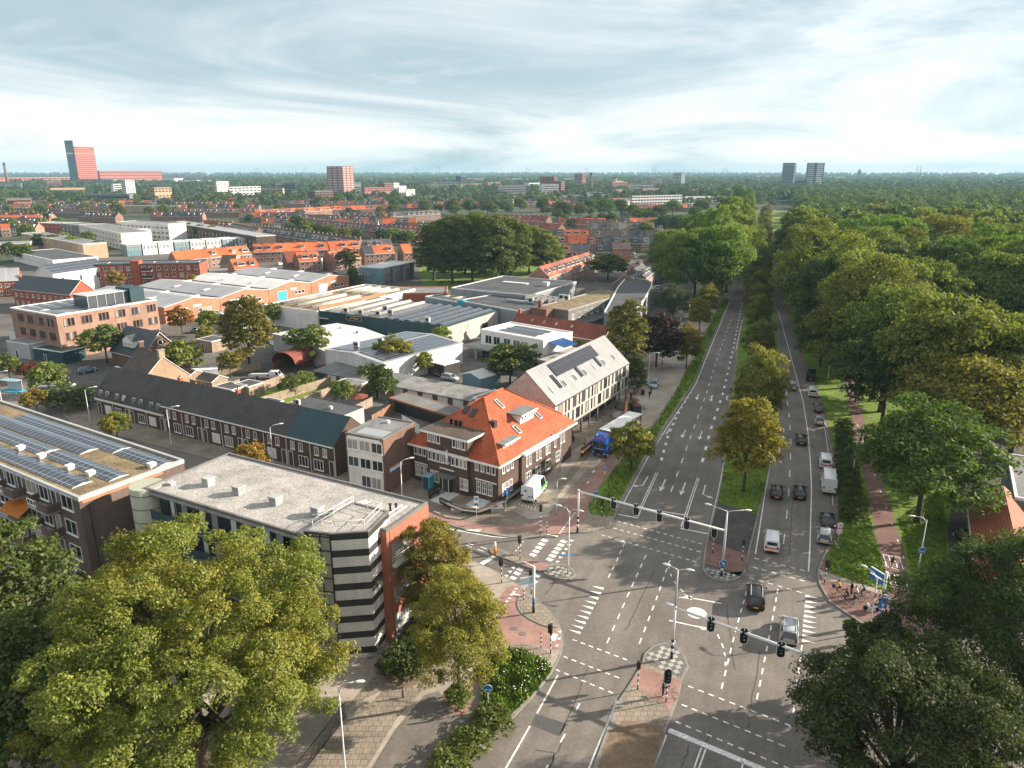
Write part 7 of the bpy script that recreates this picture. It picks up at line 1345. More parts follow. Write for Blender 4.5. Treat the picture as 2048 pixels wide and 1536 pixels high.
# blue articulated truck
q = G(1197, 917); rt = math.atan2(-.82, -.57); t_ = thing('lorry', 'blue tractor lorry with white roofed curtain trailer printed with shelves', 'lorry', (q.x, q.y, .13), rt)
b = MB(); loft(b, [sec(x, w_, z0, z1) for x, w_, z0, z1 in ((.0, 1.12, .45, 2.6), (-.12, 1.22, .4, 3.0), (-.35, 1.25, .4, 3.25), (-1.0, 1.25, .5, 3.72), (-2.1, 1.25, .6, 3.85))], 0, False); b.build('cab', 'truck_blue', t_)
boxpart(t_, 'windscreen', -.10, -1.1, 1.9, .03, 1.1, 2.65, 'car_glass'); boxpart(t_, 'grille', -.1, -.85, .7, .04, .85, 1.5, 'black'); boxpart(t_, 'sun_visor', -.1, -1.1, 2.68, .2, 1.1, 2.82, 'truck_blue'); boxpart(t_, 'chrome_bar', .0, -.9, 1.52, .06, .9, 1.62, 'galv'); boxpart(t_, 'licence_plate', .03, -.26, .5, .06, .26, .62, 'yellow_plate')
b = MB(); b.box(-.32, -.55, 2.98, -.2, .55, 3.2); b.build('name_board', 'sign_red', t_)
for s in (-1, 1):
    boxpart(t_, 'headlight', -.1, s * .95 - .2, .75, .03, s * .95 + .2, .95, 'lamp_clear'); boxpart(t_, 'roof_lamp', -.75, s * .8 - .13, 3.5, -.6, s * .8 + .13, 3.72, 'lamp_clear'); boxpart(t_, 'side_window', -1.1, s * 1.255 - .01, 1.95, -.3, s * 1.255 + .01, 2.6, 'car_glass'); boxpart(t_, 'mirror', -.1, s * 1.45 - .12, 1.9, .05, s * 1.45 + .12, 2.6, 'truck_blue')
boxpart(t_, 'chassis', -13.0, -.5, .6, -1.8, .5, 1.0, 'black'); boxpart(t_, 'trailer_body', -13.4, -1.25, 1.05, -2.4, 1.25, 3.96, 'trailer_print'); boxpart(t_, 'trailer_roof', -13.5, -1.29, 3.96, -2.3, 1.29, 4.08, 'white_trim'); boxpart(t_, 'side_skirt', -9.5, -1.2, .45, -2.6, 1.2, 1.03, 'truck_blue')
b = MB(); b.box(-13.45, -1.28, 1.0, -2.35, 1.28, 1.12)
for s in (-1, 1):
    y0, y1 = (1.25, 1.285) if s > 0 else (-1.285, -1.25)
    for k in range(12): x = -2.45 - k * .99; b.box(x - .12, y0, 1.1, x, y1, 3.96)
    for k in range(11): x = -2.45 - k * .99; zz = (2.1, 3.05, 1.75, 2.6)[k % 4]; b.box(x - .99, y0, zz, x, y1, zz + .13); zz = (3.2, 1.7, 2.7, 3.3)[k % 4]; b.box(x - .99, y0, zz, x, y1, zz + .1)
b.build('printed_frames', 'white_trim', t_)
for x in (-.75, -3.6, -9.8, -11.0, -12.2):
    for s in (-1, 1): wheel(t_, x, s * 1.1, .5)
# white pickup
v = vehicle('van', 'car_white', 'white flatbed pickup on the yard beside the birch', 553, 757, .05, None, 'pickup', 0, None, 'pickup')
for ch in list(v.children):
    if ch.name.startswith(('window', 'body')): pass
v.scale = (.62, 1, 1); q = G(520, 757); t_ = thing('flatbed_trailer', 'white flatbed trailer load bed behind the pickup cab', 'trailer', (q.x, q.y, 0), .05); boxpart(t_, 'bed', -2.2, -1, .8, 1.6, 1, 1.0, 'car_white'); boxpart(t_, 'side_board', -2.2, -1.04, 1.0, 1.6, -1.0, 1.35, 'galv'); wheel(t_, -.8, -.85); wheel(t_, -.8, .85)
q = G(405, 765); t_ = thing('box_trailer', 'white box trailer parked behind the terrace gardens', 'trailer', (q.x, q.y, 0), .35); boxpart(t_, 'box', -3.4, -1.1, .8, 3.4, 1.1, 3.0, 'car_white'); boxpart(t_, 'roof', -3.45, -1.15, 3.0, 3.45, 1.15, 3.1, 'white_trim'); wheel(t_, -1.4, -1.0); wheel(t_, -1.4, 1.0)

# ================================================================ STREET FURNITURE
def striped(b, x, y, z0, z1, r, base=.6, step=.32, mi=(0, 1)):
    b.path([(x, y, z0), (x, y, z0 + base)], r, 10, mi[0]); z = z0 + base; k = 1
    while z < z1 - .05: e = min(z + step, z1); b.path([(x, y, z), (x, y, e)], r, 10, mi[k % 2]); z = e; k += 1
def head(b, p, face, n=3, s=1.0, back=True):
    "signal head: black case, lenses with hoods, board with white edge"
    f = Vector((math.cos(face), math.sin(face), 0)); u = Vector((-f.y, f.x, 0)); p = Vector(p); T = lambda a, c, z: p + f * a + u * c + Vector((0, 0, z))
    h = .33 * n * s; w_ = .17 * s
    def bx(a0, a1, c0, c1, z0, z1, mi):
        q = [T(a, c, 0) for a, c in ((a0, c0), (a1, c0), (a1, c1), (a0, c1))]; b.prism([(k.x, k.y) for k in q], p.z + z0, p.z + z1, mi, mi, True)
    bx(-.12, .12, -w_, w_, -h / 2, h / 2, 0)
    if back:
        pts = lambda m, a: [T(a, (w_ + m) * math.cos(t) * 1.0, (h / 2 - w_ * .3 + (w_ + m) * math.sin(t)) if math.sin(t) >= 0 else (-h / 2 + w_ * .3 + (w_ + m) * math.sin(t))) for t in [2 * PI * k / 20 for k in range(20)]]
        for m, a, mi in ((.20 * s, .0, 2), (.15 * s, .012, 0), (.15 * s, -.012, 0)): q = pts(m, a); b.face(q if a >= 0 else q[::-1], mi)
    for k in range(n):
        c = T(.13, 0, h / 2 - .165 * s - k * .33 * s); b.disc(c, f, .12 * s, 12, 3); b.path([c + Vector((0, 0, .0)) + f * .0, c + f * .16], .135 * s, 10, 0, True, False)
        if k: b.disc(c + f * .012, f, .045 * s, 8, 2)
def traffic_light(px, py, ytop, face, lab, n=3, z=.13, back=True, two=None):
    q = G(px, py, z); lo, hi = 0, 12
    for _ in range(40):
        m = (lo + hi) / 2; dp = q.y * _c - (m - CAM_H) * _s; yy = CY - FPX * (q.y * _s + (m - CAM_H) * _c) / dp
        if yy > ytop: lo = m
        else: hi = m
    h = max(2.6, min(4.2, lo)); t = thing('traffic_light', lab, 'traffic light', (q.x, q.y, z), 0, 'traffic lights at the junction')
    b = MB(); striped(b, 0, 0, 0, h - .9, .06, .5, .3); b.path([(0, 0, h - .9), (0, 0, h - .05)], .05, 8, 0); b.build('pole', ['black', 'sign_white'], t)
    b = MB(); head(b, (0, 0, h - .55), face, n, 1.0, back); b.build('signal_head', ['black', 'black', 'sign_white', 'lens_dark'], t)
    if two is not None: b = MB(); head(b, (.0, 0, h - .6), two, 3, .85, False); b.build('signal_head', ['black', 'black', 'sign_white', 'lens_dark'], t)
    return t
CAMF = -PI / 2
for a in ((1081, 1068, 1008, ROAD, 'traffic light on the small island before the white van', 3, .13, False), (1040, 1120, 1073, ROAD + 1.2, 'traffic light on the splitter island of the side street', 3, .13, False, 2.6), (1003, 1166, 1117, 2.6, 'traffic light at the kerb left of the red cycle crossing', 3, .13, False, 3.3), (1063, 1187, 1142, 2.7, 'short traffic light behind the white sign pole', 3, .13, False), (1101, 1307, 1250, 2.9, 'traffic light at the edge of the red cycle path nearest the long grass', 3, .13, False, 1.2), (1275, 1379, 1322, ROAD, 'traffic light seen edge on at the left of the near reservation', 2, .13, False),
          (1332, 1404, 1345, CAMF, 'traffic light facing the camera in front of the waiting cyclist', 3, .13, True), (1203, 1032, 1000, ROAD, 'traffic light on the verge corner seen from behind', 3, .13, False), (1425, 1106, 1058, ROAD, 'traffic light at the left of the far reservation', 3, .13, True), (1484, 1121, 1078, ROAD, 'narrow traffic light at the right of the far reservation', 2, .13, False), (1649, 1166, 1120, CAMF + .9, 'traffic light at the lawn corner behind the yellow coat', 3, .13, False, .2), (1777, 1272, 1218, 2.4, 'traffic light beside the big dark oak', 3, .13, False)): traffic_light(*a)
for px, py, h, lab in ((1093, 1064, 1.4, 'short striped post beside the island traffic light'), (1048, 1201, 1.5, 'short striped post by the white sign pole'), (1082, 1296, 1.7, 'striped post on the lower island'), (985, 1110, .9, None), (806, 1395, .9, 'short dark bollard by the shrub bed')):
    if not lab: continue
    q = G(px, py, .13); t = thing('bollard', lab, 'bollard', (q.x, q.y, .13)); b = MB(); striped(b, 0, 0, 0, h, .055, .3, .25) if 'striped' in lab else b.path([(0, 0, 0), (0, 0, h)], .07, 8); b.build('post', ['black', 'sign_white'], t)
def lamp(px, py, h, arms, lab, z=.13, r=.08, group=None, loc=None):
    q = G(px, py, z) if loc is None else Vector(loc); t = thing('street_lamp', lab, 'street lamp', (q.x, q.y, z), 0, group); b = MB(); b.path([(0, 0, 0), (0, 0, 1.2), (0, 0, 1.25), (0, 0, h)], [r * 1.3, r * 1.3, r, r * .6], 8); b.build('pole', 'galv', t)
    for az, l in arms:
        c, s = math.cos(az), math.sin(az); b = MB(); b.path([(0, 0, h - .9), (c * l * .08, s * l * .08, h - .2), (c * l * .35, s * l * .35, h + .25), (c * l, s * l, h + .35)], .04, 6); b.build('arm', 'galv', t)
        b = MB(); b.ball((0, 0, 0), (.42, .15, .1), 10, 6); o = b.build('lamp_head', 'pole_white', t, (c * (l + .35), s * (l + .35), h + .36), az)
    return t
rw_ = rzR
lamp(692, 1560, 8.5, ((.1, 1.2),), 'street lamp in the lower left with its arm to the right')
lamp(1136, 1147, 8.0, ((rzR, 1.0), (rzR + PI, 1.0)), 'double armed street lamp on the small checkered island', .13); lamp(1113, 1030, 5.0, ((0, .5),), 'slim lamp post on the soil island near the white van'); lamp(1120, 942, 7.0, ((.3, 1.5),), 'lamp post in front of the pale modern building'); lamp(805, 1010, 6.5, ((.4, 1.2),), 'curved lamp post at the corner of the flats')
for px, py, lab in ((548, 938, 'curved street lamp before the middle of the terrace'), (344, 897, 'curved street lamp in front of the last mansard house'), (182, 852, 'curved street lamp before the first mansard houses'), (6, 815, 'curved street lamp at the left frame edge')): lamp(px, py, 7.0, ((rzR + .9, 1.3),), lab, 0)
for px, py, h, az, lab in ((1296, 775, 7.5, ROAD - 1.5, 'street lamp beside the pale blue car'), (1358, 690, 7.5, ROAD - 1.5, 'street lamp second along the service road'), (1377, 648, 7.5, ROAD - 1.5, 'street lamp third along the service road'), (1705, 950, 9, .2, 'street lamp with curved arm over the park cycle path'), (1655, 762, 9, .2, 'street lamp at the park edge by the farthest parked vans'), (1836, 1140, 6.5, PI * .95, 'street lamp with blue round sign on the lawn'), (1738, 1262, 6.2, 2.0, 'leaning grey lamp post on the corner plaza kerb'), (645, 560, 9, 1.57, None)):
    if lab: lamp(px, py, h, ((az, 1.3),), lab)
# signal gantries
def pt(px, py, z): return G(px, py, z)
def gantry(lab, base, h, pts, heads, face, extra):
    t = thing('signal_gantry', lab, 'gantry', (base.x, base.y, .13)); o = Vector((base.x, base.y, .13)); b = MB(); striped(b, 0, 0, 0, 2.2, .14, .8, .35, (1, 0)); b.path([(0, 0, 2.2), (0, 0, h)], [.14, .12], 12, 0); b.build('mast', ['pole_white', 'black'], t)
    b = MB(); b.path([Vector(p) - o for p in pts], [.13] * len(pts), 10, 0); b.build('boom', 'pole_white', t)
    for p in heads:
        b = MB(); p = Vector(p) - o; b.path([p + Vector((0, 0, -.1)), p + Vector((0, 0, .45))], .04, 6, 2); head(b, p + Vector((0, 0, -.35)), face, 3, 1.05); b.build('signal_head', ['black', 'black', 'sign_white', 'lens_dark'], t)
    extra(t, o); return t
b1, b2 = pt(1155, 1064, .13), pt(1443, 1152, .13); za_ = 5.9; e1, e2 = Vector((b1.x, b1.y, za_)), Vector((b2.x, b2.y, za_)); lerp = lambda a, c, k: a + (c - a) * k
gantry('white signal gantry spanning the left carriageway seen from behind', b1, za_ + .1, [e1, e2], [lerp(e1, e2, k) for k in (.26, .42, .58, .76)], ROAD, lambda t, o: None)
def ex2(t, o):
    pass
t_ = thing('lamp_mast', 'white double lamp mast with round blue sign on the checkered nose of the reservation', 'lamp mast', (b2.x, b2.y, .13)); b = MB(); striped(b, 0, 0, 0, 2.0, .14, .7, .35, (1, 0)); b.path([(0, 0, 2), (0, 0, 6.1), (0, 0, 8.2)], [.14, .12, .07], 12, 0); b.build('mast', ['pole_white', 'black'], t_)
for az in (rzR + PI, rzR + .35): b = MB(); b.path([(0, 0, 8.2), (math.cos(az) * .5, math.sin(az) * .5, 8.3), (math.cos(az) * 2, math.sin(az) * 2, 8.55)], .05, 6); b.build('arm', 'galv', t_); b = MB(); b.ball((0, 0, 0), (.42, .15, .1), 10, 6); b.build('lamp_head', 'pole_white', t_, (math.cos(az) * 2.2, math.sin(az) * 2.2, 8.55), az)
def roundsign(t, p, face, r=.4, m='sign_blue', arrow_=None):
    f = Vector((math.cos(face), math.sin(face), 0)); p = Vector(p); b = MB(); b.disc(p, f, r, 20, 1, .03); b.disc(p + f * .02, f, r * .93, 20, 0); u = Vector((-f.y, f.x, 0)); up_ = Vector((0, 0, 1))
    if arrow_ is not None:
        d = u * math.cos(arrow_) + up_ * math.sin(arrow_); e = u * -math.sin(arrow_) + up_ * math.cos(arrow_); c = p + f * .026; b.face([c - d * r * .55 - e * r * .12, c + d * r * .05 - e * r * .12, c + d * r * .05 + e * r * .12, c - d * r * .55 + e * r * .12], 1); b.face([c + d * r * .6, c + e * r * .4, c - e * r * .4], 1)
    return b.build('sign_face', [m, 'sign_white'], t)
roundsign(t_, (math.cos(CAMF) * .17, math.sin(CAMF) * .17, 1.75), CAMF, .45, arrow_=-.8)
b3 = pt(1343, 1317, .13); z3 = 5.7; arm_end = pt(1690, 1337, z3); adir = (Vector((arm_end.x, arm_end.y, 0)) - Vector((b3.x, b3.y, 0))).normalized(); s3 = Vector((b3.x, b3.y, z3)); f3 = Vector((arm_end.x, arm_end.y, z3)) + adir * 6
H3 = []
for hx in (1422, 1489, 1563, 1641):
    best = min(range(400), key=lambda i: abs(CX + FPX * (s3 + (f3 - s3) * (i / 400)).x / ((s3 + (f3 - s3) * (i / 400)).y * _c - (z3 - CAM_H) * _s) - hx)); H3.append(s3 + (f3 - s3) * (best / 400))
def ex3(t, o):
    b = MB(); b.path([(0, 0, z3), (0, 0, 9.6)], [.11, .06], 10); b.build('lamp_pole', 'galv', t)
    for az, l in ((2.6, .8), (-.35, .8)): b = MB(); b.path([(0, 0, 9.6), (math.cos(az) * l, math.sin(az) * l, 9.8)], .04, 6); b.build('arm', 'galv', t); b = MB(); b.ball((0, 0, 0), (.42, .15, .1), 10, 6); b.build('lamp_head', 'pole_white', t, (math.cos(az) * (l + .3), math.sin(az) * (l + .3), 9.82), az)
    roundsign(t, (0, .2, 1.55), PI / 2, .42, arrow_=-.8); b = MB(); b.path([tuple(-adir * .9 + Vector((0, 0, z3))), (0, 0, z3)], .13, 10); b.build('boom_tail', 'pole_white', t)
gantry('grey signal gantry on the near checkered island with four heads facing the camera', b3, z3 + .1, [s3, f3], H3, math.atan2(-ud.y, -ud.x), ex3)
# sign posts
def post(px, py, h, lab, z=.13, r=.04, m='galv', name='sign_post'):
    q = G(px, py, z); t = thing(name, lab, 'sign', (q.x, q.y, z)); b = MB(); b.path([(0, 0, 0), (0, 0, h)], r, 8); b.build('pole', m, t); return t
t = post(976, 1421, 2.4, 'round blue cycle sign on a post in the long grass'); roundsign(t, (0, -.05, 2.3), CAMF, .4); text('o-o', .4, 'sign_white', t, Vector((0, -.09, 2.22)), upright((1, 0)), 'pictogram')
t = post(1209, 955, 1.5, 'round blue arrow sign on a yellow post at the path fork'); roundsign(t, (0, -.06, 1.6), CAMF, .36, arrow_=2.2); b = MB(); b.path([(0, 0, 0), (0, 0, .9)], .14, 10); b.build('base', 'yellow_plate', t)
t = post(1253, 935, 1.9, 'dark round sign beside the small tree on the verge'); roundsign(t, (0, -.05, 1.8), CAMF, .38)
t = post(1190, 1018, 2.4, 'blue round sign behind the gantry on the verge corner'); roundsign(t, (0, -.05, 2.3), CAMF, .38)
t = post(953, 1037, 3.2, 'parking sign with blue plate on the school corner pavement', m='pole_white'); boxpart(t, 'sign_face', -.3, -.08, 2.3, .3, -.04, 3.3, 'sign_white'); boxpart(t, 'sign_plate', -.25, -.1, 1.95, .25, -.05, 2.28, 'sign_blue'); b = MB(); b.box(-.2, -.09, 2.75, .2, -.085, 3.2); b.build('symbol_panel', 'sign_blue', t); text('P', .38, 'sign_white', t, Vector((0, -.1, 2.97)), upright((1, 0)))
t = post(1014, 1013, 2.7, 'blue arrow sign with street name plate at the garden wall corner'); boxpart(t, 'sign_face', -.42, -.07, 1.7, .42, -.04, 2.5, 'sign_blue'); b = MB(); b.box(-.05, -.08, 1.8, .05, -.075, 2.15); b.face([(-.2, -.08, 2.12), (.2, -.08, 2.12), (0, -.08, 2.4)]); b.build('arrow', 'sign_white', t); boxpart(t, 'street_name_plate', -.1, -.03, 2.6, .9, .0, 2.78, 'sign_blue')
t = post(1674, 1094, 3.0, 'red ringed truck sign above a 7.0 limit sign at the lay-by'); 
for zz in (3.0, 2.2): roundsign(t, (0, -.05, zz), CAMF, .44, 'sign_red'); roundsign(t, (0, -.075, zz), CAMF, .33, 'sign_white')
text('7,0', .34, 'black', t, Vector((0, -.1, 2.2)), upright((1, 0))); b = MB(); b.box(-.2, -.11, 2.93, .2, -.1, 3.03); b.box(.05, -.11, 3.03, .2, -.1, 3.12); b.build('pictogram', 'black', t)
t = post(1746, 1088, 2.3, 'grey backed triangular sign beside the park cycle path'); b = MB(); b.face([(-.4, .03, 2.4), (.4, .03, 2.4), (0, .03, 1.75)]); b.face([(.4, .02, 2.4), (-.4, .02, 2.4), (0, .02, 1.75)]); b.build('sign_face', 'concrete_dark', t)
t = post(1836, 1141, 3.0, 'round blue cycle sign on the lawn lamp', r=.03); roundsign(t, (0, -.12, 2.7), CAMF, .42); text('o-o', .4, 'sign_white', t, Vector((0, -.15, 2.62)), upright((1, 0)), 'pictogram')
t = post(1067, 1226, 5.6, 'white direction sign mast with angled blue and white board on the teardrop island', r=.13, m='pole_white'); b = MB(); b.path([(0, 0, 5.5), (-1.0, .9, 5.55), (-1.9, 1.2, 5.5)], .07, 8); b.build('arm', 'pole_white', t); b = MB(); b.path([(0, 0, 0), (0, 0, 1.0)], .15, 10); b.path([(0, 0, 1.0), (0, 0, 1.9)], .145, 10, 1); b.build('base', ['black', 'sign_blue'], t); o = boxpart(t, 'direction_board', -1.5, -.05, 3.3, -.1, .05, 4.5, 'sign_white'); o.rotation_euler.z = .35; b = MB(); b.box(-1.42, -.07, 3.7, -.18, -.055, 4.42); o = b.build('board_face', 'car_paleblue', t); o.rotation_euler.z = .35
q = G(1757, 1246, .13); t = thing('direction_mast', 'white and blue direction mast with boards and square blue route sign on the plaza', 'sign', (q.x, q.y, .13)); b = MB(); b.path([(0, 0, 1.9), (0, 0, 6.0)], .15, 12, 0)
striped(b, 0, 0, .9, 1.9, .155, .25, .25, (2, 0)); b.path([(0, 0, 0), (0, 0, .9)], .16, 10, 1); b.build('mast', ['pole_white', 'black', 'sign_blue'], t); boxpart(t, 'route_sign', -.45, -.26, 1.9, .45, -.2, 3.1, 'sign_blue'); text('U 51', .32, 'sign_white', t, Vector((0, -.27, 2.72)), upright((1, 0))); b = MB(); b.box(-.06, -.275, 2.05, .06, -.268, 2.3); b.face([(-.2, -.275, 2.28), (.2, -.275, 2.28), (0, -.275, 2.5)]); b.build('arrow', 'sign_white', t)
for k, zz in enumerate((4.3, 5.0)):
    b = MB(); b.box(-.04, 0, zz, .04, 1.9, zz + .5); o = b.build('direction_board', 'sign_blue', t); o.rotation_euler.z = .35; b = MB(); b.box(-.06, 0, zz + .5, .06, 1.9, zz + .57); o = b.build('board_edge', 'sign_white', t); o.rotation_euler.z = .35
q = G(990, 1108, .14); t = thing('traffic_beacon', 'orange and white illuminated beacon on the splitter island', 'beacon', tuple(q)); b = MB(); b.lathe([(.2, 0), (.17, .9), (.14, 1.0)], (0, 0), 12, 0); b.build('body', 'orange', t); b = MB(); b.lathe([(.14, 1.0), (.16, 1.25), (.13, 1.6), (.02, 1.7)], (0, 0), 12); b.build('lens', 'sign_white', t)
q = G(857, 978, .13); t = thing('portable_toilet', 'teal and grey portable toilet by the hall wall', 'portable toilet', tuple(q), -.5); b = MB(); b.box(-.6, -.55, 0, .6, .55, 2.15, 0); b.build('cabin', 'teal_sign', t); b = MB(); b.box(-.65, -.6, 2.15, .65, .6, 2.3); b.build('roof', 'car_paleblue', t); boxpart(t, 'door', -.5, -.58, .1, .4, -.55, 2.05, 'dark_trim')
q = G(868, 992, .13); t = thing('bench', 'dark slatted bench on the pale forecourt tiles', 'bench', tuple(q), 1.0); boxpart(t, 'seat', -1.1, -.25, .4, 1.1, .25, .47, 'black')
for k in range(4): boxpart(t, 'back_slat', -1.1, .22, .6 + k * .2, 1.1, .27, .72 + k * .2, 'stripe_dark')
for x in (-.9, .9): boxpart(t, 'leg', x - .05, -.22, 0, x + .05, .22, .4, 'black')
for px, py, s, lab in ((994, 1023, 1.0, 'grey concrete block seat by the garden wall'), (912, 1024, .75, 'small grey concrete cube left of the sign post'), (927, 1028, .5, None)):
    if lab: q = G(px, py, .13); t = thing('concrete_block', lab, 'block', tuple(q), .2); b = MB(); b.prism(rect(1.6 * s, .9 * s, -.8 * s, -.45 * s), 0, .1, 0, 0); b.prism(inset(rect(1.6 * s, .9 * s, -.8 * s, -.45 * s), -.05), .1, .72 * s, 0, 0); b.build('block', 'concrete', t)
# heap of sand, big bags and barrier by the wall
for px, py, r_, h_, m_, lab in ((1240, 832, 2.0, .9, 'concrete', 'grey gravel heap by the brick boundary wall'), (1250, 815, 2.2, 1.1, 'soil', 'brown sand heap by the brick boundary wall'), (1270, 800, 1.0, .4, 'soil', 'small sand heap beside the dark container')):
    q = G(px, py, .13); b = MB(); b.lathe([(r_, 0), (r_ * .75, h_ * .35), (r_ * .35, h_ * .85), (.05, h_)], (0, 0), 14); tag(b.build('earth_heap', m_, None, tuple(q)), lab, 'heap')
q = G(1270, 822, .13); t = thing('rubbish_container', 'dark container with orange red load beside the sand heap', 'container', tuple(q), ROAD + .5); boxpart(t, 'body', -1.4, -.8, .1, 1.4, .8, 1.5, 'dark_trim'); b = MB(); b.ball((0, 0, 1.5), (1.2, .7, .5), 10, 6); b.build('load', 'tile_red', t)
for px, py, lab in ((1288, 818, 'red white barrier board beside the container'), (1324, 728, 'red white barrier board on the service road kerb')):
    q = G(px, py, .13); t = thing('barrier_board', lab, 'barrier', tuple(q)); b = MB(); b.box(-.15, -.03, .1, .15, .03, 1.1, 0)
    for k in range(3): b.box(-.16, -.035, .2 + k * .3, .16, .035, .34 + k * .3, 1)
    b.build('board', ['sign_white', 'sign_red'], t); boxpart(t, 'foot', -.3, -.2, 0, .3, .2, .1, 'black')
for px, py, lab in ((1285, 790, 'black wheelie bin nearest the two pedestrians'), (1218, 560, None)):
    if lab: q = G(px, py, .13); t = thing('wheelie_bin', lab, 'bin', tuple(q)); b = MB(); b.prism(rect(.6, .7, -.3, -.35), .05, 1.0, 0); b.build('body', 'black', t); boxpart(t, 'lid', -.33, -.38, 1.0, .33, .38, 1.08, 'dark_trim')
q = G(25, 782); t = thing('bus_shelter', 'glass bus shelter with blue floor at the left frame edge', 'bus shelter', (q.x, q.y, 0), -.3); boxpart(t, 'roof', -2.2, -.9, 2.4, 2.2, .9, 2.5, 'car_paleblue'); boxpart(t, 'glass_wall', -2.1, .75, .2, 2.1, .8, 2.3, 'cladding_white'); boxpart(t, 'platform', -2.4, -1.2, 0, 2.4, 1.2, .15, 'teal_sign')
for x in (-2, 2): boxpart(t, 'post', x - .05, .7, 0, x + .05, .8, 2.4, 'galv')
q = G(52, 800); t = thing('litter_bin', 'small bright green bin near the bus shelter', 'bin', (q.x, q.y, 0)); b = MB(); b.lathe([(.25, 0), (.3, 1.0), (.2, 1.15)], (0, 0), 10); b.build('body', 'car_green', t)
q0, q1 = G(596, 1560, .13), G(694, 1432, .13); t = thing('iron_fence', 'black iron railing under the right side of the plane tree', 'fence', tuple(q0), math.atan2((q1 - q0).y, (q1 - q0).x)); Lf = (q1 - q0).length; b = MB()
for zz in (.15, 1.5): b.beam((0, 0, zz), (Lf, 0, zz), .05, .05)
for k in range(int(Lf / .16)): b.beam((k * .16, 0, 0), (k * .16, 0, 1.6), .025, .025)
b.build('railing', 'black', t)
for k, (px, py) in enumerate(((1262, 800), (1268, 788), (1275, 776), (1282, 765), (1290, 752))):
    q = G(px, py, .13); t = thing('gate_pillar', 'brick gate pillar in the row beyond the pale building', 'pillar', tuple(q), ROAD, 'brick pillars along the service road'); boxpart(t, 'shaft', -.25, -.25, 0, .25, .25, 1.7, 'brick_brown'); boxpart(t, 'cap', -.32, -.32, 1.7, .32, .32, 1.82, 'concrete')

# ================================================================ BICYCLES AND PEOPLE
def bike_mesh():
    b = MB()
    for x in (-.53, .53): b.path([(x + .33 * math.cos(a), 0, .34 + .33 * math.sin(a)) for a in [2 * PI * k / 20 for k in range(21)]], .02, 6, 1, True, False)
    F = [((-.53, .34), (-.15, .85)), ((-.53, .34), (-.05, .3)), ((-.05, .3), (-.15, .9)), ((-.05, .3), (.36, .85)), ((-.15, .78), (.36, .85)), ((.36, .95), (.53, .34))]
    for (x0, z0), (x1, z1) in F: b.path([(x0, 0, z0), (x1, 0, z1)], .022, 6, 0)
    b.box(-.28, -.08, .93, -.04, .08, 1.0, 1); b.path([(.25, -.28, 1.05), (.38, -.08, 1.03), (.38, .08, 1.03), (.25, .28, 1.05)], .016, 6, 1); b.path([(.36, 0, .9), (.38, 0, 1.03)], .018, 6, 0); b.box(-.75, -.09, .72, -.3, .09, .75, 1)
    return b
bm_parts = {}
def bike(x, y, rz, lab, colr='black', z=.13, lean=0, basket=None, group='bicycles at the junction'):
    t = thing('bicycle', lab, 'bicycle', (x, y, z), rz, group); t.rotation_euler.x = lean
    if not bm_parts:
        for n_, f in (('frame', 0), ('w', 1)): pass
        bm = bike_mesh(); bm_parts['m'] = bm
    b = MB(); s = bm_parts['m']; b.v, b.f, b.m, b.sm = list(s.v), list(s.f), list(s.m), list(s.sm); b.build('frame', [colr, 'rubber'], t)
    if basket: boxpart(t, 'basket', .4, -.18, .85, .72, .18, 1.12, basket)
    return t
for n_, c_ in (('skin', (.45, .28, .2)), ('hair_dark', (.02, .014, .01)), ('cloth_yellow', (.68, .38, .015)), ('cloth_black', (.015, .016, .02)), ('cloth_navy', (.02, .03, .055)), ('cloth_jeans', (.16, .30, .42)), ('cloth_darkjeans', (.035, .05, .08)), ('cloth_white', (.62, .6, .57)), ('cloth_teal', (.05, .14, .16)), ('cloth_tan', (.45, .33, .22)), ('cloth_grey', (.22, .21, .2)), ('shoe_white', (.65, .62, .6))): paint(n_, c_, .85, 0, .2)
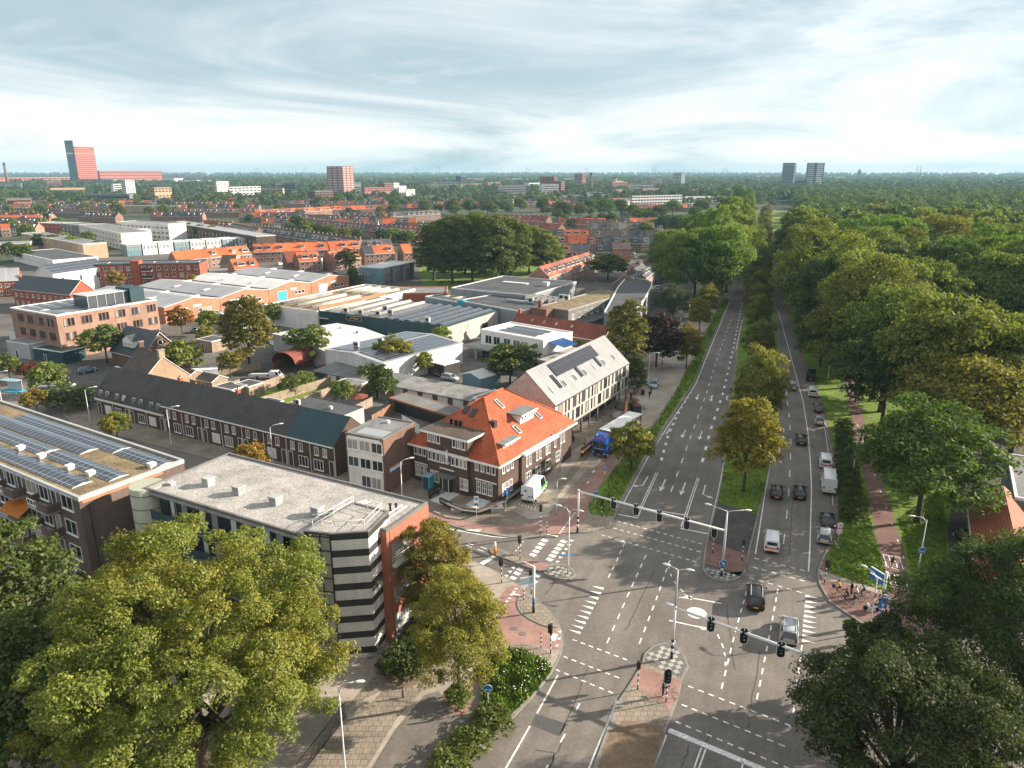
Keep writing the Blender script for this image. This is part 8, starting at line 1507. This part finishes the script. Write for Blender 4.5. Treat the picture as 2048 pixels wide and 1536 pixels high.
def person(x, y, rz, pose, top, legs, lab, z=.13, hair='hair_dark', shoes='shoe_white', h=1.74):
    s = h / 1.75; J = {'pel': (0, 0, .95, .135), 'spine': (0, 0, 1.15, .13), 'chest': (.01, 0, 1.36, .15), 'neck': (0, 0, 1.50, .055), 'head': (.02, 0, 1.63, .095), 'crown': (.01, 0, 1.71, .07)}
    for sd, k in ((1, 'l'), (-1, 'r')):
        J['hip' + k] = (0, .095 * sd, .90, .095); J['knee' + k] = (.02, .1 * sd, .50, .062); J['ank' + k] = (-.01, .1 * sd, .09, .042); J['toe' + k] = (.17, .11 * sd, .04, .038)
        J['sho' + k] = (0, .17 * sd, 1.43, .06); J['elb' + k] = (-.03, .23 * sd, 1.15, .044); J['wri' + k] = (.06, .24 * sd, .92, .03); J['palm' + k] = (.08, .24 * sd, .84, .034)
    def mv(**kw):
        for k_, v_ in kw.items(): J[k_] = (*v_, J[k_][3])
    if pose == 'walk': mv(kneel=(.12, .1, .52), ankl=(.22, .1, .1), toel=(.38, .11, .06), kneer=(-.02, -.1, .5), ankr=(-.26, -.1, .14), toer=(-.12, -.11, .05), elbl=(-.12, .23, 1.17), wril=(-.1, .23, .95), palml=(-.1, .23, .87), elbr=(.1, -.23, 1.17), wrir=(.22, -.22, 1.0), palmr=(.26, -.22, .94))
    if pose == 'bike':     # seated in the saddle, hands on the bars
        mv(pel=(-.13, 0, 1.06), spine=(-.06, 0, 1.25), chest=(.02, 0, 1.44), neck=(.07, 0, 1.57), head=(.11, 0, 1.70), crown=(.1, 0, 1.78))
        for sd, k in ((1, 'l'), (-1, 'r')): mv(**{'hip' + k: (-.1, .1 * sd, 1.01), 'sho' + k: (.03, .17 * sd, 1.5), 'elb' + k: (.17, .25 * sd, 1.25), 'wri' + k: (.27, .26 * sd, 1.1), 'palm' + k: (.32, .26 * sd, 1.08)})
        mv(kneel=(.25, .11, .78), ankl=(.07, .11, .42), toel=(.22, .12, .38), kneer=(.17, -.12, .58), ankr=(-.05, -.2, .11), toer=(.12, -.21, .04))
    if pose == 'hold': mv(elbl=(.06, .24, 1.17), wril=(.26, .2, 1.05), palml=(.33, .18, 1.03), elbr=(.06, -.24, 1.17), wrir=(.26, -.2, 1.05), palmr=(.33, -.18, 1.03))
    E_ = [('pel', 'spine'), ('spine', 'chest'), ('chest', 'neck'), ('neck', 'head'), ('head', 'crown')]
    for k in 'lr': E_ += [('pel', 'hip' + k), ('hip' + k, 'knee' + k), ('knee' + k, 'ank' + k), ('ank' + k, 'toe' + k), ('chest', 'sho' + k), ('sho' + k, 'elb' + k), ('elb' + k, 'wri' + k), ('wri' + k, 'palm' + k)]
    for k, sd in (('l', 1), ('r', -1)):
        p = Vector(J['palm' + k][:3]); d = (p - Vector(J['wri' + k][:3])).normalized(); side_ = Vector((1, 0, 0)) if abs(d.x) < .7 else Vector((0, 1, 0))
        for f in range(4): J['f%d%s' % (f, k)] = (*(p + d * (.085 - .012 * abs(f - 1.3)) + side_ * (f - 1.5) * .022 + Vector((0, 0, -.012))), .0085); E_.append(('palm' + k, 'f%d%s' % (f, k)))
        J['th' + k] = (*(p + d * .025 + side_ * .055), .0095); E_.append(('wri' + k, 'th' + k))
    names = list(J); idx = {n_: i for i, n_ in enumerate(names)}; me = bpy.data.meshes.new('person_body'); me.from_pydata([tuple(c * s for c in J[n_][:3]) for n_ in names], [(idx[a], idx[c]) for a, c in E_], [])
    o = bpy.data.objects.new('tmp', me); COL.objects.link(o); o.modifiers.new('skin', 'SKIN'); sv = me.skin_vertices[0].data
    for i, n_ in enumerate(names): sv[i].radius = (J[n_][3] * s,) * 2; sv[i].use_root = n_ == 'pel'
    ss = o.modifiers.new('sub', 'SUBSURF'); ss.levels = ss.render_levels = 1
    bm_ = bpy.data.meshes.new_from_object(o.evaluated_get(bpy.context.evaluated_depsgraph_get())); bpy.data.objects.remove(o)
    for m_ in ('skin', top, legs, shoes): bm_.materials.append(M[m_])
    bone = []
    for a, c in E_:
        m_ = 0 if a in ('neck', 'head') or a.startswith(('palm', 'wri')) else 3 if a.startswith('ank') else 2 if a.startswith(('hip', 'knee')) or c.startswith('hip') else 1
        bone.append((Vector(J[a][:3]) * s, Vector(J[c][:3]) * s, m_))
    for pl in bm_.polygons:
        c = pl.center; best = None
        for a, e, m_ in bone:
            t_ = max(0, min(1, (c - a).dot(e - a) / max(1e-6, (e - a).length_squared))); dd = (c - (a + (e - a) * t_)).length
            if best is None or dd < best[0]: best = (dd, m_)
        pl.material_index = best[1]; pl.use_smooth = True
    t = thing('person', lab, 'person', (x, y, z), rz); inst('body', bm_, t)
    hd = Vector(J['head'][:3]) * s; b = MB(); b.ball((hd.x - .025, hd.y, hd.z + .045), (.105, .1, .095), 10, 6); b.build('hair', hair, t)
    b = MB(); b.ball((hd.x + .1, 0, hd.z - .02), (.02, .014, .022), 6, 4, 0)
    for sd in (-1, 1): b.ball((hd.x + .083, .035 * sd, hd.z + .012), .013, 6, 4, 1); b.ball((hd.x - .0, .098 * sd, hd.z - .01), (.018, .012, .028), 6, 4, 0)
    b.box(hd.x + .083, -.022, hd.z - .058, hd.x + .092, .022, hd.z - .048, 2); b.build('face', ['skin', 'black', 'tile_red'], t); return t
def at(px, py, z=.13): q = G(px, py, z); return q.x, q.y
x, y = at(1336, 1394); bike(x + .15, y + .1, -.65, 'bicycle held by the waiting cyclist on the near reservation', 'car_silver'); person(x - .45, y + .1, -.5, 'hold', 'cloth_black', 'cloth_black', 'person in dark clothes standing with a bicycle behind the near traffic light')
x, y = at(1676, 1189); bike(x, y, PI - .35, 'bicycle with purple basket under the yellow coat rider', 'black', basket='cloth_navy'); person(x, y, PI - .35, 'bike', 'cloth_yellow', 'cloth_black', 'cyclist in a yellow coat waiting at the lawn corner')
x, y = at(1692, 1206); bike(x, y, PI - .6, 'bicycle in the middle of the waiting group'); person(x, y, PI - .6, 'bike', 'cloth_black', 'cloth_darkjeans', 'cyclist in black seated in the middle of the waiting group')
x, y = at(1700, 1212); person(x + .3, y - .1, PI - .2, 'stand', 'cloth_navy', 'cloth_jeans', 'person in navy top and pale blue jeans standing at the front of the group')
x, y = at(1711, 1201); bike(x, y, PI - .5, 'bicycle of the rider in the white top', 'dark_trim'); person(x, y, PI - .5, 'bike', 'cloth_white', 'cloth_jeans', 'cyclist in a white top behind the person in pale jeans'); x, y = at(1704, 1193); person(x, y + .3, PI, 'stand', 'cloth_black', 'cloth_black', 'person in black at the back of the waiting group')
x, y = at(1729, 1196); bike(x - .2, y + .1, PI - .1, 'bicycle of the rider in teal jacket', 'car_silver'); person(x - .2, y + .1, PI - .1, 'bike', 'cloth_teal', 'cloth_darkjeans', 'cyclist in a teal jacket at the right of the waiting group')
x, y = at(1783, 1139); bike(x, y, -1.7, 'bicycle riding down the park cycle path', 'car_white'); person(x, y, -1.7, 'bike', 'cloth_black', 'cloth_darkjeans', 'cyclist in dark jacket riding down the park cycle path')
for px, py, rz, tp, lg, pose, lab in ((1146, 888, -2.3, 'cloth_black', 'cloth_black', 'walk', 'pedestrian in black left of the lorry'), (1169, 897, -1.9, 'cloth_tan', 'cloth_black', 'stand', 'pedestrian in brown jacket standing beside the lorry cab'), (1010, 1022, .5, 'cloth_grey', 'cloth_grey', 'stand', 'person in grey standing at the garden wall corner'), (1299, 797, 1.0, 'cloth_black', 'cloth_black', 'walk', 'person in black walking on the service road'), (1302, 788, 1.2, 'cloth_navy', 'cloth_darkjeans', 'walk', 'person in navy just behind the one in black')): x, y = at(px, py); person(x, y, rz, pose, tp, lg, lab)
x, y = at(1743, 1221); t = thing('scooter', 'white motor scooter on the corner plaza', 'scooter', (x, y, .13), PI - .25); b = MB(); b.path([(-.75, 0, .6), (-.3, 0, .62), (-.1, 0, .35), (.3, 0, .3), (.5, 0, .75), (.5, 0, .95)], [.14, .2, .14, .14, .16, .06], 8); b.build('body', 'car_white', t); boxpart(t, 'seat', -.7, -.15, .75, -.1, .15, .86, 'black'); b = MB(); b.path([(.5, -.32, 1.02), (.5, .32, 1.02)], .02, 6); b.build('handlebar', 'black', t); boxpart(t, 'top_box', -1.0, -.2, .75, -.7, .2, 1.1, 'car_white')
for xx in (-.6, .62): b = MB(); b.path([(xx, -.06, .24), (xx, .06, .24)], .24, 14, 0, False); b.build('wheel', 'rubber', t)
person(x + .15, y, PI - .25, 'bike', 'cloth_tan', 'cloth_black', 'rider in a tan jacket on the white scooter', z=.02)
for k, (px, py) in enumerate(((728, 1300), (742, 1306), (752, 1312))): x, y = at(px, py); bike(x, y, .2 + .25 * k, 'black bicycle parked at the foot of the striped stair tower', 'black', group='bicycles parked at the striped tower')
x, y = at(1672, 1098); bike(x, y, 1.9, 'bicycle chained to the speed limit sign post', 'galv', group=None)
